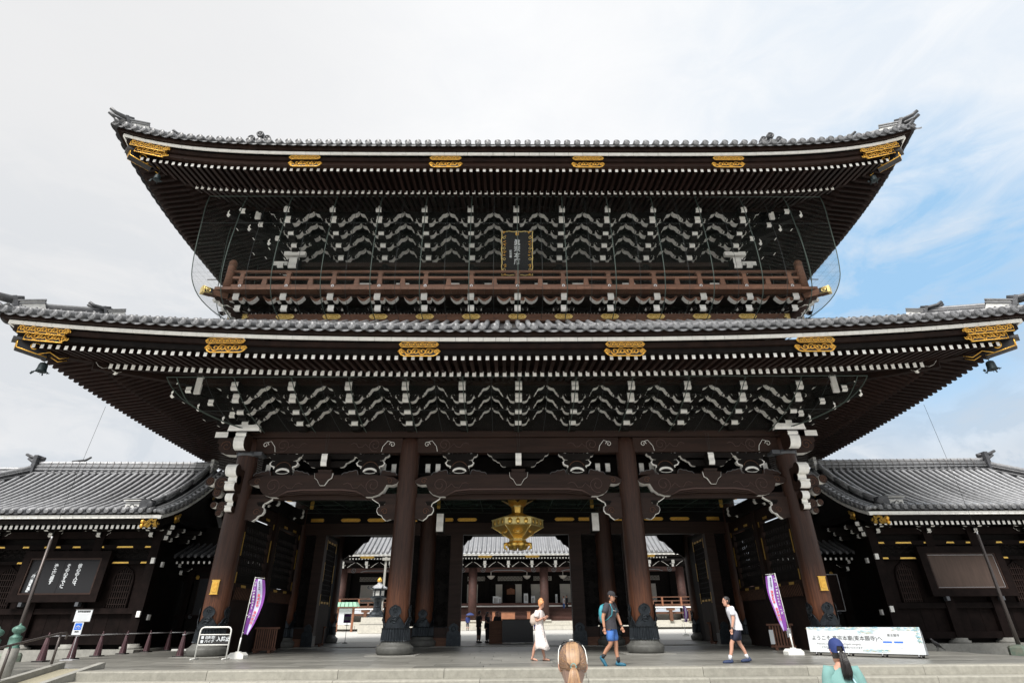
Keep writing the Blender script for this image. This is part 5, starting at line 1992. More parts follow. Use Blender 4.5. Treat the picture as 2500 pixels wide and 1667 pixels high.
def wing(sx):
    side = 'left' if sx < 0 else 'right'
    w = thing('side_hall', (sx * 21.5, 7.35, .1), f'low dark timber side hall with grey tiled roof {side} of the great gate', 'building',
              'side halls flanking the gate')
    X = lambda v: sx * v
    XA, XB = 16.55, 30.5
    YF, YR, ZR, ZE = 4.3, 7.35, 8.65, 5.30
    # wall core
    mb = MB()
    mb.box((X((XA + XB) / 2), 7.35, 2.7), (XB - XA - .2, 5.6, 5.3), 'wood_black')
    mb.build('wall', w)
    # posts with round stone bases
    for px in (16.62, 19.25, 21.35, 24.1, 27.0, 30.3):
        mb = MB()
        mb.box((X(px), YF, 2.75), (.40, .40, 5.0), 'wood_wing')
        po = mb.build('post', w)
        mb = MB()
        mb.lathe([(.38, .08), (.42, .13), (.42, .2), (.33, .22), (.33, .30), (.30, .31)], 16, 'stone')
        mb.build('base_stone', po, T(X(px), YF, 0))
        if px < 17:
            for (dz, dx) in ((3.62, .1), (1.45, .1)):
                mb = MB()
                mb.box((X(px - .1), YF - .24, dz), (.16, .08, .24), 'white_paint')
                mb.build('white_peg', po)
                mb = MB()
                mb.box((X(px - .26), YF + .3, dz - .12), (.08, .16, .22), 'white_paint')
                mb.build('white_peg', po)
    # rails, panels
    for (z, h, y_) in ((.42, .26, YF - .06), (1.58, .22, YF - .05), (3.55, .14, YF - .05), (4.22, .2, YF - .05), (4.75, .3, YF - .02)):
        mb = MB()
        mb.box((X((XA + XB) / 2), y_ , z), (XB - XA, .22, h), 'wood_wing')
        mb.build('rail', w)
    xs = (16.82, 19.05, 19.45, 21.15, 21.55, 23.9, 24.3, 26.8, 27.2, 30.1)
    for a_, b_ in zip(xs[::2], xs[1::2]):
        mb = MB()
        n_ = int((b_ - a_) / .45)
        for k in range(n_):
            ww = (b_ - a_) / n_
            q = MB()
            q.box((X(a_ + ww * (k + .5)), YF + .02 + .004 * (k % 2), 1.0), (ww - .012, .05, .96), 'wood_wing')
            q.build('dado_plank', w)
        mb.box((X((a_ + b_) / 2), YF + .06, 2.6), (b_ - a_, .05, 1.85), 'wood_wing')
        mb.build('wall_panel', w)
    # cusped windows with lattice
    for cx in (17.75, 22.95, 25.5):
        fm = MB()
        prof = [(X(cx) + px, 1.72 + pz * 1.12) for px, pz in KATO]
        fm.tube([(px, YF + .0, pz) for px, pz in prof], .05, 'wood_wing', 6)
        f = fm.build('cusped_window', w)
        lt_ = MB()
        for k in range(9):
            px = -.40 + .1 * k
            top_ = 1.12 * (1.45 - 1.1 * abs(px) ** 1.6)
            lt_.box((X(cx) + px, YF + .0, 1.72 + top_ / 2), (.035, .04, top_), 'wood_rafter')
        for k in range(6):
            ww = .80 if k < 4 else .6
            lt_.box((X(cx), YF - .015, 1.85 + k * .25), (ww, .03, .035), 'wood_rafter')
        lt_.build('window_lattice', f)
        bk = MB()
        bk.add([(px, YF + .032, pz) for px, pz in prof], [tuple(range(len(prof)))], 'wood_black')
        bk.build('window_void', f)
    # transom openwork and gilt strips above
    tr = MB()
    for cx in [16.95 + .34 * k for k in range(38)]:
        for dz in (0, .22):
            tr.tube([(X(cx) + a_, YF - .09, 3.76 + dz + b_) for a_, b_ in arc(0, 0, .15, PI * .1, PI * .95, 6)], .02, 'wood_black', 4)
            tr.tube([(X(cx) + a_ + .12, YF - .09, 3.92 + dz + b_) for a_, b_ in arc(0, 0, .13, PI * 1.1, PI * 1.9, 6)], .02, 'wood_black', 4)
    tr.build('transom', w, kind='stuff')
    for px, ww in ((16.95, .30), (18.0, .75), (19.1, .3), (20.2, .38), (21.3, .75), (22.5, .3), (23.6, .3), (24.7, .7), (25.9, .35)):
        for z in (4.22, 3.55):
            if z < 4 and 18.2 < px < 22.4: continue
            mb = MB()
            mb.prism([(-ww / 2, -.035), (ww / 2, -.035), (ww / 2 - .03, .035), (-ww / 2 + .03, .035)], -.008, .008, 'gold_leaf', M=T(X(px), YF - .17, z))
            mb.build('gilt_strip', w)
    # eaves brackets
    random.seed(4)
    for px in (16.9, 19.3, 21.5, 23.9, 26.6):
        for k, (dy, dz) in enumerate(((0, 0), (-.45, .2))):
            pass
        bm = MB()
        nose(bm, X(px), YF - .65, YF, 4.86, .17, .24)
        nose(bm, X(px), YF - .30, YF, 4.64, .17, .2)
        bo = bm.build('eave_bracket', w)
        put('cross_arm', WSA, bo, T(X(px), YF - .12, 4.72))
        put('cross_arm', WLA, bo, T(X(px), YF - .48, 4.88))
    # corner cluster at the gate end
    bm = MB()
    for k in range(3):
        Mr = T(X(16.5), YF + .1, 0) @ RZ(-sx * PI / 2)
        nose(bm, 0, -.35 - .25 * k, .1, 4.46 + .2 * k, .16, .18, Mr)
        Mr = T(X(16.5), YF, 0) @ RZ(-sx * PI / 4)
        nose(bm, 0, -.5 - .3 * k, .1, 4.50 + .2 * k, .16, .18, Mr)
        Mr = T(X(16.5), YF + 1.6, 0) @ RZ(-sx * PI / 2)
        nose(bm, 0, -.35 - .25 * k, .1, 4.56 + .2 * k, .16, .18, Mr)
    bm.build('corner_bracket', w)
    # roof
    XV = 15.75          # verge towards the gate
    def prof(t):        # t 0 at eave .. 1 at ridge ; concave
        y_ = 2.45 + (YR - 2.45) * t
        z_ = ZE + .22 + (ZR - ZE - .35) * (.55 * t + .45 * t * t)
        return y_, z_
    XH0, XHR = 31.2, 26.1
    NT = 10
    mb = MB()
    P = [[(X(xx), prof(k / NT)[0], prof(k / NT)[1] - .06) for xx in (XV, XH0 - (XH0 - XHR) * (k / NT))] for k in range(NT + 1)]
    mb.grid(P, 'tile_dark')
    P = [[(X(xx), 14.7 - prof(k / NT)[0], prof(k / NT)[1] - .06) for xx in (XV, XH0 - (XH0 - XHR) * (k / NT))] for k in range(NT + 1)]
    mb.grid(P, 'tile_dark')
    mb.add([(X(XHR), YR, ZR - .2), (X(XH0), 2.45, ZE + .2), (X(XH0), 12.25, ZE + .2)], [(0, 1, 2)], 'tile_dark')
    rf = mb.build('roof', w)
    # verge drops: gable end surface faces the gate, curved bargeboard
    cap = MB()
    r_ = .11
    cap.lathe([(.001, -.02), (.03, -.03), (.05, -.015), (.08, -.015), (r_, -.03), (r_, .0)], 14, 'tile_cap', M=RX(PI / 2) @ S(1, 1, -1), caps=False)
    cap.tube([(0, 0, 0), (0, .3, .13)], r_ * .9, 'tile', 8)
    CAP = cap.mesh('eave_tile')
    pn = MB()
    Pp = []
    for k, (dy, dz) in enumerate(((0, -.06), (0, 0), (.3, .13))):
        Pp.append([(TS * .5 * t_, dy, dz - .03 - .05 * (1 - t_ * t_)) for t_ in (-1, -.5, 0, .5, 1)])
    pn.grid(Pp, 'tile_dark', smooth=False)
    PAN = pn.mesh('pan_tile')
    nrow = int((XH0 - XV - .6) / TS)
    for k in range(nrow):
        xx = XV + .55 + k * TS
        tmax = 1.0 if xx < XHR else max(.05, (XH0 - xx) / (XH0 - XHR))
        seg_n = 12
        pts = []
        for j in range(seg_n + 1):
            y_, z_ = prof(tmax * j / seg_n * .985)
            pts.append((X(xx), y_, z_))
        rm = MB()
        seg_tile_row(rm, pts, .082, 'tile', .36)
        rm.build('tile_row', rf)
        put('eave_tile', CAP, rf, T(X(xx), 2.42, ZE + .24))
        put('pan_tile', PAN, rf, T(X(xx + TS / 2), 2.44, ZE + .24))
    # rows that follow the verge outside the descending ridge
    for k, dx in enumerate((.02, -.30)):
        rm = MB()
        pts = [(X(XV + .30 + dx), prof(j / 12)[0], prof(j / 12)[1] + .0) for j in range(13)]
        seg_tile_row(rm, pts, .075, 'tile', .36)
        rm.build('verge_row', rf)
    vt = MB()
    vt.tube([(0, 0, 0), (.34, 0, .05)], [.088, .08], 'tile', 8)
    vt.lathe([(.001, -.02), (.05, -.02), (.088, -.0), (.088, .02)], 10, 'tile_cap', M=RY(-PI / 2) @ S(1, 1, 1), caps=False)
    VT = vt.mesh('verge_tile')
    for j in range(16):
        y_, z_ = prof((j + .3) / 16)
        put('verge_tile', VT, rf, T(X(XV - .10), y_, z_ - .06) @ (Matrix.Identity(4) if sx > 0 else RZ(PI)))
    # white verge board curving up, and front eave boards
    def bandpt(t): 
        y_, z_ = prof(t)
        return y_, z_ - .26 - .05 * math.sin(PI * t)
    for j in range(14):
        (y0, z0), (y1, z1) = bandpt(j / 14), bandpt((j + 1) / 14)
        y1 -= .008
        vm = MB()
        vm.add([(X(XV - .02), y0, z0 - .07), (X(XV - .02), y1, z1 - .07), (X(XV - .02), y1, z1 + .07), (X(XV - .02), y0, z0 + .07),
                (X(XV + .12), y0, z0 - .07), (X(XV + .12), y1, z1 - .07), (X(XV + .12), y1, z1 + .07), (X(XV + .12), y0, z0 + .07)],
               [(0, 1, 2, 3), (7, 6, 5, 4), (0, 4, 5, 1), (1, 5, 6, 2), (2, 6, 7, 3), (3, 7, 4, 0)], 'white_paint')
        vm.build('verge_board', rf)
        bm = MB()
        bm.add([(X(XV + .06), y0 + .1, z0 - .42), (X(XV + .06), y1 + .1, z1 - .42), (X(XV + .06), y1, z1 - .05), (X(XV + .06), y0, z0 - .05),
                (X(XV + .14), y0 + .1, z0 - .42), (X(XV + .14), y1 + .1, z1 - .42), (X(XV + .14), y1, z1 - .05), (X(XV + .14), y0, z0 - .05)],
               [(0, 1, 2, 3), (7, 6, 5, 4), (0, 4, 5, 1), (2, 6, 7, 3)], 'wood_black')
        bm.build('bargeboard', rf)
    x_ = XV
    while x_ < XH0 - .1:
        ww = min(random.uniform(.42, .6), XH0 - x_)
        bm = MB()
        bm.box((X(x_ + ww / 2), 2.60, ZE), (ww - .012, .12, .14), 'white_paint')
        bm.build('eave_board', rf)
        x_ += ww
    bm = MB()
    bm.box((X((XV + XH0) / 2 + .1), 2.68, ZE + .12), (XH0 - XV - .2, .2, .10), 'wood_black')
    bm.box((X((XV + XH0) / 2 + .1), 2.78, ZE - .17), (XH0 - XV - .2, .16, .20), 'wood_black')
    bm.box((X((XV + XH0) / 2 + .1), 3.7, ZE + .06), (XH0 - XV - .2, 1.9, .05), 'wood_black')
    bm.build('fascia_beam', rf)
    rm = MB()
    Ln = 1.6
    rm.add([(-.06, 0, -.10), (.06, 0, -.10), (.06, 0, .06), (-.06, 0, .06), (-.05, Ln, .04), (.05, Ln, .04), (.05, Ln, .16), (-.05, Ln, .16)],
           [(0, 1, 2, 3), (7, 6, 5, 4), (0, 4, 5, 1), (1, 5, 6, 2), (2, 6, 7, 3), (3, 7, 4, 0)], ['white_paint'] + ['wood_black'] * 5)
    RM_ = rm.mesh('rafter')
    for k in range(int((XH0 - XV - .5) / .225)):
        put('rafter', RM_, rf, T(X(XV + .42 + .235 * k), 2.92, ZE - .36))
    # gilt carved ends at the bargeboard foot and under the gable
    gb = MB()
    rr = random.Random(3)
    for k in range(40):
        cx, cz, cy = rr.uniform(.02, .62), rr.uniform(-.17, .13), rr.uniform(-.02, .02)
        gb.tube([(X(XV + .05 + cx) + a_, 2.55 + cy, ZE - .26 + cz + b_) for a_, b_ in spiral(0, 0, .05, .015, rr.uniform(0, 6), rr.choice((-1, 1)) * 1.0, 6)], .016, 'gold_dull', 4)
    gb.box((X(XV + .36), 2.60, ZE - .27), (.66, .06, .36), 'wood_black')
    for dz in (-.12, .06):
        gb.lathe([(.001, -.10), (.07, -.07), (.10, 0), (.07, .07), (.001, .10)], 10, 'gold', M=T(X(XV + .78), 2.56, ZE - .28 + dz))
    gb.build('gilt_carving', rf)
    for (t_, s_) in ((.28, .55), (.92, 1.5)):
        gb = MB()
        y_, z_ = prof(t_)
        for k in range(int(34 * s_)):
            cy, cz = rr.uniform(-.35, .35) * s_, rr.uniform(-.30, .22) * s_
            gb.tube([(X(XV + .02), y_ + cy + a_, z_ - .62 - .1 * s_ + cz + cy * .5 + b_) for a_, b_ in spiral(0, 0, .08, .02, rr.uniform(0, 6), rr.choice((-1, 1)), 6)], .018, 'gold_dull', 4)
        gb.lathe([(.001, -.03), (.10, -.03), (.13, 0), (.13, .06)], 12, 'gold', M=T(X(XV - .02), y_ - .1, z_ - .95 * s_ - .15) @ RY(sx * PI / 2 * 1), caps=False)
        gb.build('gable_pendant', rf)
    # gable wall
    gm = MB()
    gm.add([(X(16.8), 4.0, 5.2), (X(16.8), 10.7, 5.2), (X(16.8), 7.35, 8.2)], [(0, 1, 2)], 'wood_black')
    gm.box((X(16.3), 7.35, 5.45), (.5, 7.2, .3), 'wood_wing')
    for k in (-1, 1):
        gm.tube([(X(16.4), 7.35 + k * 3.2, 5.4), (X(16.4), 7.35, 8.0)], .14, 'wood_wing', 4)
    gm.build('gable', w)
    # ridge, descending ridges, hip
    rg = MB()
    ridge_round(rg, (X(XV + .75), YR, ZR + .22), (X(XHR), YR, ZR + .30), .10, 'tile', 5, .36)
    rg.box((X((XV + .75 + XHR) / 2), YR, ZR - .08), (XHR - XV - .75, .30, .40), 'tile')
    for k in range(int((XHR - XV - 1) / .377)):
        rg.lathe([(.001, -.02), (.07, -.02), (.09, 0), (.09, .05)], 10, 'tile_cap', M=T(X(XV + .95 + k * .377), YR - .30, ZR - .26) @ RX(PI / 2) @ S(1, 1, -1), caps=False)
        rg.tube([(X(XV + .95 + k * .377), YR - .10, ZR + .36), (X(XV + .95 + k * .377) + .05, YR - .18, ZR + .10), (X(XV + .95 + k * .377), YR - .19, ZR - .1)], .013, 'steel_dark', 4)
    rg.build('ridge', rf)
    dr = MB()
    p_ = [prof(t_) for t_ in (.12, .30, .5, .7, .97)]
    for (y0, z0), (y1, z1) in zip(p_, p_[1:]):
        ridge_round(dr, (X(XV + .92), y0, z0 + .30), (X(XV + .92), y1, z1 + .30), .10, 'tile', 2, .26)
    dr.build('descending_ridge', rf)
    # its foot: ornament block with white plaster scroll and a round cap
    y_, z_ = prof(.10)
    om = MB()
    om.box((X(XV + 1.0), y_ - .05, z_ + .16), (.44, .40, .42), 'onigawara')
    om.lathe([(.001, -.1), (.12, -.1), (.15, -.06), (.15, .1)], 14, 'onigawara', M=T(X(XV + .72), y_ - .28, z_ + .14) @ RX(PI / 2) @ S(1, 1, -1), caps=False)
    om.box((X(XV + 1.65), y_ + .05, z_ + .12), (.62, .30, .24), 'shikkui')
    for dz in (.26, .36, .44):
        om.box((X(XV + 1.65), y_ + .05, z_ + dz), (.74 + (dz - .26), .40, .035), 'tile' if dz != .36 else 'shikkui')
    om.tube([(X(XV + 1.65) + a_, y_ - .12, z_ + .10 + b_) for a_, b_ in arc(0, 0, .09, 0, PI, 8)], .016, 'onigawara', 4)
    for s_ in (-1, 1):
        om.tube([(X(XV + 1.65) + s_ * .17 + a_, y_ - .12, z_ + .07 + b_) for a_, b_ in spiral(0, 0, .07, .02, 0, 1.2, 8)], .014, 'onigawara', 4)
    om.build('ridge_end', rf)
    hp = MB()
    ridge_round(hp, (X(XHR + .2), YR - .2, ZR + .02), (X(XH0 - .4), 2.9, ZE + .50), .11, 'tile', 4, .3)
    hp.build('hip_ridge', rf)
    oe = MB()
    oe.box((X(XHR + .1), YR, ZR + .22), (.20, .6, .95), 'onigawara')
    oe.box((X(XV + .80), YR, ZR + .05), (.16, .5, .75), 'shikkui')
    for k in range(3):
        oe.box((X(XV + .78), YR, ZR - .2 + k * .22), (.24, .56, .05), 'tile')
    for dz, ln in ((.55, .9), (.32, .7)):
        oe.tube([(X(XHR - .2), YR, ZR + dz), (X(XHR + ln * .6), YR, ZR + dz + .10), (X(XHR + ln), YR, ZR + dz + .26)], [.09, .085, .07], 'onigawara', 8)
    oe.build('ridge_ornament', rf)
    # white end ornament by the gate
    # ---- notice board hanging on the front wall
    nb = thing('notice_board', (X(20.3), 3.9, 1.9),
               'large framed black board with white brushed Japanese lines on the left side hall' if sx < 0 else
               'large framed board with blank brown face on the right side hall', 'notice board', None)
    c = X(20.34)
    Mb = T(c, 3.95, 1.92) @ RX(-R(3))
    fm = MB()
    W_, H2 = 3.86, 2.12
    for (dx, dz, ww, hh) in ((0, H2 - .16, W_, .30), (0, .16, W_, .30), (-W_ / 2 + .17, H2 / 2, .33, H2 - .62), (W_ / 2 - .17, H2 / 2, .33, H2 - .62)):
        fm.box((dx, 0, dz), (ww, .24, hh), 'wood_wing' if sx < 0 else 'wood_wing', M=Mb)
    for (dx, dz, ww, hh) in ((0, H2 - .34, W_ - .6, .06), (0, .34, W_ - .6, .06)):
        fm.box((dx, -.02, dz), (ww, .16, hh), 'wood_beam', M=Mb)
    for sx_ in (-1, 1):
        fm.box((sx_ * (W_ / 2 - .37), -.02, H2 / 2), (.06, .16, H2 - .74), 'wood_beam', M=Mb)
    fm.build('frame', nb)
    pm = MB()
    pm.box((0, .02, H2 / 2), (W_ - .78, .08, H2 - .70), 'sign_black' if sx < 0 else 'board_brown', M=Mb)
    pm.build('panel', nb)
    if sx < 0:
        jm = MB()
        jm.box((-.05, -.023, H2 / 2), (.006, .004, H2 - .72), 'wood_black', M=Mb)
        jm.build('panel_joint', nb)
        for s_, dx, dz, sz in (('信心の人は︑', .66, 1.58, .185), ('その心すでに', .16, 1.58, .185), ('浄土に居す', -.40, 1.58, .185), ('﹃御消息集﹄', -1.26, 1.22, .160)):
            text(vert(s_), sz, 'print_white', 'lettering', nb, Mb @ T(dx, -.024, dz) @ RX(PI / 2), line=.92, bold=.006)
    else:
        em = MB()
        for (dx, dz, ww, hh) in ((0, H2 - .375, W_ - .78, .02), (0, .375, W_ - .78, .02)):
            em.box((dx, -.03, dz), (ww, .02, hh), 'steel_light', M=Mb)
        for s_ in (-1, 1):
            em.box((s_ * (W_ / 2 - .40), -.03, H2 / 2), (.02, .02, H2 - .76), 'steel_light', M=Mb)
        em.build('edging', nb)
    for px in (-1.3, 1.15):
        bk = MB()
        bk.box((px, .0, -.04), (.14, .22, .24), 'iron_band', M=Mb)
        bk.build('support_bracket', nb)
    # ---- little gatehouse with its own roof between wing and gate
    g = thing('side_door', (X(14.4), 7.0, 0), f'closed dark side door under a small tiled roof between the gate and the {side} side hall', 'door', 'small side doors beside the gate')
    gm = MB()
    gm.box((X(14.3), 7.35, 1.9), (4.6, .2, 3.8), 'wood_black')
    gm.box((X(14.3), 7.35, 4.6), (4.4, .3, 1.8), 'wood_black')
    gm.build('wall', g)
    for z, h in ((3.05, .22), (1.38, .2), (.2, .4), (3.5, .3)):
        gm = MB()
        gm.box((X(14.3), 7.2, z), (4.6, .16, h), 'wood_wing')
        gm.build('rail', g)
    for px in (12.9, 15.3, 16.2):
        gm = MB()
        gm.box((X(px), 7.15, 1.7), (.26, .18, 3.4), 'wood_wing')
        gm.build('door_post', g)
    hg = MB()
    hg.tube([(X(15.80) + a_, 7.06, 1.38 + b_) for a_, b_ in arc(0, 0, .085, 0, 2 * PI, 12)], .016, 'iron_band', 5)
    hg.tube([(X(15.80) + a_, 7.04, 1.38 + b_) for a_, b_ in arc(0, 0, .03, 0, 2 * PI, 8)], .02, 'iron_band', 5)
    hg.build('ring_handle', g)
    cg = MB()
    for k in range(6):
        cg.tube([(X(15.86) + .055 * math.cos(k * PI / 3) + a_, 7.05, 3.12 + .055 * math.sin(k * PI / 3) + b_) for a_, b_ in arc(0, 0, .03, 0, 2 * PI, 6)], .012, 'gold_leaf', 4)
    cg.build('gilt_crest', g)
    rfm = MB()
    ye, ze = 5.9, 3.86
    rfm.add([(X(11.9), ye, ze + .1), (X(17.1), ye, ze + .1), (X(16.9), 7.5, 4.75), (X(11.9), 7.5, 4.75)], [(0, 1, 2, 3)], 'tile_dark')
    rfm.add([(X(11.9), ye, ze + .0), (X(17.1), ye, ze + .0), (X(16.9), 7.5, 4.45), (X(11.9), 7.5, 4.45)], [(0, 1, 2, 3)], 'wood_black')
    r2 = rfm.build('roof', g)
    for k in range(16):
        q = MB()
        xx = 12.0 + .33 * k
        seg_tile_row(q, [(X(xx), ye, ze + .14), (X(xx), 6.7, ze + .52), (X(xx), 7.45, 4.80)], .075, 'tile_mid', .3)
        q.lathe([(.001, -.02), (.06, -.02), (.085, 0), (.085, .05)], 10, 'tile_mid', M=T(X(xx), ye, ze + .13) @ RX(PI / 2) @ S(1, 1, -1), caps=False)
        q.build('tile_row', r2)
    q = MB()
    q.tube([(X(11.9), 7.5, 4.98), (X(16.7), 7.5, 4.98)], .12, 'tile_dark', 8)
    q.box((X(14.3), 7.5, 4.86), (4.8, .26, .16), 'tile_dark')
    q.box((X(14.1), 7.6, 5.28), (4.9, .2, .30), 'wood_rail')
    q.build('ridge', r2)
    q = MB()
    q.box((0, .6, 0), (.09, 1.3, .11), 'wood_black', front='white_paint')
    RS = q.mesh('rafter')
    for k in range(18):
        put('rafter', RS, r2, T(X(12.3 + .262 * k), 6.05, ze - .14) @ RX(.2))
    for px in (12.6, 14.6, 16.5):
        bm = MB()
        nose(bm, X(px), 6.35, 7.1, 3.52, .14, .18)
        nose(bm, X(px), 6.6, 7.1, 3.20, .14, .2)
        bo = bm.build('bracket', r2)
        put('cross_arm', WSA, bo, T(X(px), 6.75, 3.36))
    # ---- thin wires down from the big eaves to a steel pole
    pl = thing('steel_pole', (X(18.9), .8, -.3), f'tall thin dark steel pole standing in front of the {side} side hall', 'pole', 'steel poles with wires before the side halls')
    q = MB()
    q.tube([(X(18.9), .8, -.28), (X(18.9), .8, 4.12)], [.075, .05], 'steel_dark', 10)
    q.build('shaft', pl)
    q = MB()
    q.tube([(X(18.9), .8, 4.1), (X(18.88), .78, 4.24)], .03, 'steel_light', 6)
    q.tube([(X(18.88), .78, 4.22), (X(18.2), .05, 6.6), (X(17.35), -.8, 9.2)], .008, 'rope_dark', 4)
    q.build('wire', pl)
    q = MB()
    q.lathe([(.42, -.30), (.40, .05), (.34, .12), (.10, .16)], 6, 'anchor', M=T(X(18.9), .8, 0), smooth=False)
    q.build('anchor', pl)
WSA = arm_mesh(.42, .15, .10, .24).mesh('cross_arm')
WLA = arm_mesh(.78, .15, .10, .30).mesh('cross_arm')
for s in (-1, 1):
    wing(s)
# black closing-time board on the left door
sg = thing('closing_time_sign', (-15.5, 6.95, 1.5), 'narrow black sign with white vertical writing hung on the left side door', 'sign')
q = MB()
q.box((-15.28, 6.98, 2.25), (.80, .05, 1.62), 'sign_black')
q.build('panel', sg)
q = MB()
for (dx, dz, ww, hh) in ((0, .82, .84, .03), (0, -.82, .84, .03), (-.41, 0, .03, 1.6), (.41, 0, .03, 1.6)):
    q.box((-15.28 + dx, 6.96, 2.25 + dz), (ww, .06, hh), 'wood_dark')
q.build('frame', sg)
text(vert('閉門　午後五時三十分'), .155, 'print_white', 'lettering', sg, T(-15.02, 6.952, 2.98) @ RX(PI / 2), line=.80, bold=.004)
sg = thing('wall_board', (15.6, 6.95, 1.5), 'plain dark board hung on the right side door', 'board')
q = MB()
q.box((15.75, 6.98, 2.25), (.62, .05, 1.62), 'wood_rafter')
q.build('panel', sg)
q = MB()
for (dx, dz, ww, hh) in ((0, .82, .66, .03), (0, -.82, .66, .03), (-.32, 0, .03, 1.6), (.32, 0, .03, 1.6)):
    q.box((15.75 + dx, 6.96, 2.25 + dz), (ww, .06, hh), 'steel_light')
q.build('frame', sg)
# second roof further left behind the wing
fr2 = thing('far_side_roof', (-31, 12, 0), 'grey tiled roof of a further hall showing behind the left side hall', 'building')
q = MB()
q.add([(-38, 9.5, 6.6), (-27.6, 9.5, 6.6), (-28.4, 12.5, 9.6), (-38, 12.5, 9.6)], [(0, 1, 2, 3)], 'tile_dark')
q.add([(-27.6, 9.5, 6.6), (-27.6, 15.5, 6.6), (-28.4, 12.5, 9.6)], [(0, 1, 2)], 'tile_dark')
q.box((-33, 12.5, 3.3), (9.8, 5, 6.5), 'wood_black')
q.build('body', fr2)
for k in range(26):
    t_ = MB()
    seg_tile_row(t_, [(-28.2 - .377 * k, 9.5, 6.66), (-28.4 - .377 * k, 12.5, 9.66)], .08, 'tile', .4)
    t_.build('tile_row', fr2)
t_ = MB()
ridge_round(t_, (-28.3, 12.5, 9.95), (-38, 12.5, 9.95), .11, 'tile', 4, .34)
t_.box((-28.2, 12.5, 9.9), (.2, .6, .9), 'onigawara')
t_.tube([(-28.4, 12.5, 10.4), (-27.6, 12.5, 10.5), (-27.3, 12.5, 10.7)], [.09, .08, .06], 'onigawara', 8)
t_.build('ridge', fr2)

# ------------------------------------------------------------------ the hall across the yard
hall = thing('founders_hall', (0, 55, .26), 'great timber temple hall with pale tiled roof seen through the gate across the yard', 'temple hall')
HY = 52.0
q = MB()
q.box((-.2, 66, .50), (62, 30.4, .48), 'stone_light')
q.box((-.2, 66.4, .98), (62, 29.8, .48), 'stone_light')
q.build('terrace', hall)
for k in range(20):
    for j, (yy, zz) in enumerate(((50.76, .50), (51.46, .98))):
        q = MB()
        q.box((-31 + 3.1 * k + 1.5 + j * .9, yy, zz), (3.07, .06, .44), 'stone_light')
        q.build('terrace_stone', hall)
HC = -.25
for cx in (-20.9, -4.44 + HC * 1 , 4.44 + HC, 21.3, -30, 30):
    q = MB()
    q.lathe([(.52, 1.2), (.52, 7.2)], 18, 'wood_hall')
    q.box((0, 0, 1.26), (1.4, 1.4, .16), 'stone_light')
    q.build('column', hall, T(cx, HY, 0))
# stairs with dark treads
nst = 11
for k in range(nst):
    q = MB()
    z = 1.22 + (2.86 - 1.22) * (k + 1) / nst
    y0 = 52.6 + (56.0 - 52.6) * k / nst
    q.box((HC, y0 + .6, z - .08), (34, 1.2, .07), 'step_wood')
    q.box((HC, y0 + .08, z - .16), (34, .04, .12), 'wood_black')
    q.build('stair_tread', hall)
q = MB()
q.box((HC, 55.95, 2.94), (34, .12, .13), 'white_paint')
q.build('stair_nosing', hall)
q = MB()
q.box((0, 60, 2.98), (62, 8.2, .12), 'step_wood')
q.box((0, 56.3, 3.15), (34, .2, .3), 'step_wood')
q.build('floor', hall)
q = MB()
q.box((0, 60.4, 6.2), (62, .2, 7), 'wood_black')
q.box((0, 55.9, 7.7), (62, 8.4, .2), 'wood_black')
q.build('wall', hall)
for xc, ww in ((-5.17, 1.45), (-1.52, .9), (1.14, .9), (3.55, 1.35), (7.6, 1.45), (-19.6, 1.9), (-13.5, 1.5), (19.2, 1.9), (13, 1.5), (-9, 1.4), (11, 1.3)):
    q = MB()
    q.box((xc, 60.2, 4.62), (ww, .06, 2.3), 'plaster')
    q.build('sliding_panel', hall)
for xc, ww in ((-4.6, 2.6), (0, 3.4), (4.5, 2.5), (8.6, 2.4), (-19.2, 3.2), (-13.8, 2.6), (19.2, 3.2), (13.6, 2.8)):
    q = MB()
    q.box((xc, 60.22, 6.5), (ww, .05, .55), 'plaster')
    o = q.build('transom_panel', hall)
    q = MB()
    for k in range(int(ww / .2)):
        for s_ in (-1, 1):
            q.tube([(xc - ww / 2 + .1 + k * .2 - s_ * .13, 60.16, 6.24), (xc - ww / 2 + .1 + k * .2 + s_ * .13, 60.16, 6.76)], .022, 'wood_black', 4)
    q.build('lattice', o)
for xc in (-2.6, 2.3, 7.2, -7.3):
    q = MB()
    q.lathe([(.05, 7.2), (.05, 6.75), (.55, 6.72), (.30, 6.4), (.05, 6.3)], 12, 'glass_lamp', smooth=False)
    q.build('hanging_lamp', hall, T(xc, 58.5, 0))
for px in (-16.6, -22.2, 16.6, 22.4, -9.8, 9.6, -3.2, 2.6):
    q = MB()
    q.box((px, 60.1, 5.0), (.5, .3, 4.2), 'wood_black')
    q.build('inner_post', hall)
# dim gilded altar glimpsed in the central doorway
q = MB()
q.box((.1, 60.18, 4.5), (1.3, .05, 2.4), 'wood_dark')
q.prism([(-.45, 4.5), (.65, 4.5), (.65, 5.1), (.1, 5.3), (-.45, 5.1)], 60.12, 60.15, 'wood_orange')
q.build('altar_niche', hall)
for a_, b_ in ((-20.9, -4.69), (-4.69, 4.19), (4.19, 21.3)):
    q = MB()
    q.box(((a_ + b_) / 2, HY, 6.98), (b_ - a_ - 1.0, .5, .5), 'wood_hall')
    q.tube([(a_ + 2.2, HY - .3, 6.75), (a_ + 2.8, HY - .32, 6.92), (b_ - 2.8, HY - .32, 6.92), (b_ - 2.2, HY - .3, 6.75)], .06, 'tile_cap', 6)
    for s_, xx in ((1, a_ + 1.3), (-1, b_ - 1.3)):
        q.tube([(xx + s_ * px, HY - .3, 7.0 + pz) for px, pz in spiral(0, 0, .34, .06, PI, 1.5, 14)], .045, 'tile_cap', 5)
    q.build('rainbow_beam', hall)
q = MB()
q.box((0, HY + .2, 7.65), (62, .3, .5), 'wood_black')
q.box((0, HY - .1, 8.45), (62, 4.6, .08), 'wood_black')
q.build('eave_soffit', hall)
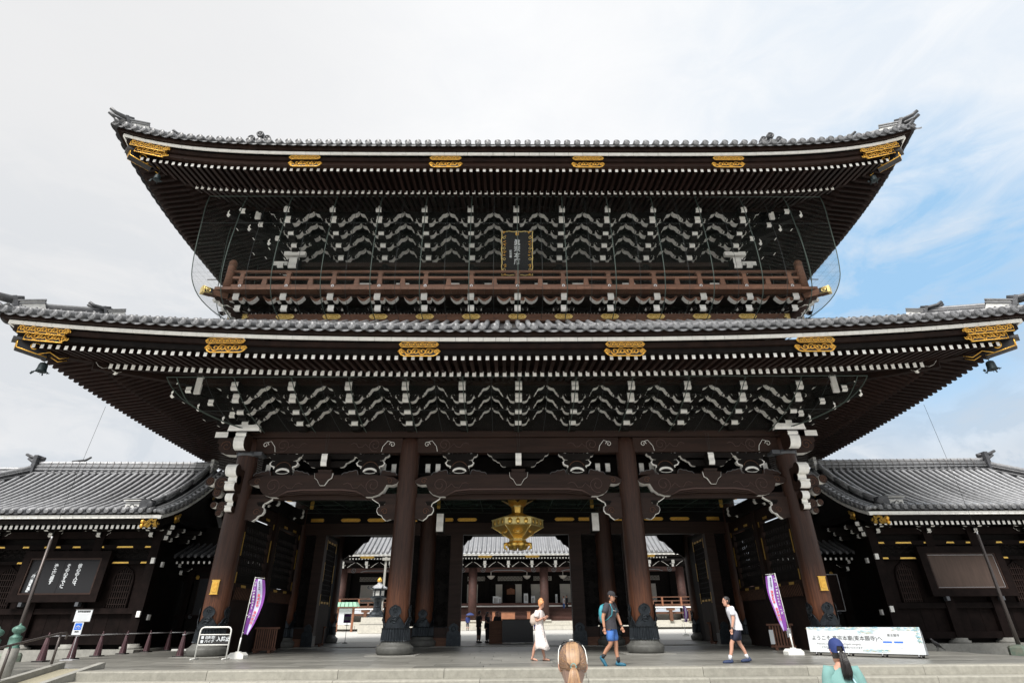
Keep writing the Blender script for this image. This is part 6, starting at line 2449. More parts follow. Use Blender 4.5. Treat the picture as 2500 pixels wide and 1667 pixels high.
for k in range(-7, 8):
    q = MB()
    xx = HC + 2.96 * k * .99
    q.box((xx, 51.0, 7.72), (.36, .9, .40), 'wood_black', front='white_paint')
    q.box((xx, 51.2, 7.34), (.26, .7, .36), 'wood_black', front='white_paint')
    q.box((xx, 51.1, 7.52), (.5, .2, .10), 'white_paint')
    o = q.build('eave_bracket', hall)
    for s_ in (-1, 1):
        t_ = MB()
        t_.tube([(xx + s_ * .45, 51.1, 7.25), (xx + s_ * .7, 51.1, 7.42), (xx + s_ * .95, 51.1, 7.62), (xx + s_ * 1.35, 51.1, 7.84)], .03, 'white_paint', 5)
        t_.build('carved_edge', o)
q = MB()
q.box((0, .7, .1), (.17, 1.6, .19), 'wood_black', front='white_paint')
HR = q.mesh('rafter')
for k in range(-52, 53):
    put('rafter', HR, hall, T(HC + .375 * k, 50.0, 8.06))
q = MB()
q.box((HC, 49.6, 8.52), (42.5, .5, .20), 'white_paint')
q.box((HC, 49.9, 8.34), (42.3, .4, .22), 'wood_black')
q.build('eave_board', hall)
for gx in (-17.6, -3.1, 2.7, 17.0, -10.5, 9.4):
    q = MB()
    q.prism([(-.9, 0), (-.7, -.17), (.7, -.17), (.9, 0), (.7, .17), (-.7, .17)], -.03, .03, 'gold_dull')
    q.build('gilt_plate', hall, T(gx, 49.62, 8.32))
q = MB()
def hprof(t): return 49.2 + 13 * t, 8.78 + 9.5 * (.8 * t + .2 * t * t)
P = [[(HC + s_ * (21.6 - 4.0 * k / 10), hprof(k / 10)[0], hprof(k / 10)[1] - .1) for s_ in (-1, 1)] for k in range(11)]
q.grid(P, 'tile_hall')
for s_ in (-1, 1):
    q.add([(HC + s_ * 21.6, 49.2, 8.7), (HC + s_ * 17.6, 62.2, 18.2), (HC + s_ * 21.6, 75, 8.7)], [(0, 1, 2)], 'tile_hall')
hr = q.build('roof', hall)
nr = int(21.2 / .57)
for k in range(-nr, nr + 1):
    q = MB()
    xx = HC + .57 * k
    tm = 1.0 if abs(xx) < 17.3 else (21.6 - abs(xx)) / 4.2
    pts = [(xx, hprof(tm * j / 8)[0], hprof(tm * j / 8)[1]) for j in range(9)]
    q.tube(pts, .15, 'tile_hall', 6)
    q.lathe([(.001, -.02), (.17, -.02), (.17, .1)], 10, 'tile_cap', M=T(xx, 49.15, 8.78) @ RX(PI / 2) @ S(1, 1, -1), caps=False)
    q.build('tile_row', hr)
for s_ in (-1, 1):
    q = MB()
    q.tube([(HC + s_ * 21.5, 49.3, 9.1), (HC + s_ * 19.8, 54.6, 12.6), (HC + s_ * 17.8, 62, 18.5)], .28, 'tile_hall', 8)
    q.tube([(HC + s_ * 21.3, 49.6, 9.3), (HC + s_ * 21.8, 49.0, 9.5), (HC + s_ * 22.0, 48.7, 9.9)], [.2, .15, .1], 'onigawara', 8)
    q.build('hip_ridge', hr)
# veranda with railing left and right of the stairs
for s_ in (-1, 1):
    xa, xb = sorted((HC + s_ * 11.4, HC + s_ * 30))
    xm, ww = (xa + xb) / 2, xb - xa
    q = MB()
    q.box((xm, 50.9, 2.60), (ww, .14, .14), 'white_paint')
    q.box((xm, 54, 2.66), (ww, 6, .1), 'step_wood')
    q.box((xm, 51.2, 2.0), (ww, .2, .22), 'wood_rail')
    v_ = q.build('veranda', hall)
    for nm, z, h in (('handrail', 3.72, .10), ('middle_rail', 3.30, .10), ('bottom_rail', 2.86, .2)):
        q = MB()
        q.box((xm, 51.0, z), (ww, .12, h), 'wood_rail')
        q.build(nm, v_)
    for k in range(int(ww / 1.15)):
        q = MB()
        hh = .95 if k % 2 == 0 else .5
        q.box((xa + .4 + 1.15 * k, 51.0, 2.75 + hh / 2), (.2, .16, hh), 'wood_orange' if k % 2 == 0 else 'wood_rail')
        q.build('rail_post', v_)
    for k in range(int(ww / 2.3)):
        q = MB()
        xx = xa + 1.3 + 2.3 * k
        q.box((xx, 51.1, 1.75), (.36, .36, 1.25), 'wood_rail')
        o = q.build('veranda_post', v_)
        t_ = MB()
        t_.tube([(xx - .85, 51.0, 2.52), (xx - .65, 51.0, 2.34), (xx - .4, 51.0, 2.30), (xx - .3, 51.0, 2.2), (xx + .3, 51.0, 2.2), (xx + .4, 51.0, 2.30), (xx + .65, 51.0, 2.34), (xx + .85, 51.0, 2.52)], .035, 'white_paint', 5)
        t_.box((xx, 51.05, 2.38), (1.0, .3, .25), 'wood_rail')
        t_.build('bracket', o)
    q = MB()
    q.box((xm, 53, 1.35), (ww, .2, 1.2), 'plaster')
    q.build('plinth_wall', v_)
    for k in range(int(ww / 3.0)):
        q = MB()
        q.box((xa + 1.5 + 3 * k, 50.2, .66), (2.96, .9, .36), 'stone_light')
        q.build('base_stone', v_)
# ------------------------------------------------------------------ things standing about
def banner(x, y, flip, label, H=2.52, sc=.88, scale_txt=True, seed=1, lean=0.0):
    t = thing('nobori_banner', (x, y, 0), label, 'banner', 'purple banners on white poles')
    z0 = 0 if y < 17 else .03
    q = MB()
    q.prism([(-.30, 0), (.30, 0), (.30, .11), (.20, .20), (-.20, .20), (-.30, .11)], -.22, .22, 'plastic_white', M=T(x, y, z0) @ S(sc, sc, sc))
    q.box((0, 0, .215), (.16, .16, .04), 'plastic_white', M=T(x, y, z0) @ S(sc, sc, sc))
    q.build('base', t)
    q = MB()
    px = x - flip * .02
    dx = lean
    top = Vector((px + dx, y - .02, z0 + H))
    bot = Vector((px, y, z0 + .2))
    q.tube([bot, bot.lerp(top, .18)], .028 * sc, 'plastic_white', 8)
    q.tube([bot.lerp(top, .15), top], .014 * sc, 'plastic_white', 8)
    W = .37 * sc
    f = flip
    q.tube([top + Vector((0, 0, -.02)), top + Vector((f * (W + .03), -.02, -.05))], .009 * sc, 'plastic_white', 6)
    q.build('pole', t)
    # cloth: billows away from the pole and is gathered at the foot
    hz = 2.02 * (sc if sc < .8 else 1.0) * (H / 2.95)
    NZ, NX = 26, 12
    P = []
    for i in range(NZ + 1):
        s = i / NZ
        row = []
        z = top.z - .08 - hz * s
        pc = bot.lerp(top, (z - bot.z) / (top.z - bot.z))
        bulge = .13 * math.sin(PI * min(1, s * 1.05)) * sc
        wdt = W * (1 - .42 * max(0, s - .45) ** 1.1 / .55)
        for j in range(NX + 1):
            u = j / NX
            off = .05 * sc * (1 - math.sin(PI * s * 3) ** 2 * .0) + bulge * (.35 + .65 * u) * (1 if f > 0 else .25)
            yy = pc.y - .03 - .10 * sc * math.sin(PI * u * 1.1 + s * 4) * (.3 + s) - .05 * math.sin(s * 9 + u * 3) * sc
            row.append((pc.x + f * (off + wdt * u), yy, z + .02 * math.sin(u * PI) - .03 * u))
        P.append(row)
    def strip(j0, j1, m, name):
        mb = MB()
        mb.grid([r_[j0:j1 + 1] for r_ in P], m)
        return mb.build(name, t)
    if f > 0:
        strip(0, 4, 'banner_purple', 'cloth'); strip(4, 9, 'banner_lilac', 'cloth_stripe'); strip(9, 12, 'banner_purple', 'cloth')
        cw, cl = 2, 6.5
    else:
        strip(0, 5, 'banner_purple', 'cloth'); strip(5, 10, 'banner_lilac', 'cloth_stripe'); strip(10, 12, 'banner_purple', 'cloth')
        cw, cl = 2.6, 7.6
    def pt(s, jf):
        i = min(NZ - 1, int(s * NZ)); k = s * NZ - i
        j = int(jf); u = jf - j
        a_ = Vector(P[i][j]).lerp(Vector(P[i][j + 1]), u)
        b_ = Vector(P[i + 1][j]).lerp(Vector(P[i + 1][j + 1]), u)
        return a_.lerp(b_, k)
    def write(s, jf, s0, step, size, m):
        for k, ch in enumerate(s):
            if ch == ' ': continue
            p_ = pt(min(.97, s0 + step * k), jf)
            p2 = pt(min(.99, s0 + step * (k + 1)), jf)
            ang = math.atan2(p2.x - p_.x, -(p2.z - p_.z))
            text(ch, size, m, 'lettering', t, T(p_.x, p_.y - .035, p_.z) @ RY(-ang) @ RX(PI / 2), extrude=.001, bold=.002 if size < .1 else .004)
    if scale_txt:
        write('観光・参拝案内のまち 歓迎', cw, .05, .052, .072, 'print_white')
        write('東本願寺 参拝案内', cl, .28, .062, .098, 'print_red')
        write('真宗大谷派', cl, .04, .035, .05, 'print_black')
    q = MB()
    for s in (.0, .22, .44, .66, .97):
        p_ = pt(s, 0)
        z = p_.z
        pc = bot.lerp(top, (z - bot.z) / (top.z - bot.z))
        q.tube([pc, p_], .012 * sc, 'plastic_white', 5)
    q.build('strap', t)
banner(-9.54, -1.45, 1, 'purple and lilac banner on a white pole at the foot of the left front column', lean=.12)
banner(9.12, -1.75, -1, 'purple and lilac banner on a white pole left of the long white welcome board', lean=-.12)
banner(13.5, 25.7, 1, 'small far purple banner standing out in the gravel yard', H=2.15, sc=.75, scale_txt=False)

# white tubular barrier with the no-entry board
t = thing('barrier_stand', (-10.2, -1.95, 0), 'white tubular barrier with dark no-entry board in front of the left column', 'barrier')
q = MB()
xa, xb = -10.72, -9.70
for y in (-1.95,):
    pts = [(xa, y, .02), (xa, y, .82)] + [(xa + .12 - .12 * math.cos(a), y, .82 + .12 * math.sin(a)) for a in (PI / 6, PI / 3, PI / 2)] + \
          [(xb - .12 + .12 * math.cos(a), y, .82 + .12 * math.sin(a)) for a in (PI / 2, PI / 3, PI / 6)] + [(xb, y, .82), (xb, y, .02)]
    q.tube(pts, .024, 'plastic_white', 8)
q.tube([(xa, -1.95, .72), (xb, -1.95, .72)], .018, 'plastic_white', 6)
q.tube([(xa, -1.95, .42), (xb, -1.95, .42)], .018, 'plastic_white', 6)
q.build('frame', t)
for x in (xa, xb):
    q = MB()
    q.tube([(x, -2.22, .02), (x, -1.70, .02)], .024, 'plastic_white', 6)
    q.build('foot', t)
q = MB()
q.box((-10.21, -1.95, .57), (.97, .02, .25), 'print_black')
q.build('sign_panel', t)
text('自転車', .105, 'print_white', 'lettering', t, T(-10.36, -1.963, .685) @ RX(PI / 2), bold=.002)
text('バイク', .105, 'print_white', 'lettering', t, T(-10.36, -1.963, .57) @ RX(PI / 2), bold=.002)
text('進入禁止', .145, 'print_white', 'lettering', t, T(-9.98, -1.963, .655) @ RX(PI / 2), bold=.005)
for z in (.64, .52):
    q = MB()
    q.box((-10.60, -1.962, z), (.085, .006, .085), 'print_white')
    q.build('pictogram', t)

# brown cones joined by grey bars
CONES = [(-15.55, -2.25), (-15.75, -.45), (-15.80, 1.15), (-15.82, 2.75)]
cones = [(-15.35, -2.6, .95), (-15.55, -.9, .95), (-15.66, .75, .95), (-15.75, 2.3, .95), (-15.80, 4.2, .95), (-14.6, 5.4, .95), (-12.35, 5.6, .95), (-12.0, -.75, .95)]
cones = [(-15.23, -2.6), (-15.3, -1.15), (-15.6, .65), (-15.75, 2.4), (-15.8, 4.1), (-15.75, 5.6), (-12.13, -.2), (-15.1, 6.6)]
where = ['leftmost and nearest cone of the row by the platform edge', 'second cone from the left, behind the bicycle parking sign', 'third cone from the left in the row', 'fourth cone from the left in the row',
         'fifth cone from the left in the row', 'sixth cone, standing before the side door', 'cone standing alone just left of the white barrier', 'farthest cone, close beside the left front column']
cm = MB()
cm.box((0, 0, .02), (.34, .34, .04), 'rubber')
cm.lathe([(.125, .04), (.12, .06), (.04, .74), (.03, .76)], 12, 'cone_brown', smooth=False)
for k in range(8):
    a = k * PI / 4
    cm.tube([(.12 * math.cos(a), .12 * math.sin(a), .06), (.038 * math.cos(a), .042 * math.sin(a), .72)], .008, 'cone_brown', 4)
CONE = cm.mesh('cone_body')
cr_ = MB()
cr_.tube([(math.cos(a) * .055, math.sin(a) * .055, .70) for a in [k * PI / 5 for k in range(11)]], .014, 'steel_light', 5)
cr_.tube([(0, 0, .74), (0, 0, .82)], .018, 'cone_brown', 6)
CRING = cr_.mesh('cone_ring')
for (x, y), wh in zip(cones, where):
    z0 = 0
    t = thing('traffic_cone', (x, y, z0), 'brown ' + wh, 'cone', 'brown cones closing off the left side')
    put('cone_body', CONE, t, T(x, y, z0) @ S(1, 1, 1.0))
    put('cone_ring', CRING, t, T(x, y, z0))
names = ('nearest', 'second', 'third', 'fourth', 'fifth')
for i, (a, b) in enumerate(((0, 1), (1, 2), (2, 3), (3, 4), (4, 5))):
    (x0, y0), (x1, y1) = cones[a], cones[b]
    t = thing('cone_bar', ((x0 + x1) / 2, (y0 + y1) / 2, .72), f'pale plastic bar between the brown cones, {names[i]} from the left', 'bar', 'bars between the cones')
    q = MB()
    q.tube([(x0, y0, .715), (x1, y1, .715)], .018, 'steel_light', 7)
    q.build('rod', t)
for (a, b), lb in (((5, 7), 'long pale bar hung from the sixth cone to the farthest cone'), ((6, 7), 'long pale bar from the lone cone back to the farthest cone')):
    (x0, y0), (x1, y1) = cones[a], cones[b]
    t = thing('cone_bar', ((x0 + x1) / 2, (y0 + y1) / 2, .72), lb, 'bar', 'bars between the cones')
    q = MB()
    q.tube([(x0, y0, .715), (x1, y1, .715)], .018, 'steel_light', 7)
    q.build('rod', t)
t = thing('white_kerb_strip', (-14.0, 4.6, 0), 'low white strip lying on the paving before the side door', 'strip')
q = MB()
q.box((-14.3, 5.2, .04), (2.0, .10, .07), 'plastic_white')
q.build('bar', t)

# bicycle parking notice on its stand
t = thing('parking_sign', (-14.95, -1.7, 0), 'white notice above a blue bicycle parking sign on a thin stand', 'sign')
q = MB()
Ms = T(-14.95, -1.7, 0)
q.tube([(0, 0, .02), (0, -.0, 1.2)], .012, 'steel_light', 6, Ms)
q.build('post', t)
q = MB()
q.box((0, 0, .012), (.42, .34, .02), 'steel_light', M=Ms)
q.build('base', t)
q = MB()
q.box((.02, -.03, 1.32), (.56, .02, .36), 'print_white', M=Ms)
q.box((.02, -.03, 1.51), (.60, .05, .02), 'steel_dark', M=Ms)
q.box((.02, -.03, 1.13), (.60, .05, .02), 'steel_dark', M=Ms)
q.build('notice', t)
text('参拝者用駐輪場', .062, 'print_black', 'lettering', t, Ms @ T(.02, -.043, 1.47) @ RX(PI / 2), bold=.001)
for k in range(6):
    q = MB()
    q.box((.02, -.042, 1.36 - .035 * k), (.40 - .05 * (k % 3), .003, .008), 'steel_light', M=Ms)
    q.build('text_line', t)
q = MB()
q.box((-.02, -.04, .93), (.30, .02, .38), 'print_white', M=Ms)
q.build('parking_plate', t)
q = MB()
q.box((-.02, -.053, .99), (.23, .008, .20), 'print_blue', M=Ms)
q.build('blue_panel', t)
q = MB()
for s in (-1, 1):
    q.tube([(-.02 + s * .05 + a_, -.06, .965 + b_) for a_, b_ in arc(0, 0, .03, 0, 2 * PI, 10)], .006, 'print_white', 4, Ms)
q.tube([(-.07, -.06, .965), (-.04, -.06, 1.01), (.01, -.06, 1.01), (.03, -.06, .965)], .005, 'print_white', 4, Ms)
q.tube([(-.045, -.06, 1.02), (-.02, -.06, .965), (.01, -.06, 1.015), (.0, -.06, 1.03)], .005, 'print_white', 4, Ms)
q.build('bicycle_symbol', t)
text('駐輪場', .045, 'print_black', 'lettering', t, Ms @ T(-.02, -.053, .855) @ RX(PI / 2), bold=.001)

# bronze-capped stone posts
def giboshi(x, y, z0, s, label):
    t = thing('bronze_cap_post', (x, y, z0), label, 'post', 'bronze-capped posts')
    q = MB()
    q.lathe([(.24, -.75), (.24, .62), (.225, .64)], 20, 'stone', M=T(x, y, z0) @ S(s, s, s))
    q.build('stone_shaft', t)
    q = MB()
    q.lathe([(.225, .62), (.23, .66), (.20, .68), (.20, .98), (.205, 1.0), (.19, 1.03), (.12, 1.08), (.10, 1.12), (.115, 1.14), (.19, 1.20), (.215, 1.27), (.20, 1.33), (.13, 1.38), (.05, 1.42), (.025, 1.47), (.005, 1.50)], 24, 'verdigris', M=T(x, y, z0) @ S(s, s, s))
    q.build('bronze_finial', t)
giboshi(-13.22, -6.5, GZ + .86, .67, 'bronze onion-capped stone post beside the ramp at the left')
giboshi(-13.98, -6.2, GZ + .78, .67, 'bronze onion-capped post cut off by the left edge of the photo')
giboshi(15.6, -4.3, GZ + .84, .67, 'bronze onion-capped post at the right edge of the photo')

# hand rail of the ramp
t = thing('handrail', (-12.4, -8, GZ), 'dark steel hand rail rising beside the ramp at the left', 'railing')
q = MB()
q.tube([(-12.34, -10.6, .10), (-12.34, -8.0, .56), (-12.34, -6.2, .83), (-12.34, -5.95, .84), (-12.34, -5.90, .78), (-12.34, -5.93, .70)], .028, 'steel_dark', 8)
q.build('rail', t)
for y, z0, z1 in ((-6.15, .12, .81), (-7.70, -.12, .60), (-9.5, -.45, .30)):
    q = MB()
    q.tube([(-12.34, y, z0), (-12.34, y, z1)], .03, 'steel_dark', 8)
    q.build('post', t)

# long welcome board on castors
t = thing('welcome_board', (10.5, -3.3, 0), 'long white welcome board with Japanese writing and blue wave pattern on castors', 'sign')
A, B = Vector((9.50, -2.15, 0)), Vector((11.72, -4.52, 0))
ln = (B - A).length
Mw = T(*A) @ RZ(math.atan2(B.y - A.y, B.x - A.x)) @ T(0, 0, .10) @ RX(R(-7))
Hb = .72
q = MB()
q.box((ln / 2, 0, Hb / 2), (ln, .03, Hb), 'print_white', M=Mw)
q.build('panel', t)
q = MB()
q.add([(ln, .01, 0), (ln, .26, .0), (ln, .10, Hb)], [(0, 1, 2), (2, 1, 0)], 'print_white', M=Mw)
q.add([(0, .01, 0), (0, .26, .0), (0, .10, Hb)], [(0, 1, 2), (2, 1, 0)], 'print_white', M=Mw)
q.box((ln / 2, .14, .01), (ln, .26, .02), 'steel_dark', M=Mw)
q.build('back_frame', t)
for k, x in enumerate((.18, 1.15, 2.1, 3.05)):
    for s_ in (0, 1):
        q = MB()
        q.lathe([(.035, -.015), (.035, .015)], 10, 'rubber', M=T(*A) @ RZ(math.atan2(B.y - A.y, B.x - A.x)) @ T(x + .07 * s_, .02 + .14 * s_, .045) @ RX(PI / 2))
        q.box((x + .07 * s_, .02 + .14 * s_, .08), (.03, .04, .05), 'steel_light', M=T(*A) @ RZ(math.atan2(B.y - A.y, B.x - A.x)))
        q.build('castor', t)
F = -.017
text('ようこそ 真宗本廟(東本願寺)へ', .150, 'print_black', 'lettering', t, Mw @ T(.12, F, .475) @ RX(PI / 2), align='LEFT', extrude=.001, bold=.001)
text('Welcome to Shinshu Honbyo(Higashi Honganji)', .068, 'steel_dark', 'lettering', t, Mw @ T(.25, F, .275) @ RX(PI / 2), align='LEFT', extrude=.001)
text('どなたでもご自由にご参拝いただけます', .068, 'print_black', 'lettering', t, Mw @ T(.38, F, .175) @ RX(PI / 2), align='LEFT', extrude=.001)
text('東本願寺', .085, 'print_black', 'lettering', t, Mw @ T(2.52, F, .535) @ RX(PI / 2), extrude=.001)
for x in (2.32, 2.62):
    q = MB()
    q.box((x, F, .315), (.24, .004, .042), 'print_blue', M=Mw)
    q.build('blue_label', t)
    for k in range(4):
        q = MB()
        q.box((x, F, .265 - .035 * k), (.22 - .03 * (k % 2), .003, .008), 'steel_light', M=Mw)
        q.build('text_line', t)
rr = random.Random(8)
wv = {'print_cyan': MB(), 'print_yellow': MB()}
def wave(cx, cz):
    m_ = 'print_cyan' if rr.random() < .72 else 'print_yellow'
    wv[m_].tube([(cx + a_, F - .001, cz + b_) for a_, b_ in arc(0, 0, .026, .2, PI - .2, 5, 1.5)], .0075, m_, 3, Mw, flat=.3)
for k in range(230):
    u = rr.random()
    x = u * ln
    dpt = .05 + .05 * abs(math.sin(u * 9)) + (.09 if .48 < u < .62 else 0)
    if .68 < u < .78: continue
    wave(x, Hb - .02 - rr.random() * dpt)
for k in range(60):
    wave(rr.uniform(.50, .72) * ln + .0, .02 + rr.random() * .07)
for k in range(50):
    v_ = rr.random()
    wave(ln - .04 - rr.random() * (.05 + .12 * v_), Hb - .05 - (1 - v_) * .38)
for m_, w_ in wv.items():
    w_.build('wave_pattern', t, kind='stuff')

# slatted wooden fences set against the walls
def slat_fence(x, y, rz, w, h, label, n=9, notes=False):
    t = thing('slat_fence', (x, y, 0), label, 'fence', 'small slatted wooden fences')
    M = T(x, y, 0) @ RZ(rz)
    for k in range(n):
        q = MB()
        q.box((-w / 2 + w * (k + .5) / n, 0, .08 + h / 2), (w / n * .6, .04, h), 'wood_slat', M=M)
        q.build('slat', t)
    q = MB()
    q.box((0, 0, h + .10), (w + .12, .10, .07), 'wood_slat', M=M)
    q.box((0, 0, .12), (w + .06, .07, .07), 'wood_slat', M=M)
    q.build('rail', t)
    for s_ in (-1, 1):
        q = MB()
        q.box((s_ * w * .32, 0, .05), (.10, .75, .09), 'wood_slat', M=M)
        q.build('foot', t)
    if notes:
        for dx, dz, hh in ((-w * .42, .45, .50), (w * .34, .60, .32)):
            q = MB()
            q.box((dx, -.04, dz), (.16, .012, hh), 'print_white', M=M)
            q.build('paper_note', t)
slat_fence(-10.25, 2.6, .12, .85, .78, 'slatted wooden fence standing against the left side wall of the passage', 10)
slat_fence(-10.15, 9.2, .05, .6, .78, 'narrow slatted wooden fence farther back by the left passage wall', 10)
slat_fence(10.35, 1.7, -.35, .85, .78, 'slatted wooden fence with two white paper notes by the right wall', 8, True)
slat_fence(10.15, 8.6, -.05, .75, .85, 'slatted wooden fence farther back by the right passage wall', 12)

# crow
t = thing('crow', (15.1, -.1, 0), 'black crow standing on the paving beside the right side hall', 'bird')
q = MB()
cx, cy = 15.12, -.1
q.tube([(cx - .13, cy, .40), (cx - .10, cy, .37), (cx - .06, cy, .30), (cx + .02, cy, .23), (cx + .10, cy, .17), (cx + .17, cy, .12)], [.028, .036, .055, .08, .06, .025], 'bird_black', 10)
q.tube([(cx - .155, cy, .39), (cx - .13, cy, .39)], [.005, .014], 'bird_black', 6)
q.tube([(cx + .12, cy, .15), (cx + .26, cy, .06), (cx + .31, cy, .03)], [.035, .028, .012], 'bird_black', 6, flat=.4)
q.build('body', t)
for s_ in (-1, 1):
    q = MB()
    q.tube([(cx + .03, cy + s_ * .03, .18), (cx + .04, cy + s_ * .03, .08), (cx + .02, cy + s_ * .03, .012), (cx - .03, cy + s_ * .035, .005)], [.02, .008, .007, .005], 'bird_black', 5)
    q.build('leg', t)
    q = MB()
    q.tube([(cx - .03, cy + s_ * .06, .27), (cx + .07, cy + s_ * .075, .20), (cx + .18, cy + s_ * .04, .12)], [.03, .045, .01], 'bird_black', 6, flat=.35)
    q.build('wing', t)

# reception counter in the rear opening
t = thing('counter', (-.2, 12.2, 0), 'dark box-like reception counter standing in the rear of the middle bay', 'counter')
q = MB()
q.box((-1.10, 12.2, .56), (.74, .9, 1.12), 'wood_rail')
q.build('side_cabinet', t)
q = MB()
q.box((.12, 12.1, .60), (1.72, 1.0, 1.12), 'sheen_dark')
q.build('front_panel', t)
q = MB()
q.box((.12, 12.1, 1.18), (1.76, 1.04, .04), 'wood_black')
q.build('top', t)
q = MB()
q.box((.12, 11.58, .03), (.75, .03, .03), 'plastic_white')
q.build('kick_strip', t)
# stand sign and things in the yard
t = thing('stand_sign', (-10.05, 14.3, 0), 'small purple and white notice on a thin black stand near the rear left column', 'sign')
q = MB()
q.tube([(-10.05, 14.3, .02), (-10.05, 14.3, 1.3)], .014, 'steel_dark', 6)
q.build('post', t)
q = MB()
q.lathe([(.16, 0), (.14, .03), (.02, .06)], 16, 'rubber', M=T(-10.05, 14.3, 0))
q.build('base', t)
q = MB()
q.box((-10.05, 14.28, 1.32), (.44, .02, .50), 'print_white')
q.build('panel', t)
for z in (1.47, 1.15):
    q = MB()
    q.box((-10.05, 14.265, z), (.40, .006, .12), 'banner_purple')
    q.build('purple_band', t)
text('参拝のご案内', .05, 'print_black', 'lettering', t, T(-10.05, 14.262, 1.36) @ RX(PI / 2), extrude=.001)
t = thing('notice_shelter', (-17.9, 46, .25), 'wooden notice board with a small green roof in front of the far hall', 'notice board')
q = MB()
q.prism([(-1.5, 2.75), (1.5, 2.75), (1.25, 3.2), (-1.3, 3.2)], 45.4, 46.2, 'roof_green', M=T(-18.5, 0, 0))

q.build('roof', t)
for k in range(7):
    q = MB()
    q.tube([(-20.0 + .48 * k, 45.38, 2.74), (-19.8 + .42 * k, 45.38, 3.2)], .03, 'verdigris', 4)
    q.build('roof_batten', t)
for dx in (-.85, .85):
    q = MB()
    q.box((-18.5 + dx, 46, 1.4), (.22, .22, 2.5), 'wood_orange')
    q.build('post', t)
q = MB()
q.box((-18.5, 45.95, 1.75), (1.45, .06, 1.6), 'print_white')
q.build('panel', t)
# great bronze lantern on a stone pedestal
t = thing('bronze_lantern', (-13.0, 40, .2), 'tall dark bronze lantern with a gold jewel on a white stone pedestal', 'lantern')
LM = T(-13.75, 40, 0)
q = MB()
q.box((0, 0, .55), (2.9, 2.9, .75), 'stone_light', M=LM)
q.box((0, 0, 1.25), (2.5, 2.5, .70), 'stone_light', M=LM)
q.box((0, 0, .95), (2.7, 2.7, .06), 'stone_dark', M=LM)
q.build('pedestal', t)
q = MB()
q.lathe([(1.05, 1.6), (1.0, 1.75), (.80, 1.85), (.72, 2.05), (.45, 2.25), (.40, 2.5), (.46, 2.55), (.40, 2.62), (.42, 3.0), (.60, 3.25), (.85, 3.35), (.85, 3.48), (.65, 3.52)], 12, 'bronze_dark', M=LM, smooth=False)
q.build('stem', t)
q = MB()
q.lathe([(.62, 3.5), (.62, 4.15)], 6, 'bronze_dark', M=LM, smooth=False)
for k in range(6):
    a = R(60 * k + 30)
    q.box((.545, 0, 3.83), (.02, .38, .46), 'plastic_white', M=LM @ RZ(a))
    for s_ in (-1, 0, 1):
        q.box((.56, s_ * .12, 3.83), (.015, .03, .46), 'bronze_dark', M=LM @ RZ(a))
q.build('light_box', t)
q = MB()
q.lathe([(.95, 4.30), (.98, 4.22), (.70, 4.18), (.62, 4.2)], 6, 'bronze_dark', M=LM, smooth=False)
q.lathe([(.98, 4.25), (.70, 4.42), (.45, 4.62), (.22, 4.70), (.20, 4.85)], 6, 'tile', M=LM, smooth=False)
for k in range(6):
    a = R(60 * k)
    q.tube([(.85, 0, 4.30), (1.05, 0, 4.28), (1.18, 0, 4.36), (1.16, 0, 4.50), (1.05, 0, 4.52)], [.06, .07, .06, .05, .03], 'bronze_dark', 6, LM @ RZ(a))
q.build('roof', t)
q = MB()
q.lathe([(.10, 4.85), (.22, 4.95), (.26, 5.08), (.18, 5.22), (.03, 5.36)], 16, 'gold', M=LM)
q.build('jewel', t)
t = thing('drain_pipe', (-15.3, 48.9, .3), 'pale grey rainwater pipe hanging from the gutter of the far hall', 'pipe')
q = MB()
q.box((-15.2, 49.4, 4.5), (.24, .24, 7.6), 'stone')
q.build('pipe', t)
q = MB()
q.box((-14.4, 49.3, 8.05), (2.4, .5, .30), 'stone')
q.build('gutter', t)
for (x, y, w, h, z, lb) in ((-1.9, 56.6, .75, 1.1, 3.04, 'pale notice panel on the hall floor left of the altar doorway'), (-1.35, 56.6, .35, 1.0, 3.04, 'narrow pale notice standing beside the wider panel left of the altar doorway'),
                            (2.05, 56.6, .55, 1.25, 3.2, 'framed white notice on the hall floor right of the altar doorway'), (3.0, 56.6, .5, 1.1, 3.04, 'white notice board to the right of the framed one in the hall'),
                            (6.05, 56.6, .26, 1.3, 3.04, 'tall narrow white sign on the right part of the hall floor')):
    t = thing('hall_notice', (x, y, z), lb, 'notice', 'notices standing in the far hall')
    q = MB()
    q.box((x, y, z + h / 2), (w, .05, h), 'print_white')
    q.build('panel', t)
    q = MB()
    for k in range(3):
        q.box((x - w * .22 * (k - 1), y - .03, z + h * .55), (w * .10, .01, h * .5), 'steel_dark')
    q.build('print', t, kind='stuff')
for (x, w, lb) in ((-2.05, .32, 'small upright orange wooden box left end behind the counter'), (-.3, 1.65, 'wide orange wooden offertory box at the foot of the hall stairs'), (2.2, .38, 'small upright orange wooden box right of the wide one')):
    t = thing('wooden_box', (x, 51.2, 1.2), lb, 'box', 'orange wooden boxes at the hall stairs')
    q = MB()
    q.box((x, 51.9, 1.72), (w, .7, 1.0 if w < 1 else .85), 'wood_orange')
    q.build('case', t)
    q = MB()
    q.box((x, 51.9, 2.24 if w < 1 else 2.17), (w + .1, .8, .06), 'wood_rail')
    q.build('lid', t)
# short twig antennas sticking out at the eaves
for sx in (-1, 1):
    t = thing('eave_peg', (sx * 16.9, 1.0, 18.5), f'thin peg sticking out from the {"left" if sx < 0 else "right"} flank of the upper roof', 'peg', 'pegs at the roof flanks')
    q = MB()
    q.tube([(sx * 16.5, 3.8, 18.62), (sx * 17.6, 3.8, 18.60)], .03, 'steel_dark', 5)
    q.build('rod', t)
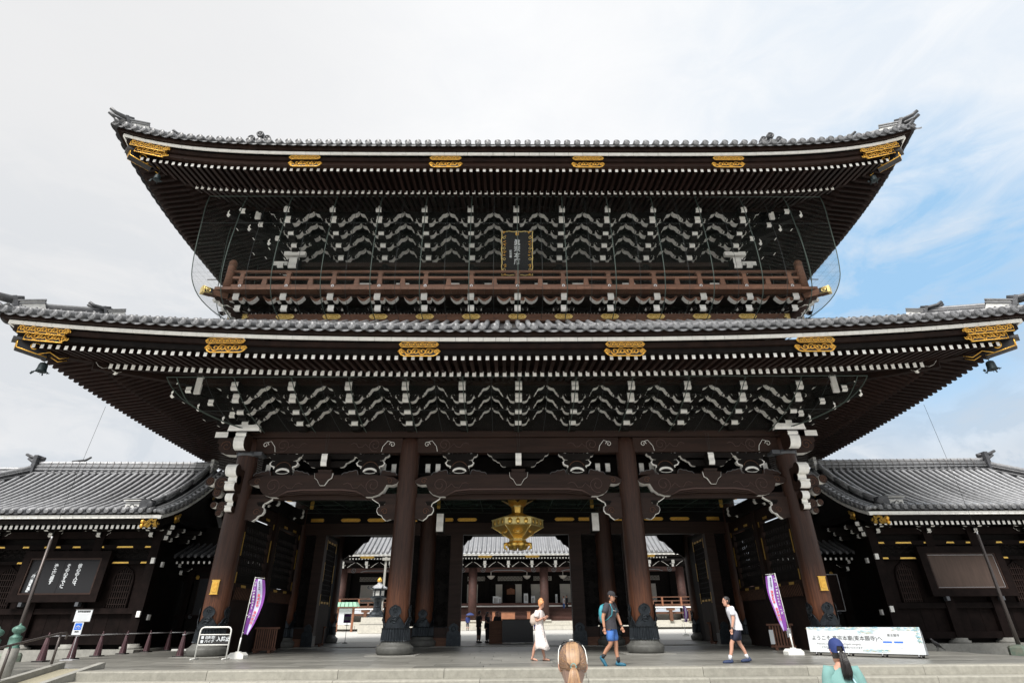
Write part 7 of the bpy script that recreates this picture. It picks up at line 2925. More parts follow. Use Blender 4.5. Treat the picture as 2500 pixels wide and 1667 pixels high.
# ------------------------------------------------------------------ people
def skin_mesh(nodes, edges, root, m, name, sub=2, M=None):
    """grow one continuous tapered surface over a skeleton: nodes {name: (x,y,z,r)}"""
    keys = list(nodes)
    idx = {k: i for i, k in enumerate(keys)}
    me = bpy.data.meshes.new('sk')
    me.from_pydata([nodes[k][:3] for k in keys], [(idx[a], idx[b]) for a, b in edges], [])
    ob = bpy.data.objects.new('sk', me)
    COL.objects.link(ob)
    md = ob.modifiers.new('skin', 'SKIN')
    md.use_smooth_shade = True
    md.branch_smoothing = .4
    lay = me.skin_vertices[0].data
    for k in keys:
        r = nodes[k][3]
        lay[idx[k]].radius = r if isinstance(r, tuple) else (r, r)
        lay[idx[k]].use_root = (k == root)
    sb = ob.modifiers.new('sub', 'SUBSURF')
    sb.levels = sb.render_levels = sub
    dg = bpy.context.evaluated_depsgraph_get()
    out = bpy.data.meshes.new_from_object(ob.evaluated_get(dg))
    bpy.data.objects.remove(ob)
    out.name = name
    out.materials.clear()
    out.materials.append(MATS[m])
    return out
def head_parts(parent, M, s, skin, hair, hair_style='short', face=True):
    """head lofted from rings (x forward, z up, centre of skull at origin); M places it"""
    H = MB()
    rings = [(-.135, .030, .035, .035), (-.125, .045, .040, .045), (-.105, .058, .052, .038), (-.075, .074, .060, .024), (-.045, .086, .066, .012), (-.010, .093, .072, .004), (.025, .096, .075, -.004),
             (.060, .092, .073, -.008), (.090, .078, .063, -.010), (.112, .052, .045, -.010), (.123, .020, .018, -.010), (.125, .002, .002, -.010)]
    P = []
    for z, a, b, cx in rings:
        row = []
        for k in range(20):
            t = 2 * PI * k / 20
            x = cx + a * math.cos(t)
            y = b * math.sin(t)
            if math.cos(t) > .93 and -.06 < z < .03: x += .010       # brow and nose line
            row.append((x, y, z))
        P.append(row)
    H.grid(P, skin, closed=True, M=M @ S(s, s, s))
    if face:
        H.tube([(.088, 0, .012), (.108, 0, -.030), (.092, 0, -.040)], [.010, .017, .008], skin, 8, M @ S(s, s, s))
        H.tube([(.082, -.022, -.072), (.092, 0, -.070), (.082, .022, -.072)], [.005, .009, .005], 'lip', 6, M @ S(s, s, s))
        H.tube([(.084, -.018, -.083), (.090, 0, -.083), (.084, .018, -.083)], [.004, .008, .004], 'lip', 6, M @ S(s, s, s))
        for sy in (-1, 1):
            H.lathe([(.001, -.008), (.008, -.005), (.011, 0), (.008, .005), (.001, .008)], 8, 'eye', M=M @ S(s, s, s) @ T(.086, sy * .031, .006))
            H.tube([(.086, sy * .018, .028), (.090, sy * .034, .032), (.078, sy * .050, .027)], [.004, .005, .003], hair or 'hair_black', 5, M @ S(s, s, s))
    for sy in (-1, 1):
        H.tube([(-.002, sy * .074, .022), (-.014, sy * .082, .018), (-.016, sy * .082, -.012), (-.006, sy * .075, -.032)], [.008, .014, .013, .007], skin, 6, M @ S(s, s, s))
    h = H.build('head', parent)
    if hair:
        G = MB()
        P = []
        for z, a, b, cx in rings[3:]:
            row = []
            for k in range(24):
                t = 2 * PI * k / 24
                back = (1 - math.cos(t)) / 2
                lo = {'short': .02, 'long': -.03}.get(hair_style, -.02)
                grow = 1.09
                # pull in at the face so skin shows below the hair line
                cover = z > .062 or back > .30 + max(0, (lo - z)) * 3.0 or (z > .03 and back > .12)
                g = grow if cover else .90
                row.append((cx + a * g * math.cos(t) - .004, b * g * math.sin(t), z + (.010 if z > .1 else 0)))
            P.append(row)
        G.grid(P, hair, closed=True, M=M @ S(s, s, s))
        G.build('hair', parent)
    return h
def hand(parent, w, e, s, skin, curl=.6, grip=None):
    """five-fingered relaxed hand continuing from the wrist w, away from the elbow e"""
    w, e = Vector(w), Vector(e)
    d = (w - e).normalized()
    side = d.cross(Vector((0, 1, 0)))
    side = side.normalized() if side.length > .1 else Vector((1, 0, 0))
    n = d.cross(side).normalized()
    q = MB()
    q.tube([w - d * .02, w + d * .02, w + d * .055 * s, w + d * .085 * s], [.022 * s, .027 * s, .034 * s, .028 * s], skin, 8, flat=.6)
    for k, (o, ln) in enumerate(((-.026, .060), (-.009, .072), (.009, .068), (.025, .052))):
        b0 = w + d * .08 * s + side * o * s
        b1 = b0 + d * ln * .5 * s + n * .010 * curl
        b2 = b1 + (d * .8 + n * curl).normalized() * ln * .35 * s
        b3 = b2 + (d * .5 + n * curl * 1.4).normalized() * ln * .25 * s
        q.tube([b0, b1, b2, b3], [.0095 * s, .009 * s, .0085 * s, .006 * s], skin, 6)
    t0 = w + d * .03 * s - side * .028 * s
    q.tube([t0, t0 + (d * .6 - side * .7) * .03 * s, t0 + (d * .9 - side * .35) * .06 * s], [.012 * s, .011 * s, .007 * s], skin, 6)
    return q.build('hand', parent)
def shoe(parent, ankle, toe_dir, m, s=1.0, lift=0.0, name='shoe'):
    a = Vector(ankle)
    d = Vector(toe_dir).normalized()
    q = MB()
    q.tube([a + Vector((0, 0, .02)) - d * .02, a - d * .055 + Vector((0, 0, -.045)), a - d * .01 + Vector((0, 0, -.045)), a + d * .08 + Vector((0, 0, -.048)) + d * 0, a + d * .15 + Vector((0, 0, -.055)), a + d * .195 + Vector((0, 0, -.062))],
           [.036, .044, .048, .045, .040, .020], m, 10)
    q.build(name, parent)
BASE = dict(pelvis=(0, 0, .93, (.125, .155)), belly=(.0, 0, 1.06, (.105, .145)), chest=(0, 0, 1.26, (.115, .165)), upper=(0, 0, 1.40, (.085, .13)), neck=(.005, 0, 1.475, .064), nape=(.018, 0, 1.535, .058),
            shL=(0, .165, 1.405, .068), elL=(0, .235, 1.13, .047), wrL=(.06, .245, .88, .030), shR=(0, -.165, 1.405, .068), elR=(0, -.235, 1.13, .047), wrR=(.06, -.245, .88, .030),
            hiL=(0, .09, .86, .094), knL=(.02, .10, .49, .060), caL=(-.015, .10, .33, .055), anL=(0, .10, .09, .038), hiR=(0, -.09, .86, .094), knR=(.02, -.10, .49, .060), caR=(-.015, -.10, .33, .055), anR=(0, -.10, .09, .038))
BE = [('pelvis', 'belly'), ('belly', 'chest'), ('chest', 'upper'), ('upper', 'neck'), ('neck', 'nape'), ('upper', 'shL'), ('shL', 'elL'), ('elL', 'wrL'), ('upper', 'shR'), ('shR', 'elR'), ('elR', 'wrR'),
      ('pelvis', 'hiL'), ('hiL', 'knL'), ('knL', 'caL'), ('caL', 'anL'), ('pelvis', 'hiR'), ('hiR', 'knR'), ('knR', 'caR'), ('caR', 'anR')]
def person(x, y, z, rz, H, label, group, pose=None, skin='skin', hair='hair_black', hair_style='short', top=None, top_long=False, bottom=None, bottom_long=False,
           shoes='leather', head_rot=(0, 0), sub=2, hands=True, wid=1.0, socks=None, face=True, head_off=(0, 0, 0)):
    s = H / 1.75
    t = thing('person', (x, y, z), label, 'person', group)
    M = T(x, y, z) @ RZ(rz) @ S(s, s * wid, s)
    N_ = {k: list(v) for k, v in BASE.items()}
    for k, v in (pose or {}).items():
        N_[k][:3] = v
    for side_ in 'LR':
        if pose and ('kn' + side_) in pose and ('ca' + side_) not in pose:
            kn, an = Vector(N_['kn' + side_][:3]), Vector(N_['an' + side_][:3])
            c = kn.lerp(an, .38) + Vector((-.022, 0, 0))
            N_['ca' + side_][:3] = tuple(c)
    me = skin_mesh({k: tuple(v) for k, v in N_.items()}, BE, 'pelvis', skin, 'body', sub)
    body = put('body', me, t, M)
    up = Vector(N_['nape'][:3]) + Vector((.012, 0, .095)) + Vector(head_off)
    MH = M @ T(*up) @ RZ(head_rot[0]) @ RY(head_rot[1])
    head_parts(t, MH, 1.0, skin, hair, hair_style, face)
    if hands:
        for sd in 'LR':
            w_ = M @ Vector(N_['wr' + sd][:3])
            e_ = M @ Vector(N_['el' + sd][:3])
            hand(t, w_, e_, s, skin)
    def grown(keys, edges, root, m, name, f, over=None):
        nn = {}
        for k in keys:
            v = list(N_[k])
            r = v[3]
            v[3] = (r[0] + f, r[1] + f) if isinstance(r, tuple) else r + f
            nn[k] = tuple(v)
        for k, v in (over or {}).items():
            nn[k] = v
        return put(name, skin_mesh(nn, edges, root, m, name, sub), t, M)
    def lerp(a, b, k, r):
        p = Vector(N_[a][:3]).lerp(Vector(N_[b][:3]), k)
        return (p.x, p.y, p.z, r)
    if top:
        # shirt: lofted shell round the trunk, sleeves as tapering tubes over the upper arms
        def nd(k): return Vector(N_[k][:3])
        hem = nd('pelvis') + Vector((0, 0, .0))
        secs = [(hem + Vector((0, 0, -.085)), .158, .188), (hem + Vector((0, 0, .05)), .146, .178), (nd('belly'), .134, .168), (nd('belly').lerp(nd('chest'), .5), .136, .178), (nd('chest'), .140, .190),
                (nd('chest').lerp(nd('upper'), .45), .132, .198), (nd('upper') + Vector((0, 0, -.02)), .112, .190), (nd('upper') + Vector((0, 0, .028)), .088, .150), (nd('upper').lerp(nd('neck'), .55) + Vector((0, 0, .012)), .068, .092), (nd('upper').lerp(nd('neck'), .72) + Vector((0, 0, .012)), .066, .070)]
        P = []
        ph = random.random() * 6
        for i, (c, a_, b_) in enumerate(secs):
            row = []
            for k in range(28):
                th = 2 * PI * k / 28
                f = 1 + (.022 * math.sin(th * 5 + i * 1.3 + ph) + .014 * math.sin(th * 9 - i * 2 + ph) if i < 5 else 0)
                cc = abs(math.cos(th)) ** .9 * (1 if math.cos(th) > 0 else -1)
                row.append((c.x + a_ * f * cc, c.y + b_ * f * math.sin(th), c.z))
            P.append(row)
        q_ = MB()
        q_.grid(P, top, closed=True, M=M)
        sh_ = q_.build('shirt', t)
        for sd in 'LR':
            s0, e0, w0 = nd('sh' + sd), nd('el' + sd), nd('wr' + sd)
            inn = s0.lerp(nd('upper'), .45)
            q_ = MB()
            pts, rs = [inn + Vector((0, 0, .0)), s0 + Vector((0, 0, .012)), s0.lerp(e0, .2), s0.lerp(e0, .42), s0.lerp(e0, .64)], [.075, .082, .082, .078, .080]
            if top_long:
                pts += [e0, e0.lerp(w0, .5), e0.lerp(w0, .95)]; rs += [.066, .056, .046]
            q_.tube(pts, rs, top, 14, M)
            q_.build('sleeve', sh_)
    if bottom:
        over = {}
        edges = [('waist', 'pelvis')]
        over['waist'] = lerp('pelvis', 'belly', .55, (.128, .160))
        for sd in 'LR':
            if bottom_long:
                over['kk' + sd] = lerp('kn' + sd, 'kn' + sd, 0, .078)
                over['hm' + sd] = lerp('kn' + sd, 'an' + sd, .93, .062)
                edges += [('pelvis', 'hi' + sd), ('hi' + sd, 'kk' + sd), ('kk' + sd, 'hm' + sd)]
            else:
                over['hm' + sd] = lerp('hi' + sd, 'kn' + sd, .88, .104)
                edges += [('pelvis', 'hi' + sd), ('hi' + sd, 'hm' + sd)]
        grown(['pelvis', 'hiL', 'hiR'], edges, 'pelvis', bottom, 'trousers' if bottom_long else 'shorts', .034, over)
    if shoes:
        for sd in 'LR':
            a = Vector(N_['an' + sd][:3])
            kn = Vector(N_['kn' + sd][:3])
            sh = (a - kn)
            pitch = (pose or {}).get('toe' + sd, None) if False else None
            td = TOES.get((label, sd), (1, 0, 0))
            q = M @ a
            d_ = (M.to_3x3() @ Vector(td))
            shoe(t, q, d_, shoes)
            if socks:
                k_ = MB()
                k_.tube([M @ a.lerp(kn, .0), M @ a.lerp(kn, .28)], [.045 * s, .050 * s], socks, 10)
                k_.build('sock', t)
    return t, M, N_
TOES = {}
L1 = 'man in black T-shirt, blue shorts and dark cap walking with a turquoise backpack'
TOES[(L1, 'R')] = (.55, 0, -.80)
t, M, N_ = person(2.26, -6.45, 0, R(-30), 1.74, L1, None, skin='skin_tan', hair='hair_black', top='cloth_char', bottom='denim', shoes='shoe_teal', socks='cloth_black', head_rot=(R(-8), R(14)), sub=2, wid=1.1,
    pose=dict(chest=(.01, 0, 1.26), upper=(.03, 0, 1.40), neck=(.045, 0, 1.475), nape=(.070, 0, 1.535), shL=(.05, .17, 1.40), shR=(.0, -.17, 1.40), elL=(.13, .23, 1.14), wrL=(.21, .24, .90), elR=(-.10, -.25, 1.13), wrR=(-.07, -.27, .87),
              knL=(.07, .09, .50), anL=(.10, .09, .085), knR=(.0, -.09, .50), anR=(-.26, -.09, .19)))
q = MB()
s_ = 1.74 / 1.75
up = Vector(N_['nape'][:3]) + Vector((.012, 0, .095))
MC = M @ T(*up) @ RZ(R(-8)) @ RY(R(14))
q.lathe([(.108, .030), (.108, .055), (.103, .085), (.085, .115), (.05, .135), (.005, .142)], 20, 'cloth_black', M=MC @ S(1, .82, 1) @ T(-.008, 0, 0), caps=False)
q.grid([[(.075, -.070, .035), (.095, -.035, .043), (.10, 0, .045), (.095, .035, .043), (.075, .070, .035)], [(.12, -.065, .030), (.165, -.035, .032), (.175, 0, .032), (.165, .035, .032), (.12, .065, .030)]], 'cloth_black', M=MC)
q.grid([[(.075, -.070, .030), (.095, -.035, .038), (.10, 0, .040), (.095, .035, .038), (.075, .070, .030)], [(.12, -.065, .026), (.165, -.035, .028), (.175, 0, .028), (.165, .035, .028), (.12, .065, .026)]], 'cloth_black', M=MC)
q.build('cap', t)
q = MB()
q.tube([(.055, -.045, -.085), (.085, -.02, -.115), (.088, 0, -.12), (.085, .02, -.115), (.055, .045, -.085)], [.012, .016, .017, .016, .012], 'hair_black', 6, MC)
q.build('beard', t)
q = MB()
q.tube([(-.16, 0, .97), (-.19, 0, 1.03), (-.20, 0, 1.12), (-.205, 0, 1.22), (-.20, 0, 1.32), (-.18, 0, 1.39), (-.14, 0, 1.44)], [.06, .115, .140, .145, .135, .105, .04], 'bag_teal', 20, M, flat=.66)
q.tube([(-.25, 0, 1.0), (-.275, 0, 1.05), (-.28, 0, 1.12), (-.265, 0, 1.2)], [.05, .09, .095, .05], 'cloth_char', 14, M, flat=.5)
q.build('backpack', t)
for sd in (-1, 1):
    q = MB()
    q.tube([(-.14, sd * .09, 1.42), (-.03, sd * .115, 1.475), (.08, sd * .12, 1.44), (.13, sd * .125, 1.32), (.11, sd * .14, 1.18), (.0, sd * .17, 1.08), (-.14, sd * .12, 1.02)], .020, 'bag_teal', 6, M, flat=.5)
    q.build('strap', t)
q = MB()
q.tube([(.145, -.11, 1.285), (.152, 0, 1.28), (.145, .11, 1.285)], .008, 'steel_light', 5, M)
q.build('chest_strap', t)
q = MB()
wl = Vector(N_['wrL'][:3])
q.lathe([(.036, -.012), (.038, 0), (.036, .012)], 12, 'leather', M=M @ T(*wl) @ T(-.01, 0, .03), caps=False)
q.build('wrist_watch', t)

L2 = 'red-haired woman in pale spotted dress looking down at her phone'
t, M, N_ = person(.50, -4.05, 0, R(-28), 1.63, L2, None, skin='skin', hair='hair_red', hair_style='long', shoes=None, head_rot=(R(4), R(30)), wid=.92,
    pose=dict(upper=(.02, 0, 1.40), neck=(.04, 0, 1.465), nape=(.065, 0, 1.525), elR=(-.02, -.23, 1.12), wrR=(.20, -.10, 1.22), elL=(.06, .22, 1.14), wrL=(.24, .06, 1.23),
              knR=(-.10, -.07, .50), anR=(-.24, -.07, .10), knL=(.06, .07, .50), anL=(.12, .07, .09)))
P = []
rn = random.Random(2)
for (z, cx, a, b) in ((1.452, .02, .062, .085), (1.435, .018, .085, .145), (1.40, .01, .105, .180), (1.30, .0, .128, .172), (1.18, 0, .128, .160), (1.08, 0, .120, .150), (1.02, .0, .122, .152), (.92, 0, .140, .178), (.78, .01, .160, .200), (.62, .03, .185, .215), (.46, .06, .215, .235), (.33, .085, .245, .25), (.325, .085, .235, .24)):
    row = []
    for k in range(36):
        th = 2 * PI * k / 36
        f = 1 + (.05 * math.sin(th * 9 + z * 3) * max(0, (1.0 - z)) if z < 1.0 else .012 * math.sin(th * 7))
        row.append((cx + a * f * math.cos(th), b * f * math.sin(th), z + (.03 * math.sin(th * 3) if z < .4 else 0)))
    P.append(row)
q = MB()
q.grid(P, 'dress', closed=True, M=M)
q.build('dress', t)
for sd in 'LR':
    sh, el = Vector(N_['sh' + sd][:3]), Vector(N_['el' + sd][:3])
    q = MB()
    q.tube([sh + Vector((0, 0, .03)), sh.lerp(el, .12), sh.lerp(el, .36), sh.lerp(el, .62)], [.06, .088, .092, .094], 'dress', 12, M)
    q.build('sleeve', t)
    a = M @ Vector(N_['an' + sd][:3])
    d_ = M.to_3x3() @ Vector((1, 0, -.12 if sd == 'R' else 0))
    d_.normalize()
    q = MB()
    q.tube([a + Vector((0, 0, .02)), a - d_ * .03 + Vector((0, 0, -.04)), a + d_ * .05 + Vector((0, 0, -.045)), a + d_ * .12 + Vector((0, 0, -.055)), a + d_ * .165 + Vector((0, 0, -.065))], [.030, .033, .032, .030, .014], 'skin', 8)
    q.build('foot', t)
    q = MB()
    q.tube([a - d_ * .06 + Vector((0, 0, -.075)), a + d_ * .05 + Vector((0, 0, -.080)), a + d_ * .18 + Vector((0, 0, -.083))], [.03, .036, .030], 'leather', 8, flat=.3)
    q.tube([a + d_ * .10 + Vector((0, -.035, -.07)), a + d_ * .10 + Vector((0, 0, -.02)), a + d_ * .10 + Vector((0, .035, -.07))], .009, 'leather', 5)
    q.tube([a + Vector((-.0, -.036, -.05)), a + d_ * .02 + Vector((0, 0, .012)), a + Vector((0, .036, -.05))], .009, 'leather', 5)
    q.build('sandal', t)
q = MB()
ph = M @ T(.32, -.02, 1.25) @ RZ(0) @ RY(R(-35))
q.box((0, 0, 0), (.012, .075, .15), 'phone', M=ph)
q.build('phone', t)
q = MB()
up = Vector(N_['nape'][:3]) + Vector((.012, 0, .095))
MC = M @ T(*up) @ RZ(R(4)) @ RY(R(30))
q.tube([(-.02, 0, .10), (-.045, 0, .145), (-.05, 0, .17)], [.035, .05, .02], 'hair_red', 8, MC)
q.tube([(-.05, .01, .16), (-.09, 0, .13), (-.11, -.02, .06), (-.10, -.03, -.02)], [.03, .035, .03, .008], 'hair_red', 7, MC)
q.tube([(.05, -.05, .09), (.03, -.085, .04), (.02, -.088, -.03)], [.02, .022, .006], 'hair_red', 6, MC)
q.build('topknot', t)
q = MB()
q.tube([(-.19, .0, 1.02), (-.23, 0, 1.12), (-.22, 0, 1.26), (-.16, 0, 1.33)], [.09, .115, .10, .05], 'bag_beige', 10, M, flat=.6)
q.build('backpack', t)
q = MB()
q.tube([(.10, -.06, 1.2), (.16, -.08, 1.05), (.20, -.08, .80), (.19, -.06, .62), (.16, -.04, .66)], .006, 'leather', 4, M)
q.build('strap', t)
for zz in (0, .03):
    q = MB()
    w_, e_ = Vector(N_['wrR'][:3]), Vector(N_['elR'][:3])
    p_ = w_.lerp(e_, .12 + zz * 5)
    q.lathe([(.034, -.008), (.036, 0), (.034, .008)], 12, 'leather', M=M @ T(*p_) @ RY(R(65)), caps=False)
    q.build('bracelet', t)

L3 = 'man in white polo shirt and dark shorts striding left with a dark bag'
TOES[(L3, 'R')] = (1, 0, -.05)
t, M, N_ = person(5.86, -5.73, 0, R(176), 1.66, L3, None, skin='skin', hair='hair_black', top='cloth_white', bottom='cloth_navy', shoes='shoe_navy', socks='cloth_white', head_rot=(0, R(4)),
    pose=dict(pelvis=(0, 0, .92), belly=(.02, 0, 1.06), chest=(.06, 0, 1.25), upper=(.10, 0, 1.38), neck=(.13, 0, 1.445), nape=(.165, 0, 1.50), shL=(.10, .16, 1.38), shR=(.10, -.16, 1.38), elL=(.12, .22, 1.11), wrL=(.20, .22, .86), elR=(.0, -.22, 1.12), wrR=(-.08, -.22, .88),
              knL=(.24, .08, .50), anL=(.36, .08, .09), knR=(-.03, -.09, .49), anR=(-.20, -.09, .12)))
q = MB()
up = Vector(N_['nape'][:3]) + Vector((.012, 0, .095))
MC = M @ T(*up)
for sy in (-1, 1):
    q.tube([(.095, sy * .032 + a_, .004 + b_) for a_, b_ in arc(0, 0, .020, 0, 2 * PI, 10)], .0025, 'steel_dark', 4, MC)
    q.tube([(.095, sy * .052, .01), (.0, sy * .080, .015)], .0025, 'steel_dark', 4, MC)
q.build('glasses', t)
wl = M @ Vector(N_['wrL'][:3])
for k in range(2):
    q = MB()
    q.lathe([(.034, -.008), (.036, 0), (.034, .008)], 12, 'leather', M=T(*wl) @ T(0, 0, .02 + .03 * k), caps=False)
    q.build('bracelet', t)
b = thing('hand_bag', (5.95, -5.4, .2), 'dark bag hanging from the hand of the man in white', 'bag')
q = MB()
q.prism([(-.09, 0), (.09, 0), (.07, .26), (-.07, .26)], -.05, .05, 'cloth_black', M=T(5.95, -5.45, .36))
q.build('bag_body', b)
q = MB()
q.tube([(-.05, 0, .26), (-.04, 0, .44), (0, 0, .50), (.04, 0, .44), (.05, 0, .26)], .008, 'cloth_black', 5, T(5.95, -5.45, .36))
q.build('handle', b)

# near figures seen from behind
L4 = 'blonde woman seen from behind with white sunglasses on her head, cropped at the bottom edge'
t, M, N_ = person(-.10, -18.98, GZ, R(86), 1.66, L4, None, skin='skin', hair=None, top='cloth_white', bottom='denim', bottom_long=True, face=True, head_rot=(0, R(4)), sub=2)
up = Vector(N_['nape'][:3]) + Vector((.012, 0, .095))
MC = M @ T(*up) @ RY(R(4))
q = MB()
P = []
for z, a, b_, cx in ((-.09, .070, .055, -.030), (-.06, .086, .068, -.018), (-.02, .100, .079, -.008), (.02, .106, .083, -.006), (.06, .103, .081, -.008), (.09, .088, .070, -.010), (.115, .060, .050, -.010), (.130, .025, .022, -.010), (.133, .002, .002, -.01)):
    P.append([(cx + a * math.cos(2 * PI * k / 28) * (.80 if math.cos(2 * PI * k / 28) > .35 and z < .07 else 1), b_ * math.sin(2 * PI * k / 28), z) for k in range(28)])
q.grid(P, 'hair_under', closed=True, M=MC)
q.build('hair', t)
rn = random.Random(5)
q = MB()
# combed strands: from the hair line all round to the tie at the back
tie = Vector((-.120, 0, -.005))
for k in range(420):
    th = rn.uniform(-PI * .62, PI * .62)
    zs = rn.uniform(.0, .125)
    # start point on the skull surface
    zz = zs
    rr_ = math.sqrt(max(.02, 1 - ((zz - .02) / .118) ** 2))
    p0 = Vector((-.006 + .108 * rr_ * math.cos(th), .086 * rr_ * math.sin(th), zz + .008))
    pts = []
    for j in range(7):
        u = j / 6
        p = p0.lerp(tie, u)
        c = Vector((-.008, 0, .018))
        v = p - c
        el = math.sqrt((v.x / .110) ** 2 + (v.y / .088) ** 2 + (v.z / .118) ** 2)
        if el > 1e-3:
            v = v / el * (1.0 + .02 * rn.random())
        pts.append(c + v if j < 6 else tie + Vector((.006, 0, 0)))
    q.tube(pts, [.0012, .002, .0026, .0026, .0026, .0026, .002], rn.choice(('hair_mid', 'hair_mid', 'hair_blonde', 'hair_under', 'hair_under', 'hair_light')), 3, MC)
q.build('hair_strands', t, kind='stuff')
q = MB()
for k in range(120):           # the lighter upper tail, falling from the crown over the back
    y0 = rn.uniform(-.032, .032)
    q.tube([(-.03 + rn.uniform(-.01, .01), y0 * .8, .132), (-.075, y0 * 1.15, .115), (-.112, y0 * 1.3, .065), (-.128, y0 * 1.2, .02), (-.130, y0 * .35, -.006)], [.0012, .0026, .003, .0026, .002], rn.choice(('hair_light', 'hair_light', 'hair_mid')), 4, MC)
for k in range(110):
    y0 = rn.uniform(-.03, .03)
    q.tube([(-.125, y0 * .3, -.005), (-.150, y0 * .8, -.03), (-.155, y0 * 1.3, -.09), (-.145, y0 * 1.7, -.17), (-.135, y0 * 1.2, -.24)], [.002, .0032, .0036, .0034, .001], rn.choice(('hair_light', 'hair_mid', 'hair_blonde')), 4, MC)
q.build('ponytail', t)
q = MB()
q.tube([(-.128, a_, -.004 + b_) for a_, b_ in arc(0, 0, .016, 0, 2 * PI, 10)], .005, 'cloth_teal', 5, MC)
q.build('hair_tie', t)
g = thing('sunglasses', (-.12, -19.2, .85), 'white-framed sunglasses pushed up on the head of the blonde woman', 'sunglasses')
q = MB()
for sy in (-1, 1):
    q.tube([(.055, sy * .072, .118), (.02, sy * .086, .09), (-.03, sy * .091, .04), (-.045, sy * .090, .01)], [.0028, .0028, .0028, .002], 'plastic_white', 5, MC)
q.tube([(.062, -.012, .142), (.052, -.008, .150), (.052, .008, .150), (.062, .012, .142)], .004, 'plastic_white', 5, MC)
q.build('frame', g)
for sy in (-1, 1):
    q = MB()
    q.tube([(.058, sy * .014, .130), (.062, sy * .030, .137), (.064, sy * .050, .134), (.060, sy * .068, .120)], [.012, .017, .016, .008], 'sheen_dark', 8, MC, flat=.35)
    q.build('lens', g)

L5 = 'girl in blue cap and turquoise T-shirt with black ponytail at the lower right'
t, M, N_ = person(3.06, -16.05, GZ, R(70), 1.60, L5, None, skin='skin', hair='hair_black', hair_style='long', top='cloth_teal', bottom='cloth_navy', bottom_long=True, head_rot=(R(14), 0), sub=2, wid=.86,
                  pose=dict(neck=(-.01, 0, 1.475), nape=(-.01, 0, 1.535)))
up = Vector(N_['nape'][:3]) + Vector((.012, 0, .095))
MC = M @ T(*up) @ RZ(R(14))
q = MB()
P = []
for z, a, b_ in ((.012, .111, .092), (.04, .113, .093), (.07, .110, .090), (.10, .095, .078), (.122, .066, .056), (.137, .03, .025), (.140, .002, .002)):
    row = []
    for k in range(32):
        th = 2 * PI * k / 32
        zz = z
        if z < .05 and abs(th - PI) < .45: zz = .055 - .0 + (z - .012) * .5
        elif z < .02: zz = z - .030 * (1 - math.cos(th)) / 2
        row.append((-.012 + a * math.cos(th), b_ * math.sin(th), zz))
    P.append(row)
q.grid(P, 'cap_blue', closed=True, M=MC)
q.lathe([(.008, .0), (.006, .006), (.001, .008)], 8, 'cap_blue', M=MC @ T(-.012, 0, .139))
q.tube([(-.095, -.048, -.006), (-.122, 0, -.012), (-.095, .048, -.006)], .010, 'cap_blue', 6, MC)
P2 = [[(.085, -.075, .03), (.105, -.035, .04), (.11, 0, .042), (.105, .035, .04), (.085, .075, .03)], [(.13, -.065, .02), (.175, -.035, .02), (.185, 0, .02), (.175, .035, .02), (.13, .065, .02)]]
q.grid(P2, 'cap_blue', M=MC)
q.build('cap', t)
q = MB()
for sy in (-1, 1):
    q.box((-.127, sy * .030, -.004), (.008, .018, .016), 'plastic_white', M=MC)
q.build('cap_buckle', t)
q = MB()
for k in range(220):
    y0 = rn.uniform(-.05, .05)
    x0 = rn.uniform(-.03, .02)
    ln = rn.uniform(.23, .29)
    q.tube([(-.118, y0 * .25, .015), (-.145 + x0 * .4, y0 * .8, -.03), (-.165 + x0, y0 * 1.05, -.12), (-.165 + x0, y0 * 1.2, -.20), (-.150 + x0, y0 * 1.0, -ln)], [.003, .0045, .005, .0045, .001], 'hair_black', 4, MC)
q.build('ponytail', t)
bgt = thing('shoulder_bag', (3.2, -16.0, .1), 'pale turquoise bag slung over the right shoulder of the girl in the cap', 'bag')
q = MB()
q.tube([(.08, .10, 1.44), (-.02, .02, 1.50), (-.09, -.06, 1.45), (-.155, -.12, 1.30), (-.17, -.20, 1.12), (-.12, -.26, 1.0)], .014, 'cloth_sky', 6, M, flat=.5)
q.build('strap', bgt)
q = MB()
q.tube([(-.06, -.27, 1.04), (-.07, -.28, .96), (-.07, -.28, .84)], [.09, .12, .10], 'cloth_sky', 10, M, flat=.45)
q.build('pouch', bgt)

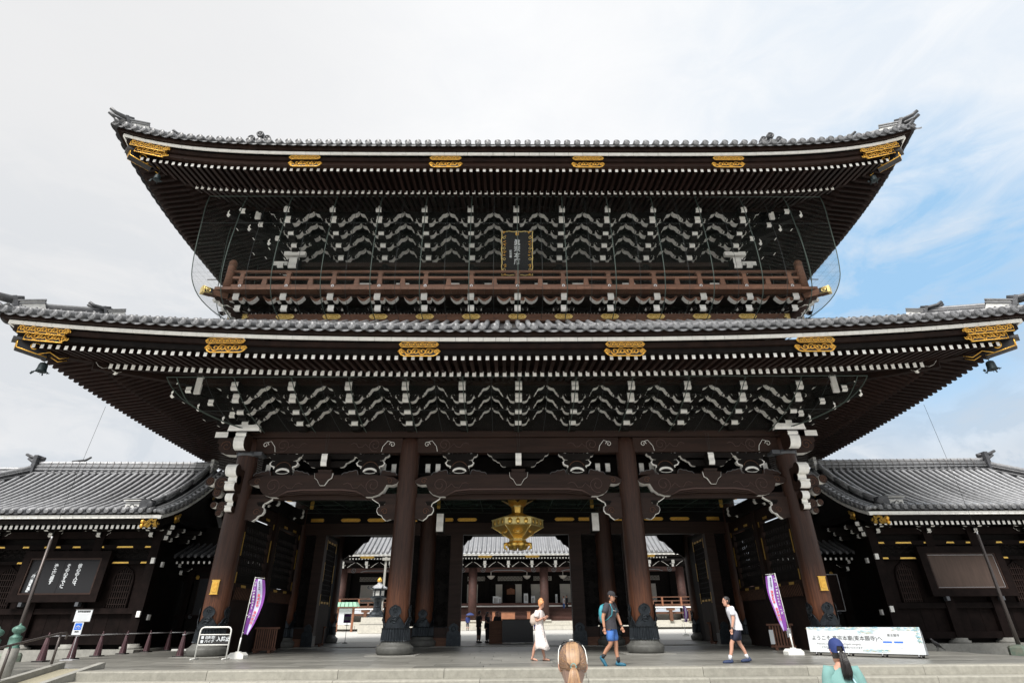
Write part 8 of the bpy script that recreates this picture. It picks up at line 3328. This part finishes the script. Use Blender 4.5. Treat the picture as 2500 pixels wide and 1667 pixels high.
# small figures behind
def far(x, y, z, rz, H, label, group='visitors beyond the gate', **k):
    return person(x, y, z, rz, H, label, group, sub=1, hands=False, face=False, **k)
far(-2.12, 13.4, 0, R(40), 1.66, 'person in black T-shirt and trousers standing left of the counter', top='cloth_black', bottom='cloth_black', bottom_long=True,
    pose=dict(elR=(-.02, -.25, 1.15), wrR=(.14, -.16, 1.05)))
t, M, N_ = far(-1.62, 13.2, 0, R(-30), 1.58, 'woman in black with long dark hair leaning at the left end of the counter', hair_style='long', top='cloth_black', top_long=False, bottom='cloth_black', bottom_long=True,
    pose=dict(elR=(.08, -.25, 1.18), wrR=(.28, -.2, 1.12)))
q = MB()
q.tube([(-.04, 0, 1.66), (-.08, 0, 1.5), (-.10, 0, 1.32)], [.07, .08, .04], 'hair_black', 8, M)
q.build('long_hair', t)
q = MB()
q.tube([(-.18, .1, 1.15), (-.2, .1, 1.0), (-.18, .1, .8)], [.08, .1, .09], 'cloth_white', 8, M, flat=.6)
q.build('tote_bag', t)
far(-1.02, 12.95, 0, R(-70), 1.60, 'dark-haired attendant in black behind the counter', top='cloth_black', top_long=True, bottom='cloth_black', bottom_long=True)
t, M, N_ = far(-5.0, 49.0, .27, R(80), 1.65, 'visitor in a navy jacket under a dark umbrella before the hall stairs', top='cap_blue', top_long=True, bottom='cloth_char', bottom_long=True)
u = thing('umbrella', (-4.9, 49.0, 2.0), 'open dark blue umbrella held by the visitor before the hall stairs', 'umbrella')
q = MB()
q.lathe([(.50, 0), (.42, .10), (.28, .19), (.10, .25), (.01, .27)], 8, 'umbrella', M=T(-4.75, 49, 1.85), smooth=False, caps=False)
q.build('canopy', u)
q = MB()
q.tube([(-4.75, 49, 1.2), (-4.75, 49, 2.14)], .015, 'steel_dark', 5)
q.build('shaft', u)
far(6.9, 55.6, 2.44, R(200), 1.62, 'woman in white top and blue trousers standing high on the hall stairs', top='cloth_white', bottom='denim', bottom_long=True)
far(7.32, 55.7, 2.44, R(200), 1.70, 'man all in black standing high on the hall stairs', top='cloth_black', top_long=True, bottom='cloth_black', bottom_long=True)
far(2.7, 47.0, .25, R(150), 1.72, 'visitor in navy clothes walking in the yard behind the counter', top='cloth_navy', top_long=True, bottom='cap_blue', bottom_long=True)
